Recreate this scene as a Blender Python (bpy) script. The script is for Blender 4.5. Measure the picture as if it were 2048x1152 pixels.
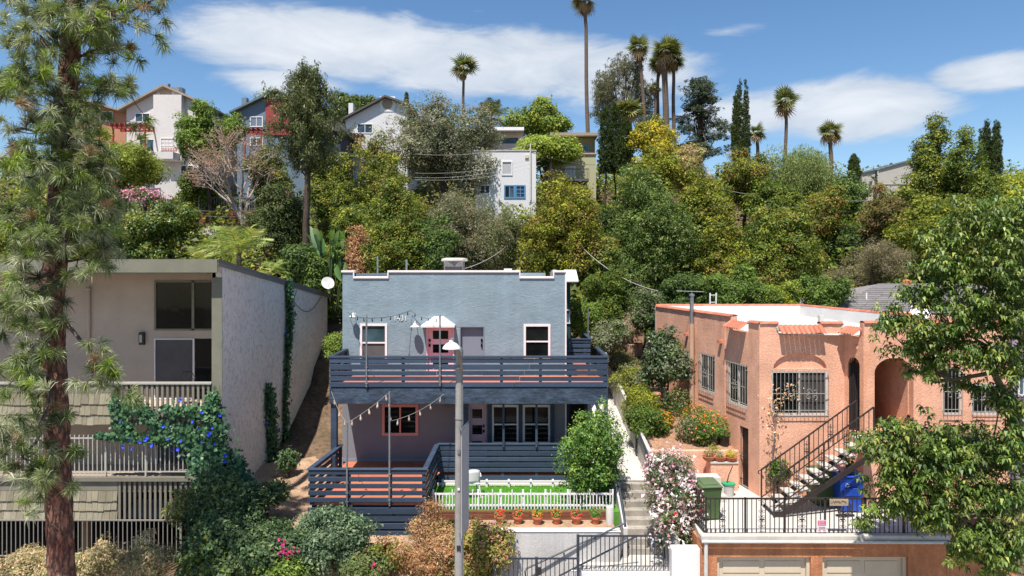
import bpy, bmesh, math, random
import numpy as np
from mathutils import Vector, Matrix, Quaternion

# ---------------------------------------------------------------- camera, sky, sun, exposure
for o in list(bpy.data.objects): bpy.data.objects.remove(o, do_unlink=True)
SC = bpy.context.scene
COL = SC.collection
R = math.radians
F, HC, CX, HY = 1365.0, 10.0, 1024.0, 540.0          # focal length in photo pixels, camera height, principal column, horizon row

cam_d = bpy.data.cameras.new('camera'); cam = bpy.data.objects.new('camera', cam_d); COL.objects.link(cam)
cam.location = (0, 0, HC); cam.rotation_euler = (R(90), 0, 0)
cam_d.sensor_width = 36; cam_d.lens = F / 2048 * 36; cam_d.shift_y = -(576 - HY) / 2048
cam_d.clip_start = 0.1; cam_d.clip_end = 3000
SC.camera = cam

SUN = Vector((-0.17, -0.46, 1.0)).normalized()
world = bpy.data.worlds.new('World'); SC.world = world; world.use_nodes = True
def build_world():
    nt = world.node_tree; N = nt.nodes; L = nt.links; N.clear()
    out = N.new('ShaderNodeOutputWorld'); bg = N.new('ShaderNodeBackground'); bg.inputs[1].default_value = 0.10
    sky = N.new('ShaderNodeTexSky'); sky.sky_type = 'NISHITA'; sky.sun_disc = False
    sky.sun_elevation = math.asin(SUN.z); sky.sun_rotation = math.atan2(SUN.x, SUN.y) % (2 * math.pi)
    sky.air_density = 1.0; sky.dust_density = 0.25; sky.ozone_density = 2.6; sky.altitude = 0
    tc = N.new('ShaderNodeTexCoord'); sep = N.new('ShaderNodeSeparateXYZ'); L.new(tc.outputs['Generated'], sep.inputs[0])
    def M(op, a, b=None, c=None):
        n = N.new('ShaderNodeMath'); n.operation = op
        for i, v in enumerate((a, b, c)):
            if v is None: continue
            if isinstance(v, (int, float)): n.inputs[i].default_value = v
            else: L.new(v, n.inputs[i])
        return n.outputs[0]
    az = M('ARCTAN2', sep.outputs[0], sep.outputs[1]); el = M('ARCSINE', sep.outputs[2])
    cmb = N.new('ShaderNodeCombineXYZ'); L.new(az, cmb.inputs[0]); L.new(M('MULTIPLY', el, 3.2), cmb.inputs[1])
    def noise(scale, det, rough, dist, off=0):
        mp = N.new('ShaderNodeMapping'); mp.inputs['Location'].default_value = (off, off * .7, off * .3); L.new(cmb.outputs[0], mp.inputs[0])
        n = N.new('ShaderNodeTexNoise'); n.inputs['Scale'].default_value = scale; n.inputs['Detail'].default_value = det
        n.inputs['Roughness'].default_value = rough; n.inputs['Distortion'].default_value = dist
        L.new(mp.outputs[0], n.inputs['Vector']); return n.outputs['Fac']
    n1 = noise(3.0, 9, .55, .3); n2 = noise(8, 8, .6, .5, 3.1)
    # banks of flat summer cloud: centre azimuth, centre elevation, half widths (radians)
    def pxdir(px, py):
        v = Vector(((px - CX) / F, 1, (HY - py) / F)).normalized(); return math.atan2(v.x, v.y), math.asin(v.z)
    banks = [(690, 88, 330, 82, 1.0), (1000, 130, 330, 85, .95), (1240, 150, 270, 95, .8), (590, 165, 170, 40, .55), (1700, 225, 250, 75, 1.0), (1500, 240, 240, 70, .7), (1985, 145, 170, 48, .9), (1450, 66, 110, 24, .35), (950, 22, 80, 14, .28), (580, 12, 80, 15, .25), (1330, 275, 420, 50, .45),
             (-700, 150, 420, 90, 1.), (2900, 120, 380, 80, 1.), (-1800, 40, 700, 120, 1.)]
    m = None
    for (px, py, wx, wy, k) in banks:
        a0, e0 = pxdir(px, py); a1, _ = pxdir(px + wx * .5, py); _, e1 = pxdir(px, py - wy * .5)
        da = abs(a1 - a0) * 2 + 1e-4; de = abs(e1 - e0) * 2 + 1e-4
        du = M('DIVIDE', M('SUBTRACT', az, a0), da); dv = M('DIVIDE', M('SUBTRACT', el, e0), de)
        r = M('SQRT', M('ADD', M('MULTIPLY', du, du), M('MULTIPLY', dv, dv)))
        f = M('MULTIPLY', M('MAXIMUM', M('SUBTRACT', 1.25, r), 0), k)
        m = f if m is None else M('MAXIMUM', m, f)
    fld = M('ADD', m, M('MULTIPLY', M('SUBTRACT', n1, .5), 1.15)); fld = M('ADD', fld, M('MULTIPLY', M('SUBTRACT', n2, .5), .7))
    mr = N.new('ShaderNodeMapRange'); mr.interpolation_type = 'SMOOTHSTEP'; L.new(fld, mr.inputs[0])
    mr.inputs[1].default_value = .24; mr.inputs[2].default_value = .62; mr.inputs[3].default_value = 0; mr.inputs[4].default_value = .9
    cl = N.new('ShaderNodeValToRGB'); cl.color_ramp.elements[0].color = (3.2, 3.75, 4.5, 1); cl.color_ramp.elements[1].color = (5.5, 5.7, 6.0, 1)
    cl.color_ramp.elements[0].position = .25; cl.color_ramp.elements[1].position = .7
    L.new(M('ADD', M('MULTIPLY', n2, .55), M('MULTIPLY', fld, .32)), cl.inputs[0])
    mix = N.new('ShaderNodeMixRGB'); hs = N.new('ShaderNodeHueSaturation'); hs.inputs['Saturation'].default_value = 1.16; hs.inputs['Value'].default_value = .9; L.new(sky.outputs[0], hs.inputs['Color']); L.new(mr.outputs[0], mix.inputs[0]); L.new(hs.outputs[0], mix.inputs[1]); L.new(cl.outputs[0], mix.inputs[2])
    L.new(mix.outputs[0], bg.inputs[0]); L.new(bg.outputs[0], out.inputs[0])
build_world()

sl = bpy.data.lights.new('sun', 'SUN'); sl.energy = 4.6; sl.angle = R(.5); sl.color = (1, .955, .88)
so = bpy.data.objects.new('sun', sl); COL.objects.link(so); so.location = (-10, -30, 60); so.rotation_euler = SUN.to_track_quat('Z', 'Y').to_euler()
SC.view_settings.view_transform = 'Standard'; SC.view_settings.look = 'None'; SC.view_settings.gamma = 1
SC.view_settings.exposure = 0.72; SC.view_settings.use_curve_mapping = False
SC.render.engine = 'CYCLES'
SC.cycles.max_bounces = 8; SC.cycles.diffuse_bounces = 4; SC.cycles.transparent_max_bounces = 8

# ---------------------------------------------------------------- helpers
def X(px, d): return (px - CX) * d / F
def Z(py, d): return HC - (py - HY) * d / F
def P(px, py, d): return Vector((X(px, d), d, Z(py, d)))
ORG = {}
def V(*a): return Vector(a)
UX, UY, UZ = V(1, 0, 0), V(0, 1, 0), V(0, 0, 1)

def org_of(p):
    return ORG.get(p.name, Vector((0, 0, 0))) if p is not None else Vector((0, 0, 0))
def setp(o, label=None, cat=None, group=None, kind=None):
    if label: o['label'] = label
    if cat: o['category'] = cat
    if group: o['group'] = group
    if kind: o['kind'] = kind
    return o
def thing(name, label, cat, loc=(0, 0, 0), group=None):
    o = bpy.data.objects.new(name, None); COL.objects.link(o); o.location = loc; o.empty_display_size = .2
    ORG[o.name] = Vector(loc); setp(o, label, cat, group); return o
def link(name, me, mat=None, parent=None, loc=None, rot=None, scale=None):
    o = bpy.data.objects.new(name, me); COL.objects.link(o)
    if mat is not None and not me.materials: me.materials.append(mat)
    if parent is not None:
        o.parent = parent; ORG[o.name] = org_of(parent)
    if loc is not None: o.location = loc
    if rot is not None: o.rotation_euler = rot
    if scale is not None: o.scale = scale
    return o

class MB:
    def __init__(s): s.v = []; s.f = []
    def add(s, vs, fs):
        b = len(s.v); s.v += [Vector(p) for p in vs]; s.f += [tuple(i + b for i in f) for f in fs]; return s
    def poly(s, pts): return s.add(pts, [tuple(range(len(pts)))])
    def box(s, x0, x1, y0, y1, z0, z1):
        if x0 > x1: x0, x1 = x1, x0
        if y0 > y1: y0, y1 = y1, y0
        if z0 > z1: z0, z1 = z1, z0
        return s.add([(x0,y0,z0),(x1,y0,z0),(x1,y1,z0),(x0,y1,z0),(x0,y0,z1),(x1,y0,z1),(x1,y1,z1),(x0,y1,z1)],
                     [(0,3,2,1),(4,5,6,7),(0,1,5,4),(1,2,6,5),(2,3,7,6),(3,0,4,7)])
    def obox(s, o, a, b, c):            # corner + three edge vectors
        o, a, b, c = map(Vector, (o, a, b, c))
        if a.cross(b).dot(c) < 0: a, b = b, a
        return s.add([o, o+a, o+a+b, o+b, o+c, o+a+c, o+a+b+c, o+b+c], [(0,3,2,1),(4,5,6,7),(0,1,5,4),(1,2,6,5),(2,3,7,6),(3,0,4,7)])
    def bar(s, p, q, w, h=None, up=(0, 0, 1)):
        p, q = Vector(p), Vector(q); h = h or w; t = (q - p); up = Vector(up)
        if t.length < 1e-6: return s
        tn = t.normalized()
        if abs(tn.dot(up)) > .98: up = Vector((0, 1, 0))
        a = tn.cross(up).normalized() * w; b = a.cross(tn).normalized() * h
        return s.obox(p - a / 2 - b / 2, a, b, t)
    def tube(s, pts, r, n=8, cap=True):
        pts = [Vector(p) for p in pts]; k = len(pts); rs = r if isinstance(r, (list, tuple)) else [r] * k
        t0 = (pts[1] - pts[0]).normalized(); ref = Vector((0, 0, 1)) if abs(t0.z) < .9 else Vector((1, 0, 0))
        a = t0.cross(ref).normalized(); base = len(s.v)
        for i in range(k):
            t = (pts[min(i + 1, k - 1)] - pts[max(i - 1, 0)])
            t = t.normalized() if t.length > 1e-9 else t0
            a = (a - t * a.dot(t)); a = a.normalized() if a.length > 1e-6 else t.cross(Vector((.3, .5, .8))).normalized()
            b = t.cross(a)
            for j in range(n):
                th = 2 * math.pi * j / n; s.v.append(pts[i] + (a * math.cos(th) + b * math.sin(th)) * rs[i])
        for i in range(k - 1):
            for j in range(n):
                j2 = (j + 1) % n
                s.f.append((base + i*n + j, base + i*n + j2, base + (i+1)*n + j2, base + (i+1)*n + j))
        if cap:
            s.f.append(tuple(base + j for j in reversed(range(n)))); s.f.append(tuple(base + (k-1)*n + j for j in range(n)))
        return s
    def prism(s, pts, off):
        pts = [Vector(p) for p in pts]; off = Vector(off); n = len(pts)
        nrm = Vector((0, 0, 0))
        for i in range(n): nrm += pts[i].cross(pts[(i+1) % n])
        if nrm.dot(off) > 0: pts = pts[::-1]
        b = len(s.v); s.v += pts + [p + off for p in pts]
        s.f.append(tuple(b + i for i in range(n))); s.f.append(tuple(b + n + i for i in reversed(range(n))))
        for i in range(n):
            j = (i + 1) % n; s.f.append((b + i, b + n + i, b + n + j, b + j))
        return s
    def lathe(s, prof, c, n=14, axis=None):
        c = Vector(c); q = Quaternion() if axis is None else Vector((0, 0, 1)).rotation_difference(Vector(axis))
        b = len(s.v); k = len(prof)
        for (r, z) in prof:
            for j in range(n):
                th = 2 * math.pi * j / n; s.v.append(c + q @ Vector((r * math.cos(th), r * math.sin(th), z)))
        for i in range(k - 1):
            for j in range(n):
                j2 = (j + 1) % n; s.f.append((b+i*n+j, b+i*n+j2, b+(i+1)*n+j2, b+(i+1)*n+j))
        s.f.append(tuple(b + j for j in reversed(range(n)))); s.f.append(tuple(b + (k-1)*n + j for j in range(n)))
        return s
    def mesh(s, name, mat=None, off=None, bevel=0, smooth=False):
        me = bpy.data.meshes.new(name); o = Vector(off) if off is not None else Vector((0, 0, 0))
        me.from_pydata([tuple(p - o) for p in s.v], [], s.f)
        if bevel:
            bm = bmesh.new(); bm.from_mesh(me)
            bmesh.ops.bevel(bm, geom=[e for e in bm.edges if e.is_manifold and e.calc_face_angle(0) > .6], offset=bevel, segments=1, affect='EDGES', clamp_overlap=True)
            bm.to_mesh(me); bm.free()
        if mat is not None: me.materials.append(mat)
        if smooth:
            me.polygons.foreach_set('use_smooth', [True] * len(me.polygons))
            try: me.set_sharp_from_angle(angle=R(40))
            except Exception: pass
        me.update(); return me
    def build(s, name, mat, parent=None, bevel=0, smooth=False, label=None):
        me = s.mesh(name, mat, org_of(parent), bevel, smooth)
        o = link(name, me, None, parent)
        if label: o['label'] = label
        return o
    def top(s, name, mat, label, cat, group=None, bevel=0, smooth=False, kind=None):
        """one-mesh thing with its origin at its base"""
        xs = [p.x for p in s.v]; ys = [p.y for p in s.v]; zs = [p.z for p in s.v]
        c = Vector(((min(xs)+max(xs))/2, (min(ys)+max(ys))/2, min(zs)))
        o = link(name, s.mesh(name, mat, c, bevel, smooth)); o.location = c; ORG[o.name] = c
        setp(o, label, cat, group, kind); return o
def struct(name, mb, mat, bevel=0):
    o = link(name, mb.mesh(name, mat, None, bevel)); o['kind'] = 'structure'; return o
def inst(name, me, parent, at, rot=None, scale=None):
    """a piece that shares mesh data, 'at' in world space"""
    return link(name, me, None, parent, Vector(at) - org_of(parent), rot, scale)

def wall(mb, o, u, v, W, H, t, holes=(), back=True):
    """slab with rectangular or arched openings; o = lower left of the OUTER face, u x v points outward. hole = (u0,u1,v0,v1[,rise])"""
    o, u, v = Vector(o), Vector(u).normalized(), Vector(v).normalized(); n = -u.cross(v) * t
    us = sorted({0, W, *[h[0] for h in holes], *[h[1] for h in holes]}); vs = sorted({0, H, *[h[2] for h in holes], *[h[3] for h in holes]})
    us = [a for a in us if -1e-6 <= a <= W + 1e-6]; vs = [a for a in vs if -1e-6 <= a <= H + 1e-6]
    def pt(a, b, k=0): return o + u * a + v * b + n * k
    def inside(a, b): return any(h[0] < a < h[1] and h[2] < b < h[3] for h in holes)
    for i in range(len(us) - 1):
        for j in range(len(vs) - 1):
            a0, a1, b0, b1 = us[i], us[i+1], vs[j], vs[j+1]
            if inside((a0+a1)/2, (b0+b1)/2): continue
            mb.poly([pt(a0,b0), pt(a1,b0), pt(a1,b1), pt(a0,b1)])
            if back: mb.poly([pt(a0,b0,1), pt(a0,b1,1), pt(a1,b1,1), pt(a1,b0,1)])
    mb.poly([pt(0,0), pt(0,H), pt(0,H,1), pt(0,0,1)]); mb.poly([pt(W,0), pt(W,0,1), pt(W,H,1), pt(W,H)])
    mb.poly([pt(0,H), pt(W,H), pt(W,H,1), pt(0,H,1)]); mb.poly([pt(0,0), pt(0,0,1), pt(W,0,1), pt(W,0)])
    for h in holes:
        a0, a1, b0, b1 = h[:4]
        mb.poly([pt(a0,b0), pt(a0,b0,1), pt(a0,b1,1), pt(a0,b1)]); mb.poly([pt(a1,b0), pt(a1,b1), pt(a1,b1,1), pt(a1,b0,1)])
        if b0 > 1e-6: mb.poly([pt(a0,b0), pt(a1,b0), pt(a1,b0,1), pt(a0,b0,1)])
        if len(h) < 5: mb.poly([pt(a0,b1), pt(a0,b1,1), pt(a1,b1,1), pt(a1,b1)])
        else:
            rise = h[4]; K = 14; am = (a0+a1)/2; ra = (a1-a0)/2
            arc = [(am - ra * math.cos(math.pi*k/K), b1 - rise + rise * math.sin(math.pi*k/K)) for k in range(K+1)]
            for k in range(K):
                (p0, q0), (p1, q1) = arc[k], arc[k+1]
                mb.poly([pt(p0,q0), pt(p1,q1), pt(p1,b1), pt(p0,b1)])
                mb.poly([pt(p0,q0,1), pt(p0,b1,1), pt(p1,b1,1), pt(p1,q1,1)])
                mb.poly([pt(p0,q0), pt(p0,q0,1), pt(p1,q1,1), pt(p1,q1)])
    return mb

# ---------------------------------------------------------------- materials
MATS = {}
def nodes(name):
    m = bpy.data.materials.new(name); m.use_nodes = True; nt = m.node_tree; nt.nodes.clear()
    out = nt.nodes.new('ShaderNodeOutputMaterial'); b = nt.nodes.new('ShaderNodeBsdfPrincipled'); nt.links.new(b.outputs[0], out.inputs[0])
    MATS[name] = m; return m, nt, b, out
def tex(nt, scale, det=5, rough=.55, dist=0, stretch=None, coord='Object'):
    tc = nt.nodes.new('ShaderNodeTexCoord'); n = nt.nodes.new('ShaderNodeTexNoise')
    n.inputs['Scale'].default_value = scale; n.inputs['Detail'].default_value = det; n.inputs['Roughness'].default_value = rough; n.inputs['Distortion'].default_value = dist
    src = tc.outputs[coord]
    if coord == 'World':
        pass
    if stretch:
        mp = nt.nodes.new('ShaderNodeMapping'); mp.inputs['Scale'].default_value = stretch; nt.links.new(src, mp.inputs[0]); src = mp.outputs[0]
    nt.links.new(src, n.inputs['Vector']); return n.outputs['Fac']
def ramp(nt, fac, stops):
    r = nt.nodes.new('ShaderNodeValToRGB'); e = r.color_ramp.elements
    while len(e) < len(stops): e.new(.5)
    for i, (p, c) in enumerate(stops): e[i].position = p; e[i].color = (*c[:3], 1)
    nt.links.new(fac, r.inputs[0]); return r.outputs[0]
def mixc(nt, fac, a, b, mode='MIX'):
    m = nt.nodes.new('ShaderNodeMixRGB'); m.blend_type = mode
    for i, v in enumerate((fac, a, b)):
        if isinstance(v, (int, float)): m.inputs[i].default_value = v
        elif isinstance(v, tuple): m.inputs[i].default_value = (*v[:3], 1)
        else: nt.links.new(v, m.inputs[i])
    return m.outputs[0]
def bump(nt, b, h, strength, dist=.02):
    n = nt.nodes.new('ShaderNodeBump'); n.inputs['Strength'].default_value = strength; n.inputs['Distance'].default_value = dist
    nt.links.new(h, n.inputs['Height']); nt.links.new(n.outputs[0], b.inputs['Normal'])
def mul(c, k): return tuple(min(1, a * k) for a in c)
def surf(name, c, var=.18, scale=2.0, rough=.85, bs=60, bstr=.25, bdist=.01, stretch=None, metal=0, rnd=0, grime=0, gcol=None, spec=.3, fine=.1, fscale=40, dist=0, streak=0):
    """general weathered surface: two-tone base, finer mottling, optional grime patches, optional per-piece variation, bump"""
    m, nt, b, out = nodes(name)
    col = ramp(nt, tex(nt, scale, 6, .6, dist, stretch), [(.3, mul(c, 1 - var)), (.7, mul(c, 1 + var))])
    if fine: col = mixc(nt, 1, col, ramp(nt, tex(nt, fscale, 3, .7, 0, stretch), [(.25, (1 - fine*2,)*3), (.75, (1 + fine,)*3)]), 'MULTIPLY')
    if grime:
        g = ramp(nt, tex(nt, scale * .6, 8, .72, .6, (1, 1, .35)), [(.5, (0, 0, 0)), (.72, (1, 1, 1))])
        col = mixc(nt, mixc(nt, 1, g, (grime,)*3, 'MULTIPLY'), col, gcol or mul(c, .45))
    if streak:
        s = ramp(nt, tex(nt, 3.2, 7, .7, .2, (1, 1, .09)), [(.42, (1 - streak,)*3), (.62, (1 + streak*.35,)*3)]); col = mixc(nt, 1, col, s, 'MULTIPLY')
    if rnd:
        oi = nt.nodes.new('ShaderNodeObjectInfo')
        col = mixc(nt, 1, col, ramp(nt, oi.outputs['Random'], [(0, (1 - rnd,)*3), (1, (1 + rnd,)*3)]), 'MULTIPLY')
    nt.links.new(col, b.inputs['Base Color'])
    b.inputs['Roughness'].default_value = rough; b.inputs['Metallic'].default_value = metal
    b.inputs['Specular IOR Level'].default_value = spec
    if bstr: bump(nt, b, tex(nt, bs, 4, .6, dist, stretch), bstr, bdist)
    return m
def glass(name, c=(.007, .009, .010), wav=.06, rough=.03):
    m, nt, b, out = nodes(name)
    col = ramp(nt, tex(nt, 1.1, 3, .5, .5), [(.35, mul(c, .6)), (.7, mul(c, 1.6))]); nt.links.new(col, b.inputs['Base Color'])
    b.inputs['Roughness'].default_value = rough; b.inputs['Specular IOR Level'].default_value = .3; b.inputs['IOR'].default_value = 1.45
    bump(nt, b, tex(nt, 2.2, 2, .4, .3), wav, .02); return m
def foliage(name, transl=.32, rough=.55, spec=.22):
    m, nt, b, out = nodes(name)
    at = nt.nodes.new('ShaderNodeAttribute'); at.attribute_name = 'Col'
    nt.links.new(at.outputs['Color'], b.inputs['Base Color']); b.inputs['Roughness'].default_value = rough; b.inputs['Specular IOR Level'].default_value = spec
    tr = nt.nodes.new('ShaderNodeBsdfTranslucent'); nt.links.new(mixc(nt, 1, at.outputs['Color'], (1.25, 1.3, .7), 'MULTIPLY'), tr.inputs[0])
    mx = nt.nodes.new('ShaderNodeMixShader'); mx.inputs[0].default_value = transl
    nt.links.new(b.outputs[0], mx.inputs[1]); nt.links.new(tr.outputs[0], mx.inputs[2]); nt.links.new(mx.outputs[0], out.inputs[0]); return m

FOL = foliage('foliage'); FOLG = foliage('glossy_foliage', .25, .42, .38); FLW = foliage('petals', .3, .7, .1); NEED = foliage('needles', .25, .45, .45)
BARK = surf('bark', (.085, .06, .045), .45, 5, .95, 18, .9, .05, (1, 1, .25), fine=.25)
BARKG = surf('grey_bark', (.22, .18, .16), .3, 4, .95, 16, .8, .03, (1, 1, .3), fine=.2)
FOLK = 1.7
def mesh_np(name, verts, k, col=None, mat=None, smooth=False):
    """fast mesh of n k-gons from a flat vertex array, one colour per face"""
    verts = np.ascontiguousarray(verts, dtype=np.float32); nv = len(verts); nf = nv // k
    me = bpy.data.meshes.new(name); me.vertices.add(nv); me.vertices.foreach_set('co', verts.ravel())
    me.loops.add(nv); me.loops.foreach_set('vertex_index', np.arange(nv, dtype=np.int32))
    me.polygons.add(nf); me.polygons.foreach_set('loop_start', np.arange(0, nv, k, dtype=np.int32))
    try: me.polygons.foreach_set('loop_total', np.full(nf, k, dtype=np.int32))
    except Exception: pass
    if col is not None:
        at = me.attributes.new('Col', 'FLOAT_COLOR', 'FACE')
        c = np.ones((nf, 4), dtype=np.float32); c[:, :3] = np.clip(np.asarray(col) * FOLK, 0, .85); at.data.foreach_set('color', c.ravel())
    if mat: me.materials.append(mat)
    me.update(calc_edges=True); me.validate(); return me
def norm(a): return a / np.maximum(np.linalg.norm(a, axis=-1, keepdims=True), 1e-9)
# ---------------------------------------------------------------- material palette
M_STREET = surf('concrete_road', (.30, .28, .26), .2, 3, .95, 90, .3)  # road out of view, made pale to bounce light onto shaded walls
M_CONC = surf('concrete', (.50, .46, .41), .13, 1.6, .9, 70, .15, grime=.5, gcol=(.30, .26, .22))
M_CONCW = surf('white_concrete', (.52, .49, .45), .08, 1.3, .9, 60, .12, grime=.3, gcol=(.42, .38, .33))
M_DIRT = surf('dirt', (.42, .27, .17), .3, 1.7, 1, 25, .8, .03, fine=.25, fscale=18, grime=.4, gcol=(.52, .40, .29))
M_HILL = surf('hill_soil', (.16, .105, .065), .4, .5, 1, 8, .9, .08, fine=.3, fscale=6, grime=.6, gcol=(.05, .055, .025))
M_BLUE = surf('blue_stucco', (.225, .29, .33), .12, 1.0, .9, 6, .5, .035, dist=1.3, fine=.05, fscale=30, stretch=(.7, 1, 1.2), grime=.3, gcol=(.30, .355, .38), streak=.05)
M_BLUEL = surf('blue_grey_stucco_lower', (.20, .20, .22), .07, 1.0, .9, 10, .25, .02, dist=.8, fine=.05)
M_NAVY = surf('navy_paint', (.036, .056, .092), .25, 2.5, .6, 30, .35, .006, (.15, 1, 1), rnd=.18, fine=.12, spec=.35)
M_NAVYF = surf('navy_rough_board', (.05, .072, .108), .5, 3.2, .65, 9, .8, .02, (.35, 1, 1), fine=.3, fscale=14, dist=1)
M_DECK = surf('red_deck_stain', (.56, .17, .085), .18, 2.2, .75, 30, .35, .006, (.12, 1, 1), rnd=.15, fine=.12)
M_WHITE = surf('white_paint', (.72, .69, .68), .05, 2, .6, 40, .1, fine=.04)
M_TRIM = surf('pink_white_trim', (.78, .70, .69), .05, 2, .55, 40, .08, fine=.03)
M_PINK = surf('pink_door', (.86, .52, .56), .06, 1.4, .5, 30, .06, fine=.03)
M_CORAL = surf('coral_window_trim', (.62, .26, .23), .06, 2, .5, 30, .06, fine=.03)
M_BDOOR = surf('slate_door', (.20, .225, .27), .06, 1.5, .55, 30, .06, fine=.03)
M_ROOFW = surf('white_roof_coat', (.66, .64, .61), .08, .8, .85, 6, .25, .02, grime=.35, gcol=(.46, .43, .40))
M_GREEN = surf('dark_green_siding', (.012, .05, .045), .2, 2, .7, 30, .2)
M_METG = surf('galvanised', (.30, .31, .32), .2, 5, .45, 40, .1, metal=.7, spec=.5)
M_GALV = surf('grey_pole', (.30, .28, .265), .15, 3, .8, 50, .25, fine=.15)
M_BLACK = surf('black_metal', (.018, .017, .018), .2, 5, .5, 40, .1, spec=.5)
M_IRON = surf('iron_rail', (.030, .021, .019), .25, 5, .55, 40, .15, spec=.45)
M_BRONZE = surf('door_hardware', (.03, .02, .018), .2, 5, .35, 20, .05, metal=.8)
G_DARK = glass('window_glass'); G_BLUE = glass('sky_glass', (.05, .085, .12), .05, .05); G_TEAL = glass('teal_glass', (.045, .085, .10), .05, .08)
M_SCREEN = surf('insect_screen', (.10, .09, .09), .1, 2, .8, 200, .2)
M_BULB = surf('bulb_glass', (.55, .42, .36), .1, 9, .15, 20, 0, spec=.6)
M_GRASS = surf('turf_base', (.10, .25, .035), .2, 6, .9, 60, .5, .02)
M_TIMBER = surf('redwood_timber', (.17, .065, .035), .3, 3, .85, 30, .5, .01, (.15, 1, 1), rnd=.15, fine=.2)
M_STEP = surf('weathered_shadowed_step', (.36, .325, .28), .25, 2.2, .95, 40, .4, .01, grime=.75, gcol=(.15, .13, .11), fine=.2)  # dark patches carry weathering plus plant shadows put into the colour
M_TERRA = surf('terracotta', (.50, .155, .075), .12, 6, .7, 30, .15, fine=.1)
M_STUCG = surf('pale_grey_stucco', (.56, .53, .51), .08, 1.5, .92, 20, .4, .02, dist=.6, grime=.25, gcol=(.36, .33, .29), streak=.12)

# ---------------------------------------------------------------- terrain and street
HILL = [(-80, .55), (15.4, .55), (16.6, .9), (18.4, 2.3), (20, 2.6), (24, 2.9), (27, 3.6), (30, 5.0), (33, 7.2), (36, 8.6), (40, 10.2), (46, 12.0), (52, 14.2), (60, 16.6), (70, 18.8), (85, 20.2), (120, 19), (400, 8), (900, 4)]
def hill(y):
    for (a, b), (c, d) in zip(HILL, HILL[1:]):
        if y <= c: return b + (d - b) * max(0, (y - a)) / (c - a)
    return HILL[-1][1]
def ground(x, y):
    z = hill(y)
    if y > 30: z += .35 * math.sin(x * .31 + y * .17) + .25 * math.sin(x * .73 - y * .4)
    if x < -8.9:
        k = min(1, (-8.9 - x) / .3)
        if y < 33: z = z * (1 - k) + k * min(z, .55)
    if x > 4.2 and 16.0 < y < 29: z = min(z, 2.6 if y < 21 else z)
    if x > -.6 and y < 18.6: z = min(z, .7)
    return z
def terrain():
    xs = sorted(set(list(np.arange(-30, 30.1, .6)) + list(np.arange(-120, -30, 6)) + list(np.arange(31, 121, 6)) + [-700, -400, -220, -8.9, -9.2, 220, 400, 700]))
    ys = sorted(set(list(np.arange(15, 45, .5)) + list(np.arange(45, 90, 1.5)) + [-120, -60, -20, 0, 8, 12, 14, 100, 120, 150, 200, 300, 400, 600, 900]))
    mb = MB(); nx, ny = len(xs), len(ys)
    mb.v = [Vector((x, y, ground(x, y))) for y in ys for x in xs]
    mb.f = [(j*nx+i, j*nx+i+1, (j+1)*nx+i+1, (j+1)*nx+i) for j in range(ny-1) for i in range(nx-1)]
    o = struct('ground', mb, M_HILL); o.data.polygons.foreach_set('use_smooth', [True] * len(o.data.polygons))
terrain()
struct('street', MB().box(-90, 90, 2.0, 12.2, .50, .562), M_STREET)
struct('sidewalk', MB().box(-90, 90, 12.4, 15.3, .45, .70), M_CONC)
struct('kerb', MB().box(-90, 90, 12.2, 12.397, .45, .71), M_CONCW)
mb = MB()
for i in range(30): mb.box(-88 + i * 6, -85 + i * 6, 7.0, 7.12, .564, .567)
struct('road_marking', mb, surf('road_paint', (.62, .5, .12), .1, 5, .8))

def patch(name, f, x0, x1, y0, y1, nx, ny, mat, kind='structure', th=.0):
    mb = MB()
    for j in range(ny + 1):
        for i in range(nx + 1):
            u, v = i / nx, j / ny; a0 = x0(v) if callable(x0) else x0; a1 = x1(v) if callable(x1) else x1
            x, y = a0 + (a1 - a0) * u, y0 + (y1 - y0) * v; mb.v.append(Vector((x, y, f(x, y))))
    w = nx + 1; mb.f = [(j*w+i, j*w+i+1, (j+1)*w+i+1, (j+1)*w+i) for j in range(ny) for i in range(nx)]
    o = link(name, mb.mesh(name, mat)); o['kind'] = kind
    o.data.polygons.foreach_set('use_smooth', [True] * len(o.data.polygons)); return o
_rn = random.Random(3)
def bumpy(x, y): return .05 * math.sin(x * 3.1 + y * 2.3) + .04 * math.sin(x * 5.7 - y * 4.1) + .03 * math.sin(x * 9 + y * 11)
def pathz(x, y):      # the strip of bare dirt between apartment block and blue house
    if y < 19: z = .85 + (2.5 - .85) * max(0, (y - 16.8)) / 2.2
    elif y < 31: z = 2.5 + (y - 19) * .085
    else: z = 3.52 + (y - 31) * .9
    return z + bumpy(x, y) + .12
patch('dirt_path', pathz, -8.84, -5.3, 16.8, 35, 14, 60, M_DIRT)
patch('dirt_slope', lambda x, y: .8 + min(1, max(0, (y - 16.6) / 2.0)) * 1.78 + bumpy(x, y) * .8 + .1, -5.31, -.75, 16.4, 19.2, 18, 14, M_DIRT)

# concrete walkway going back beside the blue house and the planting bed right of it
def walkz(y): return 3.62 + (y - 20.5) * .16
def bedz(x, y): return 4.35 + max(0, (y - 21)) * .19 + .04 * math.sin(x * 4 + y * 3)
patch('walkway', lambda x, y: walkz(y), 3.15, 4.1, 20.62, 31, 3, 24, M_CONCW)
patch('planting_bed', bedz, 4.2, lambda v: 7.05 - 1.85 * v, 21.2, 30.5, 14, 30, surf('bed_soil', (.36, .20, .12), .25, 2, 1, 20, .8, .03, fine=.25, fscale=14, grime=.4, gcol=(.46, .33, .23)))

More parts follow.
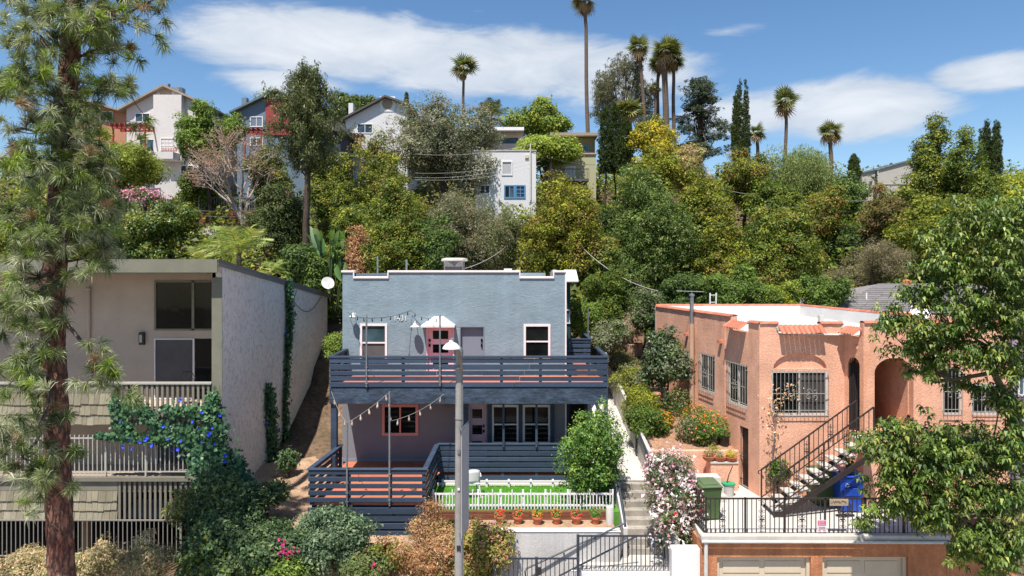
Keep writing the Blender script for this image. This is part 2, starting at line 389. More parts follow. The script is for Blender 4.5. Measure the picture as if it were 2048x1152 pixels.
# ---------------------------------------------------------------- generic window
def window(parent, o, u, v, w, h, frame, pane, fw=.06, fd=.05, style='single', recess=0, inner=None, ix=0):
    """frame mesh with pane children. o = lower left on the wall's outer face"""
    o, u, v = Vector(o), Vector(u).normalized(), Vector(v).normalized(); n = u.cross(v); o = o - n * recess
    mb = MB()
    def B(a0, a1, b0, b1, d0, d1): mb.obox(o + u*a0 + v*b0 + n*d0, u*(a1-a0), v*(b1-b0), n*(d1-d0))
    B(0, w, 0, fw, -.02, fd); B(0, w, h - fw, h, -.02, fd); B(0, fw, fw, h - fw, -.02, fd); B(w - fw, w, fw, h - fw, -.02, fd)
    panes = []
    a0, a1, b0, b1 = fw, w - fw, fw, h - fw; g = fw * .6
    if style == 'double_hung':
        m = h * .5; B(a0, a1, m - g/2, m + g/2, -.02, fd * .7); panes = [(a0, a1, b0, m - g/2), (a0, a1, m + g/2, b1)]
    elif style == 'slider':
        m = w * .5; B(m - g/2, m + g/2, b0, b1, -.02, fd * .7); panes = [(a0, m - g/2, b0, b1), (m + g/2, a1, b0, b1)]
    elif style.startswith('grid'):
        nx, ny = int(style[4]), int(style[5]); g = fw * .45
        for i in range(1, nx): m = a0 + (a1 - a0) * i / nx; B(m - g/2, m + g/2, b0, b1, -.02, fd * .6)
        for j in range(1, ny): m = b0 + (b1 - b0) * j / ny; B(a0, a1, m - g/2, m + g/2, -.02, fd * .58)
        for i in range(nx):
            for j in range(ny): panes.append((a0 + (a1-a0)*i/nx, a0 + (a1-a0)*(i+1)/nx, b0 + (b1-b0)*j/ny, b0 + (b1-b0)*(j+1)/ny))
    else: panes = [(a0, a1, b0, b1)]
    fo = mb.build('window', frame, parent)
    for k, (p0, p1, q0, q1) in enumerate(panes):
        pm = pane[k % len(pane)] if isinstance(pane, (list, tuple)) else pane
        m = MB(); m.obox(o + u*p0 + v*q0 - n*(.012 + .002*k), u*(p1-p0), v*(q1-q0), n*.006); m.build('pane', pm, fo)
    return fo
def text_part(s, name, parent, loc, size, mat, depth=.01, rot=(math.pi/2, 0, 0), width=None):
    cu = bpy.data.curves.new(name, 'FONT'); cu.body = s; cu.size = size; cu.extrude = depth; cu.align_x = 'CENTER'; cu.resolution_u = 3
    tmp = bpy.data.objects.new('tmp', cu); COL.objects.link(tmp); dg = bpy.context.evaluated_depsgraph_get()
    me = bpy.data.meshes.new_from_object(tmp.evaluated_get(dg)); bpy.data.objects.remove(tmp, do_unlink=True)
    me.materials.clear(); me.materials.append(mat)
    o = link(name, me, None, parent, Vector(loc) - org_of(parent), rot)
    return o
def lamp_barn(parent, at, sc=1.0):
    """gooseneck wall lamp, white, projecting towards the street"""
    at = Vector(at); mb = MB(); mb.lathe([(.05*sc, 0), (.05*sc, .02*sc)], at, 12, (0, -1, 0))
    mb.tube([at, at + V(0, -.12, .08)*sc, at + V(0, -.24, .09)*sc, at + V(0, -.3, .02)*sc], .012*sc, 8)
    l = mb.build('wall_lamp', M_WHITE, parent, smooth=True)
    MB().lathe([(.02*sc, .06*sc), (.05*sc, .05*sc), (.06*sc, 0), (.16*sc, -.07*sc), (.15*sc, -.075*sc), (.03*sc, -.01*sc)], at + V(0, -.3, -.02)*sc, 18).build('lamp_shade', M_WHITE, l, smooth=True)
    return l

# ---------------------------------------------------------------- the blue house
D0 = 23.0; DK = 21.0
xl, xr = X(685, D0), X(1130, D0); zt = Z(545, D0); zb = 2.4
H = thing('blue_house', 'grey blue two storey stucco house with navy balcony and pink upper door', 'house', (0, D0, 2.6))
ZD = 6.45                                        # balcony floor
ZL = 3.55                                        # lower floor
def fr(px0, px1, py0, py1): return (X(px0, D0) - xl, X(px1, D0) - xl, Z(py1, D0) - zb, Z(py0, D0) - zb)
nl = (X(709, D0) - xl, X(775, D0) - xl); nr = (X(1041, D0) - xl, X(1106, D0) - xl)
zn = Z(557, D0) - zb; zq = Z(549, D0) - zb
holes = [fr(853, 908, 652, 753), fr(919, 969, 652, 753), (*nl, zn, zt - zb + .01), (*nr, zn, zt - zb + .01)]
holes[0] = (holes[0][0], holes[0][1], ZD - zb, holes[0][3]); holes[1] = (holes[1][0], holes[1][1], ZD - zb, holes[1][3])
Wd = xr - xl; Ht = zt - zb
# front wall drawn as one slab with doors, windows and the two dips of the parapet
wn = [fr(722, 773, 649, 722), fr(1049, 1099, 650, 716), fr(766, 835, 810, 869), fr(985, 1036, 811, 886), fr(1047, 1099, 811, 886)]
ld = fr(937, 973, 808, 900); ld = (ld[0], ld[1], ZL - zb, ld[3])
sp = ZL - zb + 2.55                               # break between lower and upper storey
mbU = MB(); mbL = MB()
def sub(hs, a, b): return [(h[0], h[1], max(h[2], a) - a, min(h[3], b) - a) for h in hs if h[3] > a and h[2] < b]
zdip = zn
wall(mbU, (xl, D0, zb + sp), UX, UZ, Wd, zdip - sp, .22, sub([holes[0], holes[1], wn[0], wn[1]], sp, zdip))
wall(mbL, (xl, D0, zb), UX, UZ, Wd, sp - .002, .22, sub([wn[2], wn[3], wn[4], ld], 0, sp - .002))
for a0, a1 in ((0, nl[0]), (nl[1], nr[0]), (nr[1], Wd)):
    mbU.box(xl + a0, xl + a1, D0, D0 + .22, zb + zdip, zt)
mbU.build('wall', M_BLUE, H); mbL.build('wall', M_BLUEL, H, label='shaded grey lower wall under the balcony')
MB().box(xl, xl + .22, D0 + .222, 32, zb, zt - .05).build('wall', M_BLUE, H)
MB().box(xr - .22, xr, D0 + .222, 26.6, zb, zt - .05).build('wall', M_BLUE, H)
MB().box(xl + .222, xr - .222, 31.8, 32, zb, zt - .05).build('wall', M_BLUE, H)
MB().box(xl + .222, xr - .222, D0 + .222, 31.8, zt - .42, zt - .3).build('roof', M_ROOFW, H)
# white coping with the dips
c = MB(); t = Z(540, D0) - Z(545, D0)
def cop(a0, a1, z): c.box(xl + a0, xl + a1, D0 - .045, D0 + .26, z, z + .07)
cop(-.04, nl[0] + .0, zt + .002); cop(nl[1], nr[0], zt + .002); cop(nr[1], Wd + .04, zt + .002); cop(nl[0] - .04, nl[1] + .04, zb + zdip + .002 - .0); cop(nr[0] - .04, nr[1] + .04, zb + zdip + .002)
for a, s in ((nl[0], 1), (nl[1], -1), (nr[0], 1), (nr[1], -1)): c.box(xl + a - (.045 if s > 0 else 0), xl + a + (0 if s > 0 else .045), D0 - .045, D0 + .26, zb + zdip + .074, zt)
c.build('parapet_coping', M_TRIM, H, .006)
MB().box(xr + .0, xr + .05, D0 - .02, D0 + .25, zb, zt).build('corner_board', M_TRIM, H)
# rear addition in dark green with its lean-to roof
MB().box(xr - .5, X(1141, 27), 27, 31, 3.4, Z(563, 27)).build('annex_wall', M_GREEN, H)
MB().prism([P(1129, 564, 26.2), P(1157, 564, 26.2), V(X(1152, 30.5), 30.5, Z(542, 30.5)), V(X(1128, 30.5), 30.5, Z(542, 30.5))], (0, 0, .06)).build('annex_roof', M_ROOFW, H)
window(H, P(1131, 647, 26.99), UX, UZ, .18, .55, M_WHITE, G_BLUE, .03)
# windows
def bw(h, frame, pane, style, fw=.075): return window(H, (xl + h[0] - .03, D0, zb + h[2] - .03), UX, UZ, h[1]-h[0]+.06, h[3]-h[2]+.06, frame, pane, fw, .045, style)
bw(wn[0], M_TRIM, [M_SCREEN, G_TEAL], 'double_hung'); bw(wn[1], M_TRIM, G_DARK, 'double_hung')
bw(wn[2], M_CORAL, G_DARK, 'slider', .09)
bw(wn[3], M_TRIM, G_DARK, 'double_hung'); bw(wn[4], M_TRIM, G_DARK, 'double_hung')
# doors
def door(h, mat, lites, zf, knob='l', lm=G_DARK, rec=.1, label=None):
    x0, x1 = xl + h[0], xl + h[1]; z1 = zb + h[3]; y = D0 + rec
    f = MB(); 
    for a, b in ((x0, x0 + .035), (x1 - .035, x1)): f.box(a, b, D0 - .012, D0 + .16, zf, z1)
    f.box(x0 + .035, x1 - .035, D0 - .012, D0 + .16, z1 - .04, z1)
    d = MB().box(x0 + .036, x1 - .036, y, y + .045, zf + .01, z1 - .041).build('door', mat, H, label=label)
    f.build('door_frame', mat, d)
    for (a0, a1, b0, b1) in lites:
        MB().box(x0 + (x1-x0)*a0, x0 + (x1-x0)*a1, y - .008, y + .01, zf + (z1-zf)*b0, zf + (z1-zf)*b1).build('pane', lm, d)
    kx = x0 + .1 if knob == 'l' else x1 - .1
    m = MB().box(kx - .03, kx + .03, y - .03, y, zf + .95, zf + 1.05); m.box(kx - .03, kx + .03, y - .03, y, zf + 1.12, zf + 1.22); m.tube([V(kx, y - .02, zf + 1.0), V(kx, y - .07, zf + 1.0)], .022, 8)
    m.build('door_handle', M_BRONZE, d); return d
LT = [(.22, .78, .80, .93), (.22, .78, .58, .72), (.22, .78, .36, .50), (.22, .78, .14, .28)]
door(holes[0], M_PINK, [(.22, .78, .73, .90), (.22, .78, .45, .62), (.22, .78, .15, .33)], ZD, label='pink upper door with stacked dark lites')
door(holes[1], M_BDOOR, [], ZD, 'r', rec=.14, label='plain slate blue upper door')
door(ld, surf('lilac_pink_door', (.55, .40, .46), .05, 1.4, .5, 30, .05, fine=.03), [(.2, .75, .74, .90), (.2, .75, .46, .62), (.2, .75, .18, .34)], ZL, 'r', label='pink lower door with stacked dark lites')
# little hipped awning over the pink door
ax0, ax1, az0, az1 = X(846, D0), X(910, D0), Z(650, D0 - .3), Z(633, D0 - .1)
m = MB(); yf = D0 - .42
a, b = V(ax0, yf, az0), V(ax1, yf, az0); a2, b2 = V(ax0, D0 - .004, az0), V(ax1, D0 - .004, az0); r0, r1 = V(ax0 + .38, D0 - .15, az1), V(ax1 - .38, D0 - .15, az1)
r02, r12 = V(ax0 + .38, D0 - .004, az1), V(ax1 - .38, D0 - .004, az1)
m.add([a, b, a2, b2, r0, r1, r02, r12], [(0,1,5,4), (0,4,6,2), (1,3,7,5), (4,5,7,6), (0,2,3,1)])
m.box(ax0 - .02, ax1 + .02, yf - .02, D0 - .005, az0 - .07, az0 - .003)
m.build('door_awning', M_WHITE, H)
# wall lamps, number, meters
lamp_barn(H, P(832, 647, D0), .95); lamp_barn(H, P(709, 628, D0), .8)
M_NUM = surf('pale_numerals', (.75, .74, .72), .03, 3, .5, 30, 0); M_NUMB = surf('brass_numerals', (.30, .20, .15), .1, 3, .5, 30, 0)
text_part('1431', 'house_number', H, P(801, 641, D0) + V(0, -.015, 0), .24, M_NUM)
text_part('1433½', 'house_number', H, P(896, 816, D0) + V(0, -.015, 0), .19, M_NUMB)
MB().box(xl, X(925, D0), D0 - .03, D0 - .002, ZL, ZL + .1).build('baseboard', M_BDOOR, H)
for px in (930, 980, 1041, 1104):
    MB().box(X(px - 4, D0), X(px + 4, D0), D0 - .1, D0 - .004, ZL, ZL + 2.33).build('pilaster', M_NAVY, H)
# vent pipes, roof vents
MB().tube([P(755, 549, 25), P(755, 512, 25)], .03, 8).build('vent_pipe', M_METG, H); MB().tube([P(813, 549, 27), P(813, 519, 27)], .04, 8).build('vent_pipe', M_METG, H)
MB().box(X(1008, 26), X(1024, 26), 26, 26.5, zt - .3, Z(537, 26)).build('roof_vent', M_ROOFW, H)
MB().lathe([(.16, 0), (.17, .12), (.12, .22), (.02, .27)], V(X(1109, 25), 25, zt - .15), 12).build('roof_turbine', M_METG, H, smooth=True)

# balcony: floor boards, fascia, posts, slatted railing
bx0, bx1 = X(659, DK), X(1216, DK); zf0 = Z(808, DK); zf1 = Z(777, DK)
bal = MB().box(bx0 + .02, bx1 - .02, DK + .062, D0 - .105, zf0 + .06, ZD - .045).build('balcony', M_NAVY, H)
bm = MB().box(0, bx1 - bx0 - .06, 0, .125, 0, .03).mesh('board', M_DECK)
for i in range(14): inst('board', bm, bal, (bx0 + .03, DK + .07 + i * .134, ZD - .033))
MB().box(bx0, bx1, DK, DK + .06, zf0, zf1).build('fascia', M_NAVYF, bal, .006)
MB().box(bx0, bx0 + .06, DK + .062, D0, zf0 + .02, zf1).build('fascia', M_NAVYF, bal); MB().box(bx1 - .06, bx1, DK + .062, D0 + 1.2, zf0 + .02, zf1).build('fascia', M_NAVYF, bal)
MB().box(X(660, DK), X(672, DK), DK + .07, DK + .25, 2.4, zf0 + .05).build('post', M_NAVY, bal, .006)
MB().box(X(925, 22), X(936, 22), 22, 22.18, 3.3, zf0 + .05).build('post', M_NAVY, bal, .006)
MB().box(X(1208, 22.6), X(1216, 22.6), 22.6, 22.72, 3.3, zf0 + .05).build('post', M_WHITE, bal, .006)
rail = MB().box(bx0 - .03, bx1 + .03, DK - .05, DK + .1, Z(716, DK), Z(712, DK)).build('balcony_railing', M_NAVY, H, .005)
rows = [(717, 726), (729, 739.5), (741.5, 750), (753, 761.5), (764, 773.5)]
rr = random.Random(5)
for k, (a, b) in enumerate(rows):
    cut = [bx0, bx0 + 3.1 + .1*k, bx0 + 6.3 - .15*k, bx1]
    for i in range(3):
        dz = rr.uniform(-.008, .008)
        MB().box(cut[i] + .004, cut[i+1] - .004, DK - .028, DK - .001, Z(b, DK) + dz, Z(a, DK) + dz).build('slat', M_NAVY, rail, .004)
    for sx, ex in ((bx0, bx0 + .027), (bx1 - .027, bx1)):
        MB().box(sx, ex, DK + .03, D0 + (.0 if sx < 0 else .6), Z(b, DK), Z(a, DK)).build('slat', M_NAVY, rail, .004)
for px in (664, 806, 880, 1003, 1081, 1140, 1210):
    MB().box(X(px, DK) - .045, X(px, DK) + .045, DK, DK + .09, ZD - .03, Z(716, DK)).build('post', M_NAVY, rail, .004)
for x0 in (bx0 - .03, bx1 - .1):
    MB().box(x0, x0 + .13, DK + .102, D0 + (-.01 if x0 < 0 else .6), Z(716, DK), Z(712, DK)).build('cap', M_NAVY, rail, .004)
    for y in (DK + 1.0, D0 - .12): MB().box(x0 + .03, x0 + .11, y, y + .08, ZD - .03, Z(716.3, DK)).build('post', M_NAVY, rail, .004)
# side landing behind the corner with its own short slat rail
sd = 25.2; s0, s1 = X(1131, sd), X(1181, sd)
land = MB().box(s0, s1, sd + .05, 28, ZD - .35, ZD - .12).build('side_landing', M_DECK, H)
for (a, b) in ((679, 685), (688, 695), (698, 704), (707, 713), (716, 722)):
    MB().box(s0, s1, sd - .03, sd, Z(b, sd), Z(a, sd)).build('slat', M_NAVY, land, .004); MB().box(s1 - .03, s1, sd + .03, 27.6, Z(b, sd), Z(a, sd)).build('slat', M_NAVY, land, .004)
MB().box(s0, s1 + .03, sd - .06, sd + .06, Z(679, sd) + .002, Z(677, sd)).build('cap', M_NAVY, land); MB().box(s1 - .06, s1 + .05, sd + .062, 27.7, Z(679, sd) + .002, Z(677, sd)).build('cap', M_NAVY, land)
for x in (s0 + .06, s1 - .1): MB().box(x, x + .08, sd + .002, sd + .08, 3.6, Z(680, sd)).build('post', M_NAVY, land)

# rooftop air conditioner
ac = thing('air_conditioner', 'boxy grey air conditioner on the blue house roof', 'air conditioner', P(908, 549, 25.5))
a0, a1 = X(889, 25.5), X(928, 25.5); zb0 = zt - .3
MB().box(a0, a1, 25.2, 26.0, zb0, Z(523, 25.5)).build('cabinet', surf('ac_grey', (.16, .15, .145), .2, 3, .6, 90, .3, stretch=(6, 6, .4)), ac, .02)
MB().lathe([(.46, 0), (.5, .03), (.48, .1), (.36, .13), (.05, .12)], V((a0 + a1) / 2, 25.6, Z(523, 25.5) + .005), 8).build('top_cover', M_CONCW, ac)
for k in range(5): MB().box(a0 + .05, a1 - .05, 25.18, 25.198, zb0 + .2 + k*.07, zb0 + .22 + k*.07).build('louvre', M_BLACK, ac)
MB().box(a0 + .04, a0 + .16, 25.17, 25.199, zb0 + .12, zb0 + .19).build('sticker', M_WHITE, ac); MB().box(a0 + .28, a0 + .36, 25.17, 25.199, zb0 + .12, zb0 + .19).build('sticker', M_WHITE, ac)

# ---------------------------------------------------------------- lower decks
LD = 18.8; d0, d1 = X(617, LD), X(852, LD); RD = 21.5; e0, e1 = X(876, RD), X(1152, RD)
fd = thing('front_deck', 'red stained front deck with navy slat railing under the balcony', 'deck', (-3.5, LD, 2.6))
MB().box(d0 + .06, d1 - .06, LD + .1, 21.4, ZL - .2, ZL - .04).build('frame', M_NAVY, fd)
bm = MB().box(0, d1 - d0 - .05, 0, .132, 0, .03).mesh('board', M_DECK)
for i in range(30): inst('board', bm, fd, (d0 + .03, LD + .03 + i * .14, ZL - .032))
bm2 = MB().box(0, e1 - d1 + .1, 0, .132, 0, .03).mesh('board', M_DECK)
for i in range(9): inst('board', bm2, fd, (d1 - .02, RD + .05 + i * .14, ZL - .030))
topz = Z(937, LD); botz = Z(1015, LD)
def slatrow(n, z0, z1, gap): 
    h = (z1 - z0 - gap * (n - 1)) / n; return [(z0 + i * (h + gap), z0 + i * (h + gap) + h) for i in range(n)]
RL = thing('deck_railing', 'navy slat railing around the projecting left deck', 'railing', (d0, LD, ZL))
for (z0, z1) in slatrow(5, ZL + .06, topz - .035, .065):
    MB().box(d0, d1, LD - .03, LD - .002, z0, z1).build('slat', M_NAVY, RL, .004)
    MB().obox((d0, LD + .0, z0), (X(680, 21.4) - d0, 21.4 - LD, 0), (.028, 0, 0), (0, 0, z1 - z0)).build('slat', M_NAVY, RL, .004)
    MB().obox((d1, LD + .0, z0), (e0 - d1, RD - LD, 0), (-.028, 0, 0), (0, 0, z1 - z0)).build('slat', M_NAVY, RL, .004)
MB().box(d0 - .04, d1 + .05, LD - .06, LD + .1, topz - .03, topz).build('cap', M_NAVY, RL, .006)
MB().obox((d0 - .04, LD + .102, topz - .03), (X(680, 21.4) - d0, 21.3 - LD, 0), (.15, 0, 0), (0, 0, .03)).build('cap', M_NAVY, RL, .006)
MB().obox((d1 - .1, LD + .102, topz - .03), (e0 - d1, RD - LD - .15, 0), (.15, 0, 0), (0, 0, .03)).build('cap', M_NAVY, RL, .006)
for (x, y) in ((d0 + .03, LD), (X(694, LD), LD), (X(777, LD), LD), (d1 - .11, LD), (X(661, 20), 20.2), (X(678, 21.3), 21.25), (d1 - .08, 20.2)):
    MB().box(x, x + .09, y + .001, y + .09, ZL - .03, topz - .032).build('post', M_NAVY, RL, .004)
SK = thing('deck_skirt', 'navy horizontal board skirt below the left deck', 'deck skirt', (d0, LD, 2.6))
for (z0, z1) in slatrow(4, Z(1073, LD), Z(1015, LD), .05): MB().box(d0 + .02, d1 - .02, LD - .035, LD - .005, z0, z1).build('board', M_NAVY, SK, .004)
MB().box(d0, d1, LD - .06, LD - .036, Z(1027, LD), Z(1014, LD)).build('fascia', M_NAVY, SK, .004)
for (z0, z1) in slatrow(4, Z(1073, LD), Z(1015, LD), .05): MB().box(d1 - .02, d1 + .01, LD, 21.3, z0, z1).build('board', M_NAVY, SK, .004)
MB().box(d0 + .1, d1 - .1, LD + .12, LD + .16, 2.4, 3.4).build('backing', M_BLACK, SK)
# right hand railing behind the lawn
RR = thing('porch_railing', 'long navy slat railing between the lawn and the lower windows', 'railing', (0, RD, 3.3))
tz = Z(887, RD)
for k, (a, b) in enumerate(((889, 900), (902.5, 911), (914, 922), (925, 933.5), (936, 943.5), (951, 962.5))):
    MB().box(e0, e1, RD - .03, RD - .002, Z(b, RD), Z(a, RD)).build('slat', M_NAVY, RR, .004)
MB().box(e0 - .02, e1 + .05, RD - .06, RD + .1, Z(888.5, RD), tz).build('cap', M_NAVY, RR, .006)
for px in (882, 925, 1005, 1073, 1147): MB().box(X(px, RD) - .045, X(px, RD) + .045, RD + .001, RD + .09, 3.2, Z(889, RD)).build('post', M_NAVY, RR, .004)
for px in (1007, 1073): MB().box(X(px, RD - .07) - .035, X(px, RD - .07) + .035, RD - .1, RD - .035, Z(893, RD), zf0 + .03).build('support_post', M_NAVY, RR, .004)
MB().box(e0, e1 + .3, RD - .14, RD - .06, 3.2, Z(964, RD)).build('kick_board', M_TRIM, RR)
# ---------------------------------------------------------------- lawn, white pickets, timber edge, pots, retaining wall
ZG = 3.24; lx0, lx1 = X(858, 19.6), X(1226, 19.6)
def lawn():
    rg = np.random.default_rng(4); n = 42000
    x = rg.uniform(lx0, lx1, n); y = rg.uniform(19.15, RD - .12, n); z = np.full(n, ZG)
    h = rg.uniform(.025, .05, n); a = rg.uniform(0, 6.28, n); w = .006
    lean = rg.normal(0, .018, (n, 2))
    Vv = np.empty((n, 3, 3)); Vv[:, 0] = np.c_[x - np.cos(a)*w, y - np.sin(a)*w, z]; Vv[:, 1] = np.c_[x + np.cos(a)*w, y + np.sin(a)*w, z]; Vv[:, 2] = np.c_[x + lean[:, 0], y + lean[:, 1], z + h]
    c = np.c_[.10 * rg.uniform(.6, 1.4, n), .26 * rg.uniform(.7, 1.3, n), .03 * rg.uniform(.6, 1.3, n)]
    o = link('lawn_grass', mesh_np('lawn_grass', Vv.reshape(-1, 3), 3, c, FOL)); setp(o, 'bright green turf strip behind the white picket fence', 'lawn', kind='stuff')
struct('lawn_soil', MB().box(lx0 - .1, lx1 + .1, 19.1, RD - .1, 2.5, ZG), M_GRASS)
def np_mesh_decl(): pass
lawn()
pf = thing('picket_fence', 'low white picket fence in front of the lawn strip', 'fence', (0, 19.25, ZG)); FY = 19.22
fx0, fx1 = X(866, FY), X(1226, FY); nP = 56
pm = {h: MB().box(-.015, .015, -.01, .01, .02, h).mesh('picket', M_WHITE) for h in (.40, .44, .49, .54, .58)}
hs = [.58, .49, .44, .40, .44, .49]
for i in range(nP):
    x = fx0 + (fx1 - fx0) * i / (nP - 1); inst('picket', pm[hs[i % 6] if i % 6 != 0 else .58], pf, (x, FY, ZG), (0, rr.uniform(-.03, .03), 0))
for z in (.1, .42): MB().box(fx0, fx1, FY + .013, FY + .04, ZG + z, ZG + z + .05).build('rail', M_WHITE, pf)
for i in range(9): x = fx0 + (fx1 - fx0) * i / 8; MB().box(x - .025, x + .025, FY + .042, FY + .09, ZG - .1, ZG + .56).build('post', M_WHITE, pf)
pf2 = thing('picket_fence', 'second white picket run along the foot of the navy porch railing', 'fence', (0, 21.2, ZG))
gx0, gx1 = X(885, 21.2), X(1150, 21.2)
MB().box(gx0, gx1, 21.2, 21.23, ZG + .17, ZG + .22).build('rail', M_WHITE, pf2)
for i in range(7): inst('post', MB().box(-.03, .03, -.03, .03, 0, .24).mesh('post', M_WHITE), pf2, (gx0 + (gx1 - gx0) * i / 6, 21.26, ZG - .0))
tb = thing('timber_edging', 'stacked redwood timbers edging the lawn behind the flower pots', 'edging', (0, 19.05, 2.95))
for k in range(3):
    cuts = [X(862, 19), X(960 + 30*k, 19), X(1080 - 20*k, 19), X(1222, 19)]
    for i in range(3): MB().box(cuts[i] + .005, cuts[i+1] - .005, 18.98 + .012*k, 19.1, 3.03 + k*.085, 3.03 + k*.085 + .08).build('timber', M_TIMBER, tb, .008)
struct('planter_bed', MB().box(X(930, 18.6), X(1228, 18.6), 18.34, 18.98, 2.3, 3.05), M_DIRT)
rw = MB().box(X(985, 18.3), X(1238, 18.3), 18.12, 18.34, .6, Z(1062, 18.2)).top('retaining_wall', M_STUCG, 'pale grey stucco retaining wall below the row of flower pots', 'wall', bevel=.015)
MB().box(X(985, 18.3) - .02, X(1238, 18.3) + .02, 18.10, 18.36, Z(1062, 18.2) + .002, Z(1062, 18.2) + .03).build('coping', M_WHITE, rw, .008)

# flower pots along the wall
def pot_mesh(): return MB().lathe([(.085, 0), (.13, .16), (.15, .165), (.15, .215), (.125, .215), (.11, .17)], (0, 0, 0), 16).mesh('pot', M_TERRA, smooth=True)
PM = pot_mesh()
def leaf_quads(rg, c, nrm, L, Wd, jit=.6, fold=.0):
    """rhombic leaves at points c, facing roughly nrm"""
    n = len(c); nn = norm(norm(nrm) + rg.normal(0, jit, (n, 3))); t = norm(np.cross(nn, rg.normal(0, 1, (n, 3)))); b = np.cross(nn, t)
    L = (np.broadcast_to(L, n) * rg.uniform(.7, 1.3, n))[:, None]; Wd = np.broadcast_to(Wd, n)[:, None] * L / np.mean(L)
    q = np.empty((n, 4, 3)); q[:, 0] = c - t*L*.5; q[:, 1] = c + b*Wd*.5 + nn*L*fold; q[:, 2] = c + t*L*.5; q[:, 3] = c - b*Wd*.5 + nn*L*fold
    return q.reshape(-1, 3)
def tint(rg, n, pal, w=None, var=.18):
    pal = np.array(pal); k = rg.choice(len(pal), n, p=None if w is None else np.array(w)/sum(w)); return pal[k] * rg.uniform(1 - var, 1 + var, (n, 1)) * rg.uniform(.93, 1.07, (n, 3))
def ballpts(rg, n, r, lo=.3):
    d = norm(rg.normal(0, 1, (n, 3))); return d * (rg.uniform(lo**3, 1, n) ** (1/3))[:, None] * np.array(r), d
GREENS = [(.035, .085, .018), (.05, .11, .025), (.075, .14, .03)]
def small_plant(name, parent, base, r, n, pal, L, seed, flat=1.0, mat=None, flowers=None, nf=0, fl=.03, w=None):
    rg = np.random.default_rng(seed); p, d = ballpts(rg, n, (r, r, r*flat), .2); p[:, 2] += r * flat * .9
    V1 = leaf_quads(rg, p, d + [0, 0, .4], L, L*.5); c1 = tint(rg, n, pal, w)
    if flowers:
        p2, d2 = ballpts(rg, nf, (r*1.03, r*1.03, r*flat*1.05), .85); p2[:, 2] += r*flat*.9; k = p2[:, 2] > r * flat * .5; p2, d2 = p2[k], d2[k]
        V1 = np.r_[V1, leaf_quads(rg, p2, d2 + [0, -.3, .6], fl, fl*.9, .3)]; c1 = np.r_[c1, tint(rg, len(p2), flowers, var=.15)]
    o = link(name, mesh_np(name, V1 + np.array(Vector(base) - org_of(parent)), 4, c1, mat or FOL), None, parent); return o
names = ['first geranium pot from the lamp post, red blooms, terracotta', 'second geranium pot from the lamp post, coral blooms', 'third geranium pot from the lamp post, orange blooms', 'fourth geranium pot from the lamp post, orange red blooms', 'fifth geranium pot from the lamp post, scarlet blooms', 'last terracotta pot beside the stairs, dark leaves with few blooms']
fc = [(.62, .03, .03), (.62, .05, .03), (.62, .16, .02), (.60, .10, .02), (.66, .03, .05), (.40, .03, .02)]
for i, px in enumerate((1000, 1036, 1075, 1113, 1153, 1191)):
    b = V(X(px, 18.7), 18.68 + rr.uniform(-.03, .03), 3.052); t = thing('potted_geranium', names[i], 'potted plant', b, 'flower pots along the retaining wall')
    link('pot', PM, None, t, (0, 0, 0), (0, 0, i), (1.0 + rr.uniform(-.05, .08),)*3)
    small_plant('leaves', t, b + V(0, 0, .17), .155 if i < 5 else .19, 330, [(.05, .11, .025), (.08, .15, .03), (.11, .19, .05)], .055, 40 + i, .8, flowers=[fc[i]], nf=85 if i < 5 else 10, fl=.042)

# white plastic chair on the lawn
def plastic_chair():
    b = V(X(941, 20.2), 20.3, ZG + .04); t = thing('plastic_chair', 'white moulded plastic chair on the lawn by the lamp post', 'chair', b); t.rotation_euler[2] = R(-75)
    w = MB()
    pts = [(-.24, -.24, .42), (.24, -.24, .42), (.26, .22, .40), (-.26, .22, .40)]
    w.prism([V(*p) + b for p in pts], (0, 0, .03)); w.build('seat', M_WHITE, t, .008)
    m = MB(); n = 7
    for i in range(n):
        for j in range(5):
            a = (i / (n-1) - .5) * 2; m.v.append(b + V(.25 + .04*j/4 - .07*a*a, a * .25 * (1 - .1*(j/4)**3), .42 + .44*j/4 - .05*a*a*(j/4)))
    for i in range(n-1):
        for j in range(4): m.f.append((i*5+j, (i+1)*5+j, (i+1)*5+j+1, i*5+j+1))
    bo = m.build('backrest', M_WHITE, t, smooth=True); sm = bo.modifiers.new('thickness', 'SOLIDIFY'); sm.thickness = .02
    for sx in (-1, 1):
        for sy in (-1, 1): MB().tube([b + V(sx*.22, sy*.2, .42), b + V(sx*.27, sy*.26, .0)], [.028, .02], 8).build('leg', M_WHITE, t)
        MB().tube([b + V(-.22, sx*.27, .42), b + V(-.2, sx*.29, .62), b + V(.0, sx*.29, .65), b + V(.25, sx*.25, .64)], .022, 8).build('armrest', M_WHITE, t)
plastic_chair()

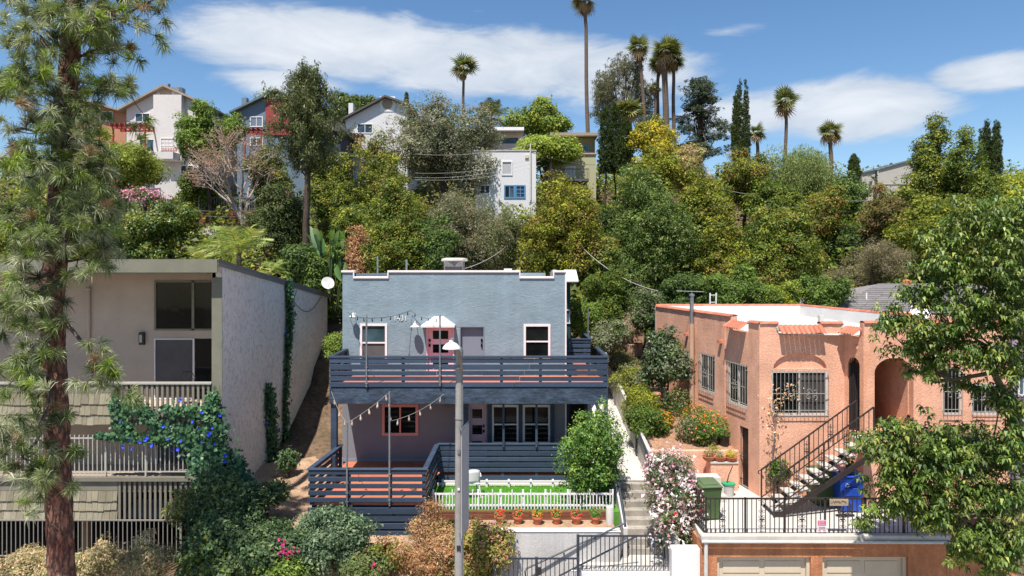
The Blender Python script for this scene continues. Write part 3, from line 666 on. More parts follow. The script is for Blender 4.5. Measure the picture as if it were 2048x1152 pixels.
# ---------------------------------------------------------------- concrete stairs, landing, gates
st = thing('concrete_stairs', 'weathered concrete stairs climbing beside the pink oleander', 'stairs', (3.7, 18.6, 2.24))
zL0 = 2.24; nst = 8; sy0, sy1 = 18.6, 20.6; sx0, sx1 = 3.12, 4.12
for i in range(nst):
    y = sy0 + (sy1 - sy0) * i / nst; z = zL0 + (3.62 - zL0) * (i + 1) / nst
    MB().box(sx0 + .012*(i % 2), sx1 - .01*(i % 3), y, sy1 + .02 - .002*i, z - .178, z).build('step', M_STEP, st, .012)
struct('landing', MB().box(X(1155, 17.6), 4.2, 17.5, 18.6, .6, zL0), M_CONCW)
MB().box(X(1143, 17.4), X(1348, 17.4), 17.36, 17.5, .6, Z(1143, 17.4)).top('landing_wall', M_WHITE, 'white wall below the stair landing fence', 'wall', bevel=.01)
MB().prism([V(4.14, 17.5, .6), V(4.14, 17.5, 3.05), V(4.14, 18.7, 3.3), V(4.14, 20.6, 4.35), V(4.14, 20.6, .6)], (.16, 0, 0)).top('stair_cheek_wall', M_STUCG, 'white stucco cheek wall rising right of the stairs', 'wall')
MB().box(X(1340, 17.3), X(1398, 17.3), 17.1, 17.4, .6, Z(1092, 17.3)).top('pier_wall', M_WHITE, 'white stucco wall under the oleander next to the garage', 'wall', bevel=.015)
MB().prism([V(3.0, 18.36, .6), V(3.0, 18.36, 3.05), V(3.0, 20.6, 4.1), V(3.0, 20.6, .6)], (.11, 0, 0)).top('stair_side_wall', M_STUCG, 'low stucco wall left of the stairs beside the last pot', 'wall')
MB().lathe([(.11, 0), (.11, .5), (.1, .52)], V(X(1222, 18.5), 18.7, 3.0), 14).top('end_post', M_CONCW, 'short pale round post at the end of the pot row', 'post', smooth=True)
def bar_fence(name, label, p0, p1, h, n, mat, cat='fence', br=.011, pr=.024, posts=(0, 1), top=.0, spike=0, slope=None, bottom=.08):
    p0, p1 = Vector(p0), Vector(p1); t = thing(name, label, cat, (p0 + p1) / 2 - V(0, 0, 0))
    MB().bar(p0 + V(0,0,h), p1 + V(0,0,h), .04, .035).build('top_rail', mat, t); MB().bar(p0 + V(0,0,bottom), p1 + V(0,0,bottom), .035, .03).build('bottom_rail', mat, t)
    bm = MB().box(-br, br, -br, br, bottom, h + spike).mesh('bar', mat)
    for i in range(1, n):
        inst('bar', bm, t, p0.lerp(p1, i / n))
    for k in posts: q = p0.lerp(p1, k); MB().box(q.x-pr, q.x+pr, q.y-pr, q.y+pr, q.z, q.z+h+.03).build('post', mat, t)
    return t
M_NVM = surf('navy_metal', (.028, .035, .05), .15, 4, .5, 40, .1, spec=.5)
bar_fence('landing_fence', 'dark navy bar fence in front of the stair landing', (X(1156, 17.45), 17.45, zL0 - .02), (X(1345, 17.45), 17.45, zL0 - .02), .98, 21, M_NVM, pr=.035)
bar_fence('street_gate', 'dark bar gate left of the landing fence with a lock box', (X(990, 17.2), 17.2, Z(1190, 17.2)), (X(1156, 17.2), 17.2, Z(1190, 17.2)), Z(1117, 17.2) - Z(1190, 17.2), 18, M_NVM, 'gate', pr=.035, posts=(0, .5, 1))
MB().box(X(1073, 17.1), X(1083, 17.1), 17.1, 17.16, Z(1150, 17.1), Z(1136, 17.1)).top('lock_box', M_BLACK, 'small black lock box on the street gate', 'lock box')
def handrail(pts, label, mat=M_NVM, r=.024, posts=()):
    t = thing('handrail', label, 'handrail', pts[0]); MB().tube(pts, r, 8).build('rail', mat, t, smooth=True)
    for a, b in posts: MB().tube([a, b], r * .8, 8).build('post', mat, t)
handrail([P(1050, 1143, 17.9), P(1053, 1137, 17.95), P(1250, 1046, 18.15)], 'upper navy handrail sloping across the grey retaining wall', posts=[(P(1050, 1143, 17.9), P(1052, 1160, 17.9)), (P(1128, 1104, 18.0), P(1128, 1110, 18.12)), (P(1190, 1072, 18.05), P(1190, 1078, 18.12))])
handrail([P(1118, 1152, 17.6), P(1272, 1073, 17.75)], 'lower navy handrail crossing behind the landing fence', posts=[(P(1150, 1135, 17.63), P(1150, 1180, 17.63))])
handrail([V(3.05, 18.4, 3.1), V(3.05, 18.6, 3.35), V(3.05, 20.6, 4.55), V(3.05, 20.6, 3.6)], 'navy handrail on the left edge of the stairs', r=.035)
handrail([V(4.06, 18.2, 2.3), V(4.06, 18.5, 3.25), V(4.06, 20.5, 4.5), V(4.06, 22.3, 4.9), V(4.06, 22.3, 4.0)], 'navy handrail on the right edge of the stairs', r=.035, posts=[(V(4.06, 20.5, 4.5), V(4.06, 20.5, 3.6))])
MB().prism([V(4.1, 20.62, 3.4), V(4.1, 20.62, 4.55), V(4.1, 30.5, 6.35), V(4.1, 30.5, 4)], (.1, 0, 0)).top('bed_kerb', M_CONC, 'long concrete kerb between walkway and planting bed', 'kerb')
MB().prism([V(2.98, 22.4, 3.4), V(2.98, 22.4, 4.3), V(2.98, 30, 5.6), V(2.98, 30, 4)], (.16, 0, 0)).top('walkway_wall', M_WHITE, 'low white wall along the walkway beside the navy balcony', 'wall')

# ---------------------------------------------------------------- street lamp with edge-on banner
LX, LYD = X(918, 16), 16.0
sl_ = thing('street_lamp', 'grey concrete street lamp post with white dome head', 'street lamp', (LX, LYD, .65))
MB().tube([V(LX, LYD, .65), V(LX, LYD, 4), V(LX - .0, LYD, Z(712, 16))], [.115, .1, .078], 16).build('post', M_GALV, sl_, smooth=True)
MB().lathe([(.09, 0), (.095, .03), (.1, .05), (.1, .13), (.07, .2), (.03, .24)], V(LX, LYD, Z(712, 16)), 14).build('post_cap', M_METG, sl_, smooth=True)
MB().tube([P(924, 742, 15.9), P(920, 720, 15.85), P(914, 694, 15.8)], .028, 10).build('arm', surf('tan_pipe', (.32, .23, .15), .15, 5, .6, 30, .1), sl_, smooth=True)
hd = MB().lathe([(.20, -.07), (.21, -.055), (.19, -.01), (.13, .05), (.07, .085), (.055, .09), (.055, .13), (.03, .14)], P(903, 692, 15.75), 22).build('lamp_head', M_WHITE, sl_, smooth=True)
MB().lathe([(.05, 0), (.05, .05), (.03, .06)], P(905, 681, 15.75), 10).build('photocell', M_METG, hd)
MB().lathe([(.11, 0), (.13, .03), (.11, .06)], V(LX, LYD, Z(737, 16)), 14).build('collar', M_METG, sl_, smooth=True)
for py, w_, h_, mt_ in ((905, .06, .10, M_METG), (978, .05, .05, M_TRIM), (1098, .09, .12, M_BLACK)): MB().box(LX - w_/2, LX + w_/2, LYD - .118, LYD - .09, Z(py, 16), Z(py, 16) + h_).build('id_plate', mt_, sl_)
MB().tube([V(LX + .1, LYD - .03, .7), V(LX + .1, LYD - .03, 4.3), V(LX + .085, LYD - .03, Z(745, 16))], .012, 6).build('conduit', M_METG, sl_)
for py in (838, 1040):
    MB().lathe([(.098, 0), (.1, .01), (.098, .02)], V(LX, LYD, Z(py, 16)), 14).build('strap', M_METG, sl_)
bn = thing('street_banner', 'narrow white banner seen edge on beside the lamp post', 'banner', P(930, 1080, 15.9))
n0 = V(X(922.5, 15.5), 15.5, 0); n1 = V(X(937, 16.4), 16.4, 0); u = n1 - n0
m = MB(); zA, zB = Z(862, 15.5), Z(1078, 15.5)
m.obox(V(n0.x, n0.y, zB), u, u.cross(UZ).normalized() * .012, V(0, 0, zA - zB)); m.build('banner_cloth', surf('banner_white', (.42, .42, .44), .06, 2, .7, 20, .1), bn)
nb = -u.cross(UZ).normalized()
rb = random.Random(8)
for k in range(14):
    z = zA - .15 - k * .165; uu = u.normalized(); w = u.length
    for j in range(3):
        q0 = .12 + j * .27
        MB().obox(V(n0.x, n0.y, z - .09) + u * q0 + nb * .004, u * rb.uniform(.1, .22), nb * .003, V(0, 0, .08)).build('lettering', M_BLACK, bn)
for zz in (zA + .02, zB - .02): MB().tube([V(LX, LYD, zz), V(n0.x - .005, n0.y - .05, zz)], .018, 8).build('bracket', M_METG, bn); 
for zz in (zA + .02, zB - .02): MB().tube([V(n0.x, n0.y - .03, zz), V(n1.x, n1.y + .03, zz)], .014, 8).build('rod', M_METG, bn)

# ---------------------------------------------------------------- poles and festoon lights
def pole(px, py0, py1, d, label):
    t = thing('festoon_pole', label, 'pole', P(px, py1, d), 'slim metal poles carrying the festoon lights'); MB().tube([P(px, py1, d), P(px, py0, d)], .028, 10).build('tube', M_METG, t, smooth=True)
    for k in (.15, .45, .8):
        py = py1 + (py0 - py1) * k * .35; MB().box(X(px, d) - .04, X(px, d) + .04, d - .032, d + .03, Z(py, d) - .015, Z(py, d) + .015).build('clamp', M_METG, t)
pole(733, 632, 774, DK - .06, 'metal pole on the balcony railing before the left upper window'); pole(880, 630, 772, DK - .06, 'metal pole on the balcony railing before the pink door')
pole(694, 845, 1012, LD - .07, 'metal pole on the left deck railing near its corner'); pole(779, 783, 1012, LD - .07, 'tall metal pole at the middle of the left deck railing')
pole(1176, 617, 680, 27, 'thin grey pole beyond the side landing')
BULB = MB().lathe([(.012, .05), (.016, .03), (.016, .005), (.026, -.03), (.03, -.06), (.02, -.09), (.004, -.1)], (0, 0, 0), 9).mesh('bulb', M_BULB, smooth=True)
BULBD = MB().lathe([(.014, .06), (.018, .04), (.018, .0), (.028, -.03), (.02, -.06), (.004, -.07)], (0, 0, 0), 9).mesh('bulb', M_BLACK, smooth=True)
def festoon(ends, sag, nb_, label, dark=False, r=.008):
    t = thing('festoon_lights', label, 'string lights', ends[0], 'strings of festoon lights')
    m = MB(); 
    for (a, b), s, k in zip(zip(ends, ends[1:]), sag, nb_):
        pts = [a.lerp(b, i/12) - V(0, 0, s * 4 * (i/12) * (1 - i/12)) for i in range(13)]; m.tube(pts, r, 5)
        for j in range(k):
            u_ = (j + .6) / k; p = a.lerp(b, u_) - V(0, 0, s * 4 * u_ * (1 - u_)); inst('bulb', BULBD if dark else BULB, t, p - V(0, 0, .06), (rr.uniform(-.2, .2), rr.uniform(-.2, .2), 0), (.85 if dark else 1.1,)*3)
    m.build('cord', M_BLACK if dark else surf('cord_grey', (.25, .23, .22), .1, 9, .6, 20, 0), t)
festoon([P(663, 783, DK - .03), P(694, 846, LD - .05), P(779, 784, LD - .05)], [.12, .05], [3, 5], 'festoon lights rising to the tall pole at the left deck')
festoon([P(779, 784, LD - .05), P(781, 842, LD - .05), P(888, 788, DK - .05)], [.0, .12], [2, 5], 'festoon lights sagging from the deck pole to the balcony fascia')
festoon([P(696, 625, D0 - .06), P(733, 636, DK - .03), P(822, 621, D0 - .08), P(862, 638, D0 - .3), P(880, 634, DK - .03)], [.05, .08, .06, .03], [3, 5, 3, 1], 'festoon lights across the upper facade above the left window', True)
festoon([P(1133, 622, 25.8), P(1176, 622, 27)], [.02], [3], 'short festoon string behind the right corner of the blue house', True)

# ---------------------------------------------------------------- apartment block on the left
M_APF = surf('taupe_stucco', (.46, .37, .30), .08, 1.2, .92, 22, .5, .02, fine=.08, fscale=30)
def side_stucco():
    m, nt, b, out = nodes('skip_trowel_stucco'); c = (.86, .775, .69)
    col = ramp(nt, tex(nt, .5, 5, .6), [(.3, mul(c, .88)), (.7, mul(c, 1.05))])
    fl = ramp(nt, tex(nt, 17, 4, .66, .9, (1, .8, .42)), [(.5, (0, 0, 0)), (.62, (1, 1, 1))])
    col = mixc(nt, mixc(nt, 1, fl, (.62,)*3, 'MULTIPLY'), col, mul(c, .42)); nt.links.new(col, b.inputs['Base Color']); b.inputs['Roughness'].default_value = .95
    bump(nt, b, tex(nt, 17, 4, .66, .9, (1, .8, .42)), .6, .03); return m
M_APS = side_stucco()
M_OLIVE = surf('olive_trim', (.19, .185, .14), .12, 2, .75, 30, .2, fine=.1)
M_SHINGLE = surf('olive_shingle', (.27, .235, .165), .15, 4, .85, 25, .4, .01, (1, 1, .2), rnd=.22, fine=.12)
M_SLAT = surf('olive_slat', (.20, .18, .14), .12, 3, .8, 25, .2, rnd=.12)
M_IVORY = surf('ivory_metal', (.42, .40, .35), .08, 4, .6, 40, .1)
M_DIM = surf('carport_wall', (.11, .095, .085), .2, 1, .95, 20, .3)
AX = -8.85; AF = 20.8; AW = 22.3; AL = -21.0
AP = thing('apartment_building', 'taupe stucco apartment block with balconies behind the pine', 'building', (-14, AF, .6))
zr0, zr1 = Z(523, 20.6), 8.8
def roofz(y): return zr0 - .06 + (zr1 - zr0) * (y - 20.6) / (32.7 - 20.6)
# side wall, subdivided, with a swelling foot
m = MB(); ny, nz = 30, 26
def sw(y, k):
    z0 = .9 + max(0, (y - 20.8)) * .13; z1 = roofz(y); z = z0 + (z1 - z0) * k
    bulge = .42 * max(0, 1 - (z - 1.6) / 2.6) ** 2 * max(0, 1 - abs(y - 21.6) / 2.6) if z > 1.4 else .3 * max(0, 1 - abs(y - 21.6) / 2.6)
    return V(AX + bulge, y, z)
for j in range(ny + 1):
    for i in range(nz + 1): m.v.append(sw(AF + (32.7 - AF) * j / ny, i / nz))
for j in range(ny):
    for i in range(nz): m.f.append((j*(nz+1)+i, (j+1)*(nz+1)+i, (j+1)*(nz+1)+i+1, j*(nz+1)+i+1))
m.build('side_wall', M_APS, AP, smooth=True)
MB().prism([V(AX - .3, AF, .5), V(AX - .3, AF, roofz(AF)), V(AX - .3, 32.7, roofz(32.7)), V(AX - .3, 32.7, 2.2)], (.29, 0, 0)).build('wall_core', M_APS, AP)
MB().box(AX - .29, AX + .02, AF - .02, AF + .001, .9, roofz(AF) - .4).build('wall_edge', M_OLIVE, AP)
m = MB(); m.prism([V(AL, 20.45, zr0 - .02), V(AL, 33.4, roofz(33.4) + .05), V(AL, 33.4, roofz(33.4) + .15), V(AL, 20.45, zr0 + .07)], (AX - AL + .06, 0, 0)); m.build('roof', surf('roof_gravel', (.20, .18, .16), .2, 6, .95, 60, .5), AP)
MB().box(AL, AX + .03, 20.42, 20.448, Z(545, 20.4), zr0 + .05).build('fascia', M_OLIVE, AP); MB().box(AL, AX - .3, 20.45, 20.8, Z(547, 20.4), Z(545, 20.4)).build('soffit', M_OLIVE, AP)
m = MB(); m.prism([V(AX + .002, 20.45, zr0 - .12), V(AX + .002, 33.4, roofz(33.4) - .05), V(AX + .002, 33.4, roofz(33.4) + .12), V(AX + .002, 20.45, zr0 + .05)], (.05, 0, 0)); m.build('rake_board', surf('weathered_grey_board', (.20, .20, .19), .2, 3, .85, 30, .3, stretch=(1, .2, 1)), AP)
zF1 = Z(800, AW); zF0 = Z(953, AF) - .06; zC0 = Z(1040, AF)
# upper recessed wall
def ah(px0, px1, py0, py1): return (X(px0, AW) - AL, X(px1, AW) - AL, Z(py1, AW) - zF1, Z(py0, AW) - zF1)
hU = ah(309, 434, 561, 661); hD = ah(309, 434, 677, 800); hD = (hD[0], hD[1], 0.02, hD[3])
m = MB(); wall(m, (AL, AW, zF1), UX, UZ, AX - .3 - AL, roofz(AW) - zF1, .2, [hU, hD]); m.build('front_wall', M_APF, AP)
window(AP, (AL + hU[0], AW, zF1 + hU[2]), UX, UZ, hU[1]-hU[0], hU[3]-hU[2], M_OLIVE, G_DARK, .06, .03, 'single')
MB().box(X(384, AW), X(389, AW), AW - .03, AW + .02, zF1 + hU[2], zF1 + hU[3]).build('mullion', M_OLIVE, AP)
sd_ = MB(); x0, x1, z0, z1 = AL + hD[0], AL + hD[1], zF1 + .02, zF1 + hD[3]
for a, b in ((x0, x0 + .035), (X(386, AW), X(389, AW)), ): sd_.box(a, b, AW - .03, AW + .03, z0, z1)
sd_.box(x0 + .035, X(386, AW), AW - .03, AW + .03, z1 - .035, z1); sd_.box(x0 + .035, X(386, AW), AW - .03, AW + .03, z0, z0 + .05)
sdo = sd_.build('sliding_door', M_WHITE, AP); MB().box(x0 + .036, X(385.9, AW), AW - .005, AW + .005, z0 + .05, z1 - .036).build('screen', M_SCREEN, sdo); MB().box(X(389.1, AW), x1, AW + .02, AW + .03, z0, z1).build('pane', G_DARK, sdo)
MB().box(x1 - .03, x1, AW - .03, AW + .019, z0, z1).build('jamb', M_OLIVE, sdo)
MB().box(X(433, 20.85), AX - .291, AF, AF + .2, zF1 - .2, roofz(AF) - .1).build('corner_post', M_OLIVE, AP)
sc = MB().box(X(281, AW), X(291, AW), AW - .12, AW - .002, Z(689, AW), Z(664, AW)).build('wall_sconce', M_BLACK, AP, .01); MB().box(X(283, AW), X(288, AW), AW - .135, AW - .121, Z(684, AW), Z(669, AW)).build('diffuser', M_IVORY, sc)
MB().tube([P(177, 575, AW - .06), P(177, 706, AW - .06)], .055, 10).build('downpipe', M_APF, AP); MB().lathe([(.055, 0), (.09, .04), (.06, .09)], P(177, 580, AW - .06), 12).build('pipe_head', M_APF, AP)
# balcony slabs
def balcony(zf, label):
    s = MB().box(AL, AX - .3, AF + .05, AW, zf - .16, zf).build('balcony_floor', M_APF, AP, label=label); return s
balcony(zF1, 'upper balcony floor'); balcony(zF0, 'middle balcony floor')
# middle recessed wall and its door
m = MB(); wall(m, (AL, AW, zF0), UX, UZ, AX - .3 - AL, zF1 - .17 - zF0, .2, [(X(310, AW) - AL, X(400, AW) - AL, .02, zF1 - zF0 - .45)]); m.build('front_wall', M_APF, AP)
sm_ = MB().box(X(310, AW), X(316, AW), AW - .03, AW + .03, zF0 + .02, zF1 - .45); sm_.box(X(382, AW), X(388, AW), AW - .03, AW + .03, zF0 + .02, zF1 - .45); sm_.box(X(316, AW), X(382, AW), AW - .03, AW + .03, zF1 - .5, zF1 - .45)
smo = sm_.build('sliding_door', M_WHITE, AP); MB().box(X(316, AW), X(382, AW), AW, AW + .01, zF0 + .02, zF1 - .5).build('screen', M_SCREEN, smo); MB().box(X(388, AW), X(400, AW), AW + .03, AW + .04, zF0 + .02, zF1 - .45).build('pane', G_DARK, smo)
# carport level
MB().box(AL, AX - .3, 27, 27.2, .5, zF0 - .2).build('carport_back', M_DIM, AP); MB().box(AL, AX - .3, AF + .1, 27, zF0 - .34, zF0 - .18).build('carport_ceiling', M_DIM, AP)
MB().box(AL - .2, AL, AF, 32.7, .5, 9.2).build('far_wall', M_APF, AP)
MB().tube([P(172, 1152, 21.6), P(172, 1030, 21.6)], .14, 12).build('carport_post', surf('tan_post', (.34, .24, .15), .12, 2, .9, 20, .2), AP)
# shingled aprons, slat screens, rails
def apron(px0, px1, py0, py1, pyb, label):
    a = MB().box(X(px0, AF), X(px1, AF), AF, AF + .04, Z(pyb, AF), Z(py0, AF)).build('apron', M_OLIVE, AP, label=label)
    rows_ = 3; h = (py1 - py0) / rows_ * AF / F; rs = random.Random(px0 + int(py0))
    for r_ in range(rows_):
        zt_ = Z(py0, AF) - r_ * h; x = X(px0, AF)
        while x < X(px1, AF) - .02:
            w = rs.uniform(.13, .24); w = min(w, X(px1, AF) - x); hh = h * rs.uniform(1.04, 1.2)
            mb_ = MB(); mb_.prism([V(x + .004, AF - .012 , zt_), V(x + w - .004, AF - .012, zt_), V(x + w - .004, AF - .05 - rs.uniform(0, .012), zt_ - hh), V(x + .004, AF - .05 - rs.uniform(0, .012), zt_ - hh)], (0, .011, 0)); mb_.build('shingle', M_SHINGLE, a); x += w
    return a
apron(-120, 233, 786, 846, 846, 'shingled apron of the upper balcony'); apron(-120, 236, 981, 1036, 1036, 'shingled apron of the middle balcony')
MB().box(X(-120, AF), X(233, AF), AF - .02, AF + .03, Z(785.7, AF), Z(768, AF)).build('apron_board', M_SLAT, AP); MB().box(X(-120, AF), X(236, AF), AF - .02, AF + .03, Z(980.7, AF), Z(962, AF)).build('apron_board', M_SLAT, AP)
tr = MB().box(X(-120, AF), AX - .29, AF - .07, AF + .06, Z(768, AF), Z(764, AF)).build('balcony_rail_cap', M_IVORY, AP); MB().box(X(-120, AF), AX - .29, AF - .1, AF + .05, Z(961, AF), Z(953, AF)).build('balcony_ledge', M_SLAT, AP)
smh = MB().box(-.035, .035, 0, .045, 0, Z(769, AF) - Z(850, AF)).mesh('slat', M_SLAT); px = 244
scr = MB().box(X(236, AF), AX - .3, AF + .045, AF + .07, Z(778, AF), Z(770, AF)).build('balcony_screen', M_SLAT, AP)
while px < 440: inst('slat', smh, scr, (X(px, AF), AF - .03, Z(850, AF))); px += 10.2
smh2 = MB().box(-.035, .035, 0, .045, 0, Z(962, AF) - Z(1042, AF)).mesh('slat', M_SLAT); px = 240
scr2 = MB().box(X(238, AF), AX - .3, AF + .045, AF + .07, Z(985, AF), Z(963, AF)).build('balcony_screen', M_SLAT, AP)
while px < 440: inst('slat', smh2, scr2, (X(px, AF), AF - .03, Z(1042, AF))); px += 10.2
rl = bar_fence('balcony_railing', 'ivory metal bar railing of the middle apartment balcony', (X(-120, AF), AF - .02, Z(952, AF)), (X(430, AF), AF - .02, Z(952, AF)), Z(876, AF) - Z(952, AF), 61, M_IVORY, 'railing', .014, .025, (0, .4, .604, .75, 1), spike=.1, bottom=.14)
cf = bar_fence('carport_fence', 'tall grey bar fence closing the apartment carport', (X(-120, AF - .1), AF - .1, Z(1118, AF)), (X(362, AF - .1), AF - .1, Z(1118, AF)), Z(1038, AF) - Z(1118, AF), 54, surf('dull_grey_metal', (.24, .22, .19), .1, 4, .7, 30, .1), 'fence', .012, .03, (0, 1), bottom=.14)
ms = thing('mesh_panel', 'expanded metal mesh panel behind the middle balcony railing by the trunk', 'panel', P(75, 950, AF + .3))
m = MB(); k0, k1, q0, q1 = X(50, AF + .3), X(92, AF + .3), Z(950, AF + .3), Z(848, AF + .3); s = .07
i = -30
while k0 + i * s < k1:
    for sg in (1, -1):
        a = V(k0 + i * s, AF + .3, q0 if sg > 0 else q1); L_ = (q1 - q0); pts = []
        b_ = V(a.x + L_ * .6, AF + .3, q1 if sg > 0 else q0)
        t0 = max(0, (k0 - a.x) / (L_ * .6)); t1 = min(1, (k1 - a.x) / (L_ * .6))
        if t1 > t0: m.bar(a.lerp(b_, t0), a.lerp(b_, t1), .006)
    i += 1
m.build('mesh', M_IVORY, ms)
# patio chair glimpsed behind the balcony rail
pc = thing('patio_chair', 'dark wrought iron chair behind the upper balcony rail', 'chair', V(X(372, 21.8), 21.8, zF1)); b = V(X(372, 21.8), 21.8, zF1); m = MB()
m.tube([b + V(-.22, .05, .45), b + V(-.24, .1, .8), b + V(-.12, .12, .98), b + V(.12, .12, .98), b + V(.24, .1, .8), b + V(.22, .05, .45)], .014, 6); m.tube([b + V(-.22, .1, .7), b + V(0, .12, .96), b + V(.22, .1, .7)], .01, 6); m.tube([b + V(-.15, .1, .93), b + V(0, .1, .6), b + V(.15, .1, .93)], .01, 6); m.build('backrest', M_BLACK, pc)
MB().lathe([(.22, .43), (.23, .45), (.1, .46)], b + V(0, -.15, 0), 14).build('seat', M_BLACK, pc)
for sx in (-1, 1):
    for sy in (-.33, .05): MB().tube([b + V(sx*.18, sy, .44), b + V(sx*.22, sy, 0)], .012, 6).build('leg', M_BLACK, pc)
# satellite dish on the roof's rear corner
def dish(name, c, r, nrm, label, foot):
    t = thing(name, label, 'satellite dish', foot); nrm = Vector(nrm).normalized()
    prof = [(.01, 0)] + [(r * k / 6, .22 * r * (k / 6) ** 2) for k in range(1, 7)] + [(r * .97, .22 * r + .02), (.01, .02)]
    MB().lathe(prof, c, 22, nrm).build('reflector', M_WHITE, t, smooth=True)
    MB().tube([Vector(c) - nrm * .02, Vector(c) - nrm * .12, Vector(foot)], .022, 8).build('mast', M_METG, t)
    a = Vector(c) + nrm * (r * .95); e = Vector(c) - V(0, 0, r * .9) ; MB().tube([e, a - V(0, 0, .1)], .012, 6).build('feed_arm', M_METG, t); MB().lathe([(.03, -.04), (.035, 0), (.02, .05)], a - V(0, 0, .1), 8).build('feed_horn', M_WHITE, t)
dish('satellite_dish', P(655, 567, 31.5), .30, (.45, -.8, .35), 'white satellite dish on the rear roof corner of the apartment block', V(X(640, 32), 32, roofz(32) + .1))
MB().tube([P(592, 580, 27.5) + V(.03, 0, 0)] + [V(AX + .03, 27.5 + k * .45, 8.75 - .55 * math.sin(math.pi * k / 9)) for k in range(10)], .012, 5).top('wall_cable', M_BLACK, 'black cable drooping across the apartment side wall', 'cable')

# car in the carport
def car():
    M_CAR = surf('dark_car_paint', (.012, .016, .03), .1, 3, .25, 30, 0, spec=.6); 
    c = V(X(298, 23.5), 22.0, .62); t = thing('parked_car', 'dark parked car in the apartment carport, windscreen coloured bright like a reflection', 'car', c)
    prof = [(0, .28), (.02, .62), (.25, .74), (1.15, .92), (1.85, 1.38), (2.3, 1.45), (3.3, 1.42), (4.0, 1.02), (4.4, .95), (4.45, .35)]
    m = MB(); n = len(prof); hw = .86
    for (yy, zz) in prof:
        k = .78 if zz > 1.2 else .97
        m.v += [c + V(-hw * k, yy, zz), c + V(hw * k, yy, zz)]
    b0 = len(m.v); 
    for (yy, zz) in prof: m.v += [c + V(-hw, yy, .25), c + V(hw, yy, .25)]
    for i in range(n - 1):
        m.f.append((2*i, 2*i+1, 2*i+3, 2*i+2)); m.f.append((2*i, 2*i+2, b0+2*i+2, b0+2*i)); m.f.append((2*i+1, b0+2*i+1, b0+2*i+3, 2*i+3))
    m.f.append((b0, b0+1, 1, 0)); m.build('body', M_CAR, t, smooth=True)
    m = MB(); m.poly([c + V(-.76, 1.19, .95), c + V(.76, 1.19, .95), c + V(.62, 1.82, 1.375), c + V(-.62, 1.82, 1.375)])
    ws = m.build('windscreen', glass('windscreen', (.16, .22, .34), .02, .05), t); ws.location.z += .012; ws.location.y -= .006  # bright reflection is put into the glass base colour
    for sx in (-1, 1):
        MB().box(c.x + sx*.76 - .12, c.x + sx*.76 + .1, c.y - .02, c.y + .05, c.z + .55, c.z + .68).build('headlight', M_WHITE, t)
        for yy in (.8, 3.5):
            w = MB().lathe([(.2, -.1), (.32, -.09), (.33, 0), (.32, .09), (.2, .1)], c + V(sx*.8, yy, .32), 18, (1, 0, 0)).build('wheel', M_BLACK, t)
    MB().box(c.x - .4, c.x + .4, c.y - .015, c.y + .02, c.z + .42, c.z + .56).build('grille', M_BLACK, t)
car()
# ---------------------------------------------------------------- the orange stucco house
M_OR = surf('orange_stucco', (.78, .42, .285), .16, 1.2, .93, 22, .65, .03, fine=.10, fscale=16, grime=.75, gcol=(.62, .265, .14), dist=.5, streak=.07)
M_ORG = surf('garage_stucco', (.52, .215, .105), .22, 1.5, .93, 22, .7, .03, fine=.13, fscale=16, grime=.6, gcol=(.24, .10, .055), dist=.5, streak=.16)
M_TILE = surf('clay_tile', (.50, .17, .10), .15, 5, .8, 30, .2, rnd=.18, fine=.12)
M_BEIGE = surf('beige_garage_door', (.58, .48, .36), .06, 1.5, .7, 30, .1, fine=.05, grime=.25, gcol=(.42, .33, .24))
M_GRILLB = surf('grille_iron', (.36, .33, .29), .15, 5, .6, 40, .1)
M_GRILL = surf('white_iron', (.55, .52, .48), .1, 5, .6, 40, .1)
G_CUR = glass('curtained_glass', (.055, .05, .05), .03, .06)
OC = V(7.25, 20.0, 3.2); ed = V(-.193, 1, 0).normalized(); LS = 7.64; OZ = 3.2
O_ = thing('orange_house', 'orange stucco bungalow with clay tile trim and flat white roof', 'house', (9.5, 21, OZ))
ZP = 8.42; far = OC + ed * LS
def us(t): return LS - t * 1.0185
uw = -ed
# side wall with three barred windows and a basement door
sw_holes = [(us(1.776), us(.63), 5.80 - OZ, 7.10 - OZ), (us(3.69), us(2.65), 5.86 - OZ, 7.14 - OZ), (us(4.85), us(4.42), 6.0 - OZ, 7.1 - OZ), (us(1.10), us(.60), .15, 5.2 - OZ)]
gap = (us(1.62), us(.60))
m = MB(); wall(m, (far.x, far.y, OZ), uw, UZ, LS, 8.1 - OZ, .22, sw_holes)
def sidebox(a, b, z0, z1, t=.22, out=0):
    p = far + uw * a; n = V(ed.y, -ed.x, 0); n = V(-ed.y, ed.x, 0) if n.x > 0 else n
    return MB().obox(V(p.x, p.y, z0) + n * out, uw * (b - a), -n * (t + out), V(0, 0, z1 - z0))
nside = V(-ed.y, ed.x, 0); nside = nside if nside.x < 0 else -nside
m.build('side_wall', M_OR, O_)
sidebox(0, gap[0], 8.102, 8.52).build('parapet', M_OR, O_); sidebox(gap[1], LS, 8.102, ZP).build('parapet', M_OR, O_)
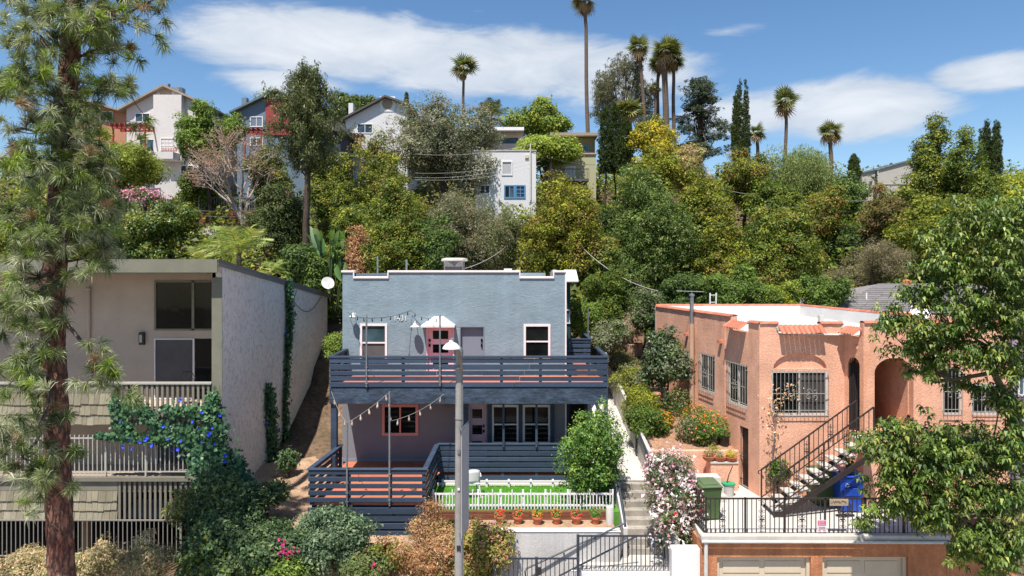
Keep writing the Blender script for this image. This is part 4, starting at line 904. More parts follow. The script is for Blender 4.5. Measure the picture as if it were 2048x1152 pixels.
# front wall with the arched niche over its big window
fx1 = 9.74; fw_ = fx1 - OC.x
wx0, wx1, wz0, wz1 = X(1543, 20) - OC.x, X(1655, 20) - OC.x, Z(830, 20) - OZ, Z(742, 20) - OZ
m = MB(); wall(m, (OC.x + .0, OC.y, OZ), UX, UZ, fw_, 8.1 - OZ, .22, [(wx0, wx1, wz0, wz1), (X(1547, 20) - OC.x, X(1653, 20) - OC.x, Z(737, 20) - OZ, Z(706, 20) - OZ, Z(706, 20) - Z(737, 20) - .02)]); m.build('front_wall', M_OR, O_)
MB().box(X(1544, 20), X(1656, 20), 20.09, 20.2, Z(740, 20), Z(700, 20)).build('niche_back', M_OR, O_)
g0, g1 = X(1557, 20), X(1641, 20)
MB().box(OC.x, g0, 20, 20.22, 8.102, ZP).build('parapet', M_OR, O_); MB().box(g1, fx1, 20, 20.22, 8.102, ZP).build('parapet', M_OR, O_)
# porch
pc0 = V(9.89, 19.2, 0); zpf = 5.36; zpt = 8.5
pl = V(9.74, 20.0, 0) - pc0
m = MB(); wall(m, (9.736, 20.0, OZ), (pc0 - V(9.74, 20, 0)), UZ, pl.length, 8.1 - OZ, .16, [(.16, .66, zpf - OZ, Z(714, 19.6) - OZ, .24)]); m.build('porch_side', M_OR, O_)
m = MB(); wall(m, (9.892, 19.2, OZ), UX, UZ, 1.6, zpt - OZ, .22, [(X(1749, 19.2) - 9.89, X(1827, 19.2) - 9.89, zpf - OZ + .0, Z(716, 19.2) - OZ, .42)]); m.build('porch_front', M_OR, O_)
MB().box(9.95, 11.48, 19.43, 21.4, OZ, zpf - .02).build('porch_floor', M_OR, O_); MB().box(9.76, 11.6, 21.4, 21.55, OZ, 8.1).build('porch_back', M_OR, O_); MB().box(11.27, 11.488, 19.43, 21.4, zpf, 8.1).build('porch_wall', M_OR, O_); MB().box(9.8, 11.27, 19.43, 21.4, 7.75, 7.85).build('porch_ceiling', M_OR, O_)
dm = MB().box(10.02, 10.06, 19.95, 20.75, zpf, zpf + 2.05).build('front_door', M_BLACK, O_, label='dark barred entry door inside the porch arch')
dd = MB().obox(V(9.79, 19.78, zpf), (.36, .0, 0), (0, .05, 0), (0, 0, 1.95)).build('security_door', M_BLACK, O_)
for k in range(6): MB().box(9.80 + k*.065, 9.81 + k*.065, 19.76, 19.78, zpf + .1, zpf + 2.2).build('bar', M_IRON, dd)
MB().box(10.0, 10.45, 21.3, 21.39, zpf, zpf + 2.1).build('inner_door', M_BLACK, O_)
for k in range(7): MB().tube([V(10.15 + k*.07, 21.25, zpf), V(10.15 + k*.07, 21.25, zpf + 2.1)], .012, 6).build('inner_door_bar', M_IRON, O_)
# right wing
RWY = 20.6
m = MB(); wall(m, (11.50, RWY, 2.8), UX, UZ, 3.52, 5.6, .22, [(X(1943, RWY) - 11.5, X(2000, RWY) - 11.5, Z(829, RWY) - 2.8, Z(768, RWY) - 2.8), (X(1885, RWY) - 11.5, X(1922, RWY) - 11.5, Z(829, RWY) - 2.8, Z(735, RWY) - 2.8)]); m.build('wing_wall', M_OR, O_)
MB().box(14.8, 15.02, RWY + .222, 27, 2.8, 8.4).build('wing_side', M_OR, O_)
# back and right parapets, roof
far2 = V(11.6, 27.5, 0)
MB().obox(V(far.x, far.y - .02, 7.2), (far2.x - far.x, far2.y - far.y, 0), (0, .2, 0), (0, 0, 1.36)).build('parapet', M_ROOFW, O_)
MB().obox(V(far2.x, far2.y, 7.2), (12.25 - far2.x, 20.85 - far2.y, 0), (.2, 0, 0), (0, 0, 1.36)).build('parapet', M_ROOFW, O_)
m = MB(); m.prism([V(OC.x + .1, 20.15, 8.103), V(11.9, 19.5, 8.103), V(12.24, 20.9, 8.103), V(11.6, 27.5, 8.13), V(far.x + .1, far.y, 8.13)], (0, 0, .03)); m.build('roof', M_ROOFW, O_)
MB().box(12.3, 15, RWY + .2, 27, 8.1, 8.2).build('roof', M_ROOFW, O_)
# barred windows
def grille(o, u, v, w, h, nb, parent, out=.09, mat=M_GRILLB):
    o, u, v = Vector(o), Vector(u).normalized(), Vector(v).normalized(); n = u.cross(v); m = MB(); o = o + n * out
    for i in range(nb + 1): a = o + u * (w * i / nb); m.bar(a - v*.04, a + v * (h + .04), .010, .010, n)
    for k in (0, .12, .5, 1.0): m.bar(o + v * h * k, o + u * w + v * h * k, .016, .016, n)
    for cx_ in (.3, .7) if w > 1.2 else (.5,):
        for a in range(4):
            th0 = a * math.pi / 2; c_ = o + u * (w * cx_) + v * (h * (.42 if a % 2 else .55)) + u * (.09 * (1 if a > 1 else -1))
            pts = [c_ + (u * math.cos(th0 + k * .8) + v * math.sin(th0 + k * .8)) * (.09 - .009 * k) for k in range(8)]; m.tube(pts, .007, 4, False)
    for i in (0, nb):
        for k in (.1, .9): a = o + u * (w * i / nb) + v * (h * k); m.bar(a, a - n * out, .012)
    gr = m.build('security_grille', mat, parent); return gr
def obarwin(o, u, w, h, nb, style='slider', fm=None):
    wdw = window(O_, Vector(o), u, UZ, w, h, fm or M_GRILL, [G_DARK, G_CUR], .05, .03, style, recess=.04); grille(o, u, UZ, w, h, nb, wdw)
obarwin(V(OC.x + wx0, 20, OZ + wz0), UX, wx1 - wx0, wz1 - wz0, 14)
for hhole in sw_holes[:3]: p = far + uw * hhole[0]; obarwin(V(p.x, p.y, OZ + hhole[2]), uw, hhole[1]-hhole[0], hhole[3]-hhole[2], 8 if hhole[1]-hhole[0] > .6 else 4)
obarwin(V(X(1943, RWY), RWY, Z(829, RWY)), UX, X(2000, RWY) - X(1943, RWY), Z(768, RWY) - Z(829, RWY), 7); obarwin(V(X(1885, RWY), RWY, Z(829, RWY)), UX, X(1922, RWY) - X(1885, RWY), Z(735, RWY) - Z(829, RWY), 5, 'single')
p = far + uw * sw_holes[3][0]; hh = sw_holes[3]
bd = MB().obox(V(p.x, p.y, 3.35) - nside * .12, uw * (hh[1]-hh[0]), -nside * .04, V(0, 0, 1.85)).build('basement_door', M_BLACK, O_); grille(V(p.x, p.y, 3.37) - nside * .05, uw, UZ, hh[1]-hh[0], 1.8, 6, bd, .03, M_IRON)
# clay barrel tiles: hanging awnings and parapet caps
def barrel(L, r=.075, th=.012, n=6):
    m = MB()
    for s_, rad in ((0, r), (1, r - th)):
        for e in (0, L):
            for k in range(n + 1): a = math.pi * k / n; m.v.append(V(rad * math.cos(a), e, rad * math.sin(a) * .75))
    q = n + 1
    for k in range(n):
        m.f += [(k, k+1, q+k+1, q+k), (2*q+k, 3*q+k, 3*q+k+1, 2*q+k+1), (k, 2*q+k, 2*q+k+1, k+1), (q+k, q+k+1, 3*q+k+1, 3*q+k)]
    m.f += [(0, q, 3*q, 2*q), (n, 2*q+n, 3*q+n, q+n)]
    return m.mesh('roof_tile', M_TILE, smooth=True)
BT = barrel(.36); BC = barrel(.34, .15, .015)
def awning(p0, p1, n, z, out, drop, label):
    """tiles side by side from p0 to p1, sloping outward"""
    p0, p1 = Vector(p0), Vector(p1); u = (p1 - p0); nrm = u.normalized().cross(UZ)
    aw = MB().obox(V(p0.x, p0.y, z - .03) + nrm * .001, u, nrm * .05, V(0, 0, .03)).build('tile_awning', M_OR, O_, label=label)
    sl = (nrm * out - UZ * drop).normalized(); xx = u.normalized(); zz = xx.cross(sl)
    if zz.z < 0: zz = -zz
    rot = Matrix((xx, sl, zz)).transposed()
    if rot.determinant() < 0: rot = Matrix((-xx, sl, zz)).transposed()
    for i in range(n):
        q = p0 + u * ((i + .5) / n); o = inst('roof_tile', BT, aw, V(q.x, q.y, z) , rot.to_euler(), (u.length / n / .155, 1, 1))
za = Z(653, 20) + .02
awning(V(g0 - .02, 20, 0), V(g1 + .05, 20, 0), 9, za, .30, .22, 'tile awning above the big front window')
s0 = far + uw * gap[0]; s1 = far + uw * gap[1]
awning(V(s0.x, s0.y, 0), V(s1.x, s1.y, 0), 7, za + .03, .30, .2, 'tile awning above the near side window')
q0 = V(9.736, 20, 0); q1 = pc0
awning(V(9.76, 19.86, 0), V(9.88, 19.25, 0), 5, Z(655, 19.6), .32, .2, 'tile awning above the porch arch')
def caps(p0, p1, z, label=None, w=1.0):
    p0, p1 = Vector(p0), Vector(p1); u = p1 - p0; n = max(1, round(u.length / .3)); ang = math.atan2(u.y, u.x) - math.pi / 2
    hd_ = MB().bar(V(p0.x, p0.y, z + .004), V(p1.x, p1.y, z + .004), .2, .008).build('parapet_cap', M_TILE, O_)
    for i in range(n): q = p0.lerp(p1, i / n); inst('roof_tile', BC, hd_, V(q.x, q.y, z + .004), (R(1.5), 0, ang + rr.uniform(-.02, .02)), (w, u.length / n / .33, .55))
ins = -nside * .1
caps(far + ins, far + uw * gap[0] + ins, 8.52); caps(far + uw * gap[1] + ins, OC + ins, ZP); caps(V(OC.x, 20.1, 0), V(g0, 20.1, 0), ZP); caps(V(g1, 20.1, 0), V(fx1 - .05, 20.1, 0), ZP)
caps(V(9.9, 19.3, 0), V(11.48, 19.3, 0), zpt); caps(far + V(0, .08, 0), far2 + V(0, .08, 0), 8.56, w=.7); caps(far2 + V(.1, 0, 0), V(12.35, 20.9, 0), 8.56, w=.7); caps(V(12.4, RWY + .1, 0), V(15, RWY + .1, 0), 8.4)
# vent stack, scuppers, drain spouts on the side wall
pp = OC + ed * (4.1 * 1.0185) + nside * .12
MB().tube([V(pp.x, pp.y, 4.9), V(pp.x, pp.y, 8.1)], .085, 12).build('vent_pipe', surf('tan_vent', (.48, .30, .20), .1, 3, .8, 30, .1), O_, smooth=True); MB().tube([V(pp.x, pp.y, 8.102), V(pp.x, pp.y, Z(592, 24.1))], .07, 12).build('vent_stack', M_METG, O_, smooth=True); MB().lathe([(.1, 0), (.1, .06), (.04, .09)], V(pp.x, pp.y, Z(592, 24.1)), 12).build('vent_cap', M_METG, O_)
an = MB(); az_ = Z(583, 24.1); an.tube([V(pp.x - .55, pp.y, az_ + .02), V(pp.x + .42, pp.y, az_ - .01)], .012, 6); an.tube([V(pp.x, pp.y, az_ - .1), V(pp.x, pp.y, az_)], .012, 6); an.build('aerial', M_METG, O_)
for t in (2.15, 4.6, 6.9):
    q = OC + ed * (t * 1.0185); MB().obox(V(q.x, q.y, 7.62) + nside * .12, nside * -.13, ed * .14, V(0, 0, .1)).build('scupper', M_TILE, O_)
dsp = OC + ed * (1.95 * 1.0185) + nside * .02; MB().tube([V(dsp.x, dsp.y, 3.6), V(dsp.x, dsp.y, 8.3)], .02, 6).build('conduit', M_OR, O_)
for q in (V(g0 + .02, 20.12, ZP - .12), V(g1 - .02, 20.12, ZP - .12), V(fx1 - .02, 20.0, ZP - .12)): MB().tube([q - V(0, .16, 0), q + V(0, .2, 0)], .09, 10).build('tile_end', M_CONCW, O_)
MB().box(X(1559, 20.6), X(1580, 20.6), 20.5, 20.8, 8.13, 8.3).build('roof_vent', M_METG, O_); MB().box(X(1640, 24), X(1648, 24), 24, 24.2, 8.13, 8.4).build('roof_vent', M_CONCW, O_)
dish('satellite_dish', P(1840, 624, 21.4), .29, (-.25, -.85, .45), 'white satellite dish on the orange house roof behind the leaves', V(X(1842, 21.6), 21.6, 8.14))

# ---------------------------------------------------------------- garage block, terrace, railing, stair
ga = thing('garage_block', 'orange stucco garage with two beige doors below the terrace', 'garage', (8, 17, .6))
GX0, GX1 = X(1402, 17), X(1893, 17)
m = MB(); dh = Z(1114, 17) - .6
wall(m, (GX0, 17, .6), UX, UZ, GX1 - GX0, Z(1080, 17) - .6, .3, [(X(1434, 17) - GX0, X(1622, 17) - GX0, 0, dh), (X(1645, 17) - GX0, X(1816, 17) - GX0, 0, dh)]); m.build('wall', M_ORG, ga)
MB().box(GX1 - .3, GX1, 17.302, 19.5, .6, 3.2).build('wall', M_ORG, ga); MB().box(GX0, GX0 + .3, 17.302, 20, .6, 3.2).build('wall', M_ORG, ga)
for a, b in ((1434, 1622), (1645, 1816)):
    x0, x1 = X(a, 17.0), X(b, 17.0); d_ = MB().box(x0 + .08, x1 - .08, 17.16, 17.2, .6, .6 + dh - .06).build('garage_door', M_BEIGE, ga)
    MB().box(x0, x0 + .078, 17.08, 17.2, .6, .6 + dh).build('jamb', M_BEIGE, d_); MB().box(x1 - .078, x1, 17.08, 17.2, .6, .6 + dh).build('jamb', M_BEIGE, d_); MB().box(x0 + .08, x1 - .08, 17.08, 17.2, .6 + dh - .058, .6 + dh).build('head', M_BEIGE, d_)
    for r_ in range(4):
        z1 = .6 + dh - .1 - r_ * .54
        for c_ in range(2):
            w = (x1 - x0 - .16); xa = x0 + .08 + w * (.05 + c_ * .48); MB().box(xa, xa + w * .42, 17.142, 17.158, z1 - .36, z1 - .06).build('panel', M_BEIGE, d_, .006)
        MB().box(x0 + .08, x1 - .08, 17.15, 17.159, z1 - .47, z1 - .46).build('seam', surf('door_seam_strip', (.25, .2, .15), .1, 3, .8, 20, 0), d_)  # brown strip drawn along each door section seam
MB().box(GX0 - .02, GX1 + .05, 16.9, 17.1, Z(1080, 17) + .002, Z(1068, 17)).build('slab_edge', M_CONC, ga, .02)
MB().tube([V(GX0 - .02, 16.86, Z(1079, 17)), V(GX1, 16.86, Z(1079, 17) - .02)], .04, 8).build('gutter', M_GRILL, ga); MB().tube([V(X(1412, 16.9), 16.9, Z(1080, 16.9)), V(X(1412, 16.9), 16.9, .6)], .05, 8).build('downspout', M_GRILL, ga)
struct('terrace', MB().prism([V(GX0, 17.1, 3.2), V(GX1, 17.1, 3.2), V(GX1, 21, 3.2), V(GX0 + .4, 21.6, 3.2)], (0, 0, .16)), M_CONCW)
zT = 3.362
tr_ = bar_fence('terrace_railing', 'brown iron railing with scroll work along the terrace edge', (X(1412, 17.08), 17.08, zT - .02), (X(1888, 17.08), 17.08, zT - .02), Z(997, 17.08) - zT + .02, 52, M_IRON, 'railing', .009, .02, (0, .165, .331, .5, .667, .833, 1), bottom=.07)
scm = MB()
for sx in (-1, 1):
    for k in range(4):
        c_ = V(sx * .045, 0, .24 + k * .12); sg = 1 if k % 2 else -1
        scm.tube([c_ + V(math.cos(a * .9) * (.045 - .004*a) * sx, 0, sg * math.sin(a * .9) * (.045 - .004*a)) for a in range(8)], .0065, 4, False)
scm.box(-.06, .06, -.008, .008, .39, .42); scm.tube([V(0, 0, .18), V(0, 0, .70)], .008, 5)
SCR = scm.mesh('scroll', M_IRON)
for px in (1445, 1524, 1604, 1685, 1838): inst('scroll', SCR, tr_, (X(px, 17.06), 17.06, zT))
bar_fence('terrace_railing', 'short iron railing return behind the oleander', (X(1412, 17.08), 17.16, zT - .02), (X(1400, 17.08) + .05, 19.3, zT - .02), Z(997, 17.08) - zT + .02, 16, M_IRON, 'railing', .009, .02, (1,), bottom=.07)
bar_fence('sloping_railing', 'iron railing sloping down to the street right of the garage', V(X(1893, 17), 17.05, 3.0), V(X(2075, 17), 17.05, Z(1165, 17)), .9, 24, M_IRON, 'railing', .009, .02, (0, .5, 1), bottom=.07)
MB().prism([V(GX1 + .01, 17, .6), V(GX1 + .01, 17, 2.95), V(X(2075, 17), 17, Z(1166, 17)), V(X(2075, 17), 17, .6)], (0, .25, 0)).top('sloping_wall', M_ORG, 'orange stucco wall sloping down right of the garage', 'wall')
# signs hung on the railing
sg = thing('notice_sign', 'pink and white notice sign tied to the terrace railing', 'sign', P(1643, 1064, 17.0))
M_PSG = surf('sign_pink', (.62, .10, .24), .04, 3, .5, 20, 0); M_WSG = surf('sign_white', (.74, .68, .70), .04, 3, .5, 20, 0)
x0, x1 = X(1635, 17.04), X(1652, 17.04); MB().box(x0, x1, 17.03, 17.04, Z(1064, 17.04), Z(1040, 17.04)).build('board', M_WSG, sg); MB().box(x0 + .004, x1 - .004, 17.024, 17.029, Z(1050.5, 17.04), Z(1040.5, 17.04)).build('header', M_PSG, sg)
for k, (s_, pz, sz) in enumerate((('DO NOT', 1043.6, .042), ('BLOCK', 1046.6, .042), ('DRIVEWAY', 1049.9, .034))): text_part(s_, 'lettering', sg, (X(1643.5, 17.02), 17.02, Z(pz, 17.02)), sz, M_WSG, .001)
for k in range(3): MB().box(x0 + .02, x1 - .02, 17.024, 17.029, Z(1054 + 2*k, 17.04), Z(1053.4 + 2*k, 17.04)).build('text_line', M_METG, sg)
MB().box(x0 + .015, x0 + .08, 17.024, 17.029, Z(1061.5, 17.04), Z(1060, 17.04)).build('footer', M_PSG, sg); MB().box(x1 - .08, x1 - .015, 17.024, 17.029, Z(1061.5, 17.04), Z(1060, 17.04)).build('footer', M_PSG, sg)
ws = thing('welcome_board', 'weathered wooden board hung under the terrace top rail', 'sign', P(1677, 1012, 17.0))
MB().box(X(1659, 17.04), X(1696, 17.04), 17.02, 17.045, Z(1011, 17.04), Z(998, 17.04)).build('board', surf('weathered_wood', (.40, .30, .21), .25, 5, .9, 25, .4, stretch=(.2, 1, 1), grime=.5, gcol=(.2, .13, .09)), ws)
for px in (1664, 1691): MB().box(X(px, 17.03) - .006, X(px, 17.03) + .006, 17.02, 17.05, Z(998, 17.04), Z(994, 17.04)).build('hanger', M_IRON, ws)
m = MB(); rb = random.Random(2)
for k in range(9):
    a = X(1663 + k * 3.4, 17.01); m.tube([V(a, 17.014, Z(1004 + rb.uniform(-2, 2), 17.01)), V(a + .02, 17.014, Z(1002 + rb.uniform(-2, 3), 17.01)), V(a + .035, 17.014, Z(1006 + rb.uniform(-2, 2), 17.01))], .006, 4)
m.build('carved_writing', M_BLACK, ws)['kind'] = 'stuff'

# steel entry stair
es = thing('entry_stair', 'brown iron stair with concrete treads rising to the orange porch', 'stairs', (8, 18.9, zT))
ns = 11; tx0, tx1 = 7.0, 9.75; tz0, tz1 = zT, zpf; ty0, ty1 = 18.35, 19.15
tm = MB().box(-.15, .15, ty0, ty1, -.05, 0).mesh('tread', M_CONC)
for i in range(ns):
    k = (i + 1) / (ns + 0); x = tx0 + (tx1 - tx0) * k; z = tz0 + (tz1 - tz0) * k; inst('tread', tm, es, (x - .1, 0, z)) if False else MB().box(x - .24, x + .04, ty0 + .02, ty1, z - .05, z).build('tread', M_CONC, es, .008)
for y in (ty0 - .03, ty1 + .01): MB().prism([V(tx0 + .05, y, tz0 - .02), V(tx0 + .25, y, tz0 - .02), V(tx1 + .1, y, tz1 - .30), V(tx1 + .1, y, tz1 - .13), V(tx0 + .05, y, tz0 + .02)], (0, .035, 0)).build('stringer', M_IRON, es)
slp = (tz1 - tz0) / (tx1 - tx0)
for y, lab in ((ty0 - .06, 'near'), (ty1 + .06, 'far')):
    a, b = V(tx0 + .02, y, tz0 + 1.02), V(tx1 - .05, y, tz0 + 1.02 + slp * (tx1 - tx0 - .07)); rl_ = MB().bar(a, b, .045, .03).build('railing', M_IRON, es)
    MB().bar(a - V(0, 0, .78), b - V(0, 0, .78), .03, .02).build('lower_rail', M_IRON, rl_)
    MB().tube([a + V(0, 0, 0), a + V(-.08, 0, -.04), a + V(-.09, 0, -.1), a + V(-.05, 0, -.12)], .016, 6).build('scroll_end', M_IRON, rl_)
    n = 20
    for i in range(n + 1):
        q = a.lerp(b, i / n); post = i in (0, n // 2, n); w = .018 if post else .008; MB().box(q.x - w, q.x + w, q.y - w, q.y + w, q.z - (1.0 if post else .78), q.z).build('baluster', M_IRON, rl_)
    for i in (4.5, 9.5, 14.5): q = a.lerp(b, i / n); inst('scroll', SCR, rl_, (q.x, q.y - .01, q.z - .82))
MB().box(tx1 + .02, 9.95, ty0, 19.2, tz1 - .12, tz1 - .001).build('top_landing', M_CONC, es)
# porch-level post rail beside the door
# ---------------------------------------------------------------- bins, bucket, pots on the terrace
def bin_(name, label, b, w, d, h, mat, lidmat, rz=0, group=None, emblem=None):
    t = thing(name, label, 'bin', b, group); t.rotation_euler[2] = rz; k = .82
    m = MB(); lo = [(-w*k/2, -d*k/2, .04), (w*k/2, -d*k/2, .04), (w*k/2, d*k/2, .04), (-w*k/2, d*k/2, .04)]; md = [(-w*.97/2, -d*.97/2, h*.8), (w*.97/2, -d*.97/2, h*.8), (w*.97/2, d*.97/2, h*.8), (-w*.97/2, d*.97/2, h*.8)]
    hi = [(-w/2, -d/2, h*.86), (w/2, -d/2, h*.86), (w/2, d/2, h*.9), (-w/2, d/2, h*.9)]; hb = [(-w/2, -d/2, h*.8), (w/2, -d/2, h*.8), (w/2, d/2, h*.8), (-w/2, d/2, h*.8)]
    rings = [lo, md, hb, hi]; m.v = [Vector(p) for r_ in rings for p in r_]
    m.f = [(3, 2, 1, 0), (12, 13, 14, 15)] + [(4*r_+i, 4*r_+(i+1) % 4, 4*r_+4+(i+1) % 4, 4*r_+4+i) for r_ in range(3) for i in range(4)]
    link('body', m.mesh('body', mat, bevel=.02), None, t)
    lm = MB(); lm.prism([V(-w*.53, -d*.55, h*.872), V(w*.53, -d*.55, h*.872), V(w*.53, d*.52, h*.925), V(-w*.53, d*.52, h*.925)], (0, 0, .045)); lm.prism([V(-w*.36, -d*.36, h*.925), V(w*.36, -d*.36, h*.925), V(w*.36, d*.36, h*.965), V(-w*.36, d*.36, h*.965)], (0, 0, .03))
    link('lid', lm.mesh('lid', lidmat, bevel=.012), None, t)
    link('handle', MB().tube([V(-w*.4, d*.56, h*.9), V(-w*.4, d*.64, h*.93), V(w*.4, d*.64, h*.93), V(w*.4, d*.56, h*.9)], .016, 8).mesh('handle', mat), None, t)
    for sx in (-1, 1): link('wheel', MB().lathe([(.05, -.03), (.12, -.03), (.125, 0), (.12, .03), (.05, .03)], V(sx*w*.36, d*.42, .125), 16, (1, 0, 0)).mesh('wheel', M_BLACK), None, t)
    if emblem:
        for a in range(3):
            th = a * 2.094 + .5; e = MB(); cc = V(-w*.2, -d*.5 - .004, h*.68); p = lambda r_, q: cc + V(math.cos(q) * r_, 0, math.sin(q) * r_)
            e.prism([p(.06, th), p(.06, th + 1.2), p(.075, th + 1.55), p(.03, th + 1.2), p(.035, th)], (0, -.003, 0)); link('recycling_arrow', e.mesh('recycling_arrow', M_WHITE), None, t)
        link('rib', MB().prism([V(-w*.33, -d*.47, h*.42), V(w*.33, -d*.47, h*.42), V(w*.36, -d*.5, h*.62), V(-w*.36, -d*.5, h*.62)], (0, -.02, 0)).mesh('rib', mat, bevel=.015), None, t)
    return t
M_GB = surf('green_bin_plastic', (.06, .105, .035), .12, 2, .5, 30, .05, spec=.4); M_GBL = surf('green_bin_lid', (.10, .15, .07), .1, 2, .5, 30, .05, spec=.4); M_BB = surf('blue_bin_plastic', (.012, .065, .40), .1, 2, .35, 30, .04, spec=.5)
bin_('wheelie_bin', 'dark green wheeled bin standing by the terrace railing corner', V(X(1418, 18.2), 18.35, zT), .56, .62, 1.0, M_GB, M_GBL, R(6), 'wheeled bins on the terrace')
bin_('wheelie_bin', 'bright blue recycling bin beside the iron stair', V(X(1692, 19.0), 18.95, zT), .64, .7, 1.12, M_BB, M_BB, R(-4), 'wheeled bins on the terrace', True)
bin_('wheelie_bin', 'green wheeled bin half hidden under the iron stair', V(X(1643, 19.4), 19.45, zT), .55, .6, 1.02, M_GB, M_GBL, R(3), 'wheeled bins on the terrace')
hr = thing('hose_reel', 'round wire hose reel on the terrace before the blue bin', 'hose reel', V(X(1690, 18.3), 18.3, zT)); c_ = V(X(1690, 18.3), 18.3, zT + .22)
for k in range(4): MB().tube([c_ + V(math.cos(a*.449) * (.2 - .03*k), .02*k, math.sin(a*.449) * (.2 - .03*k)) for a in range(15)], .012, 6).build('coil', M_BLACK, hr)
MB().box(c_.x - .2, c_.x + .3, c_.y + .08, c_.y + .12, zT, zT + .05).build('stand', M_IRON, hr)
t = thing('potted_plant', 'small black pot with a plant on the blue bin lid', 'potted plant', V(X(1698, 18.9), 18.9, zT + 1.12)); b = V(X(1698, 18.9), 18.9, zT + 1.12)
MB().lathe([(.08, 0), (.09, .1), (.105, .11), (.105, .14), (.06, .13)], b, 12).build('pot', M_BLACK, t, smooth=True); MB().box(b.x - .12, b.x + .12, b.y - .1, b.y + .1, b.z - .012, b.z - .001).build('saucer', M_BLACK, t); small_plant('leaves', t, b + V(0, 0, .1), .15, 90, GREENS, .09, 77)
ld_ = thing('planter_ledge', 'orange stucco ledge carrying cactus pots beside the side door', 'ledge', (5.9, 20.9, zT))
MB().box(X(1418, 20.7), X(1472, 20.7), 20.5, 21.3, zT - .1, Z(927, 20.5)).build('wall', M_OR, ld_); MB().box(X(1417, 20.7), X(1473, 20.7), 20.47, 21.32, Z(927, 20.5) + .002, Z(924, 20.5)).build('cap', M_CONCW, ld_)
for k in range(3): MB().box(X(1395, 20), X(1443, 20), 20.05 - k*.28, 20.48, zT + .18*(2-k), zT + .18*(3-k) - .002).build('step', M_CONCW, ld_)
zC = Z(924, 20.5) + .002
M_CACT = [(.10, .13, .05), (.16, .17, .05), (.07, .10, .05)]
BOWL = MB().lathe([(.10, 0), (.16, .05), (.19, .13), (.175, .135), (.14, .10)], (0, 0, 0), 16).mesh('pot', M_TERRA, smooth=True)
for px, dd_, nm, pal, r_ in ((1417, 20.65, 'left shallow terracotta bowl of cactus on the orange ledge', [(.13, .13, .06), (.2, .17, .07)], .17), (1439, 20.62, 'terracotta bowl with a round grey cactus, middle of the ledge', [(.28, .24, .14), (.2, .2, .12)], .13), (1462, 20.6, 'grey pot of yellow green succulent next to the side door', [(.30, .27, .03), (.22, .22, .03)], .17), (1428, 21.1, 'green succulent clump behind the cactus bowls', [(.16, .18, .02), (.1, .13, .03)], .22)):
    b = V(X(px, dd_), dd_, zC); t = thing('potted_cactus', nm, 'potted plant', b, 'pots on the orange ledge'); link('pot', BOWL, None, t); small_plant('plant', t, b + V(0, 0, .1), r_, 170, pal, .06, int(px), .8)
bk = thing('bucket', 'white plastic bucket with a green rim on the terrace', 'bucket', V(X(1459, 20), 20.1, zT)); b = V(X(1459, 20), 20.1, zT)
MB().lathe([(.15, 0), (.18, .33), (.17, .33), (.14, .02)], b, 18).build('pail', M_CONCW, bk, smooth=True); MB().lathe([(.17, .331), (.2, .335), (.2, .37), (.17, .375)], b, 18).build('rim', surf('green_plastic', (.02, .32, .14), .1, 3, .4, 20, 0), bk, smooth=True); MB().tube([b + V(-.05, 0, .36), b + V(.02, .02, .6), b + V(.14, .05, .85)], .014, 6).build('hose', M_IRON, bk)
for px, py, r_, nm in ((1345 + 65, 905, .2, 'black nursery pot on the bed edge behind the oleander'), (1385 + 40, 893, .18, 'black nursery pot behind the cactus bowls'), (1447, 893, .17, 'black nursery pot nearest the orange wall')):
    b = P(px, py, 21.6); b.z = 4.35; t = thing('nursery_pot', nm, 'pot', b, 'black nursery pots on the bed edge'); MB().lathe([(r_*.8, 0), (r_, .34), (r_*1.06, .35), (r_*.9, .35), (r_*.7, .05)], b, 14).build('pot', M_BLACK, t, smooth=True); small_plant('leaves', t, b + V(0, 0, .3), .24, 150, GREENS, .09, int(px) + 5)
MB().box(4.2, 7.0, 21.02, 21.22, 2.5, 4.42).top('bed_wall', M_OR, 'orange stucco retaining wall holding the planting bed', 'wall')
# garden bench and clutter on the planting bed, terraces climbing behind
bn_ = thing('garden_bench', 'cream stone bench on the planting bed by the orange house', 'bench', P(1312, 790, 25)); b = V(X(1312, 25), 25.2, bedz(5.2, 25.2))
MB().box(b.x - .5, b.x + .48, b.y - .22, b.y + .22, b.z + .36, b.z + .44).build('seat', M_CONCW, bn_, .015); MB().box(b.x - .42, b.x - .28, b.y - .16, b.y + .16, b.z - .05, b.z + .358).build('leg', M_CONCW, bn_); MB().box(b.x + .26, b.x + .4, b.y - .16, b.y + .16, b.z - .05, b.z + .358).build('leg', M_CONCW, bn_)
MB().box(b.x - .72, b.x + .1, b.y - .75, b.y - .35, b.z - .03, b.z + .12).top('stone_slab', M_CONCW, 'flat pale stone slab before the garden bench', 'slab', bevel=.015)
tw = thing('garden_terraces', 'stacked block retaining terraces climbing behind the walkway', 'retaining wall', V(5.4, 29.5, 5.5))
rt = random.Random(12); M_BLK = surf('garden_block', (.42, .27, .19), .2, 4, .95, 30, .4, rnd=.25, fine=.15)
for k in range(5):
    y = 28.9 + k * .95; z = 5.4 + k * .52; x = X(1228, y)
    while x < X(1298, y):
        w = rt.uniform(.22, .42); MB().box(x, x + w - .015, y + rt.uniform(-.03, .03), y + .25, z - .35, z + .2 + rt.uniform(-.03, .03)).build('block', M_BLK, tw, .015); x += w
    patch('terrace_soil', lambda x_, y_, z=z: z + .12 + .04 * math.sin(x_ * 7 + y_ * 5), X(1226, y), X(1300, y), y + .2, y + 1.0, 8, 4, M_DIRT)
MB().tube([V(4.32, 29.5, bedz(4.3, 29.5) + .1), V(4.34, 26, bedz(4.3, 26) + .1), V(4.36, 21.4, bedz(4.3, 21.4) + .08)], .03, 8).top('drain_pipe', M_METG, 'grey pipe lying down the slope between hedge and bed', 'pipe')
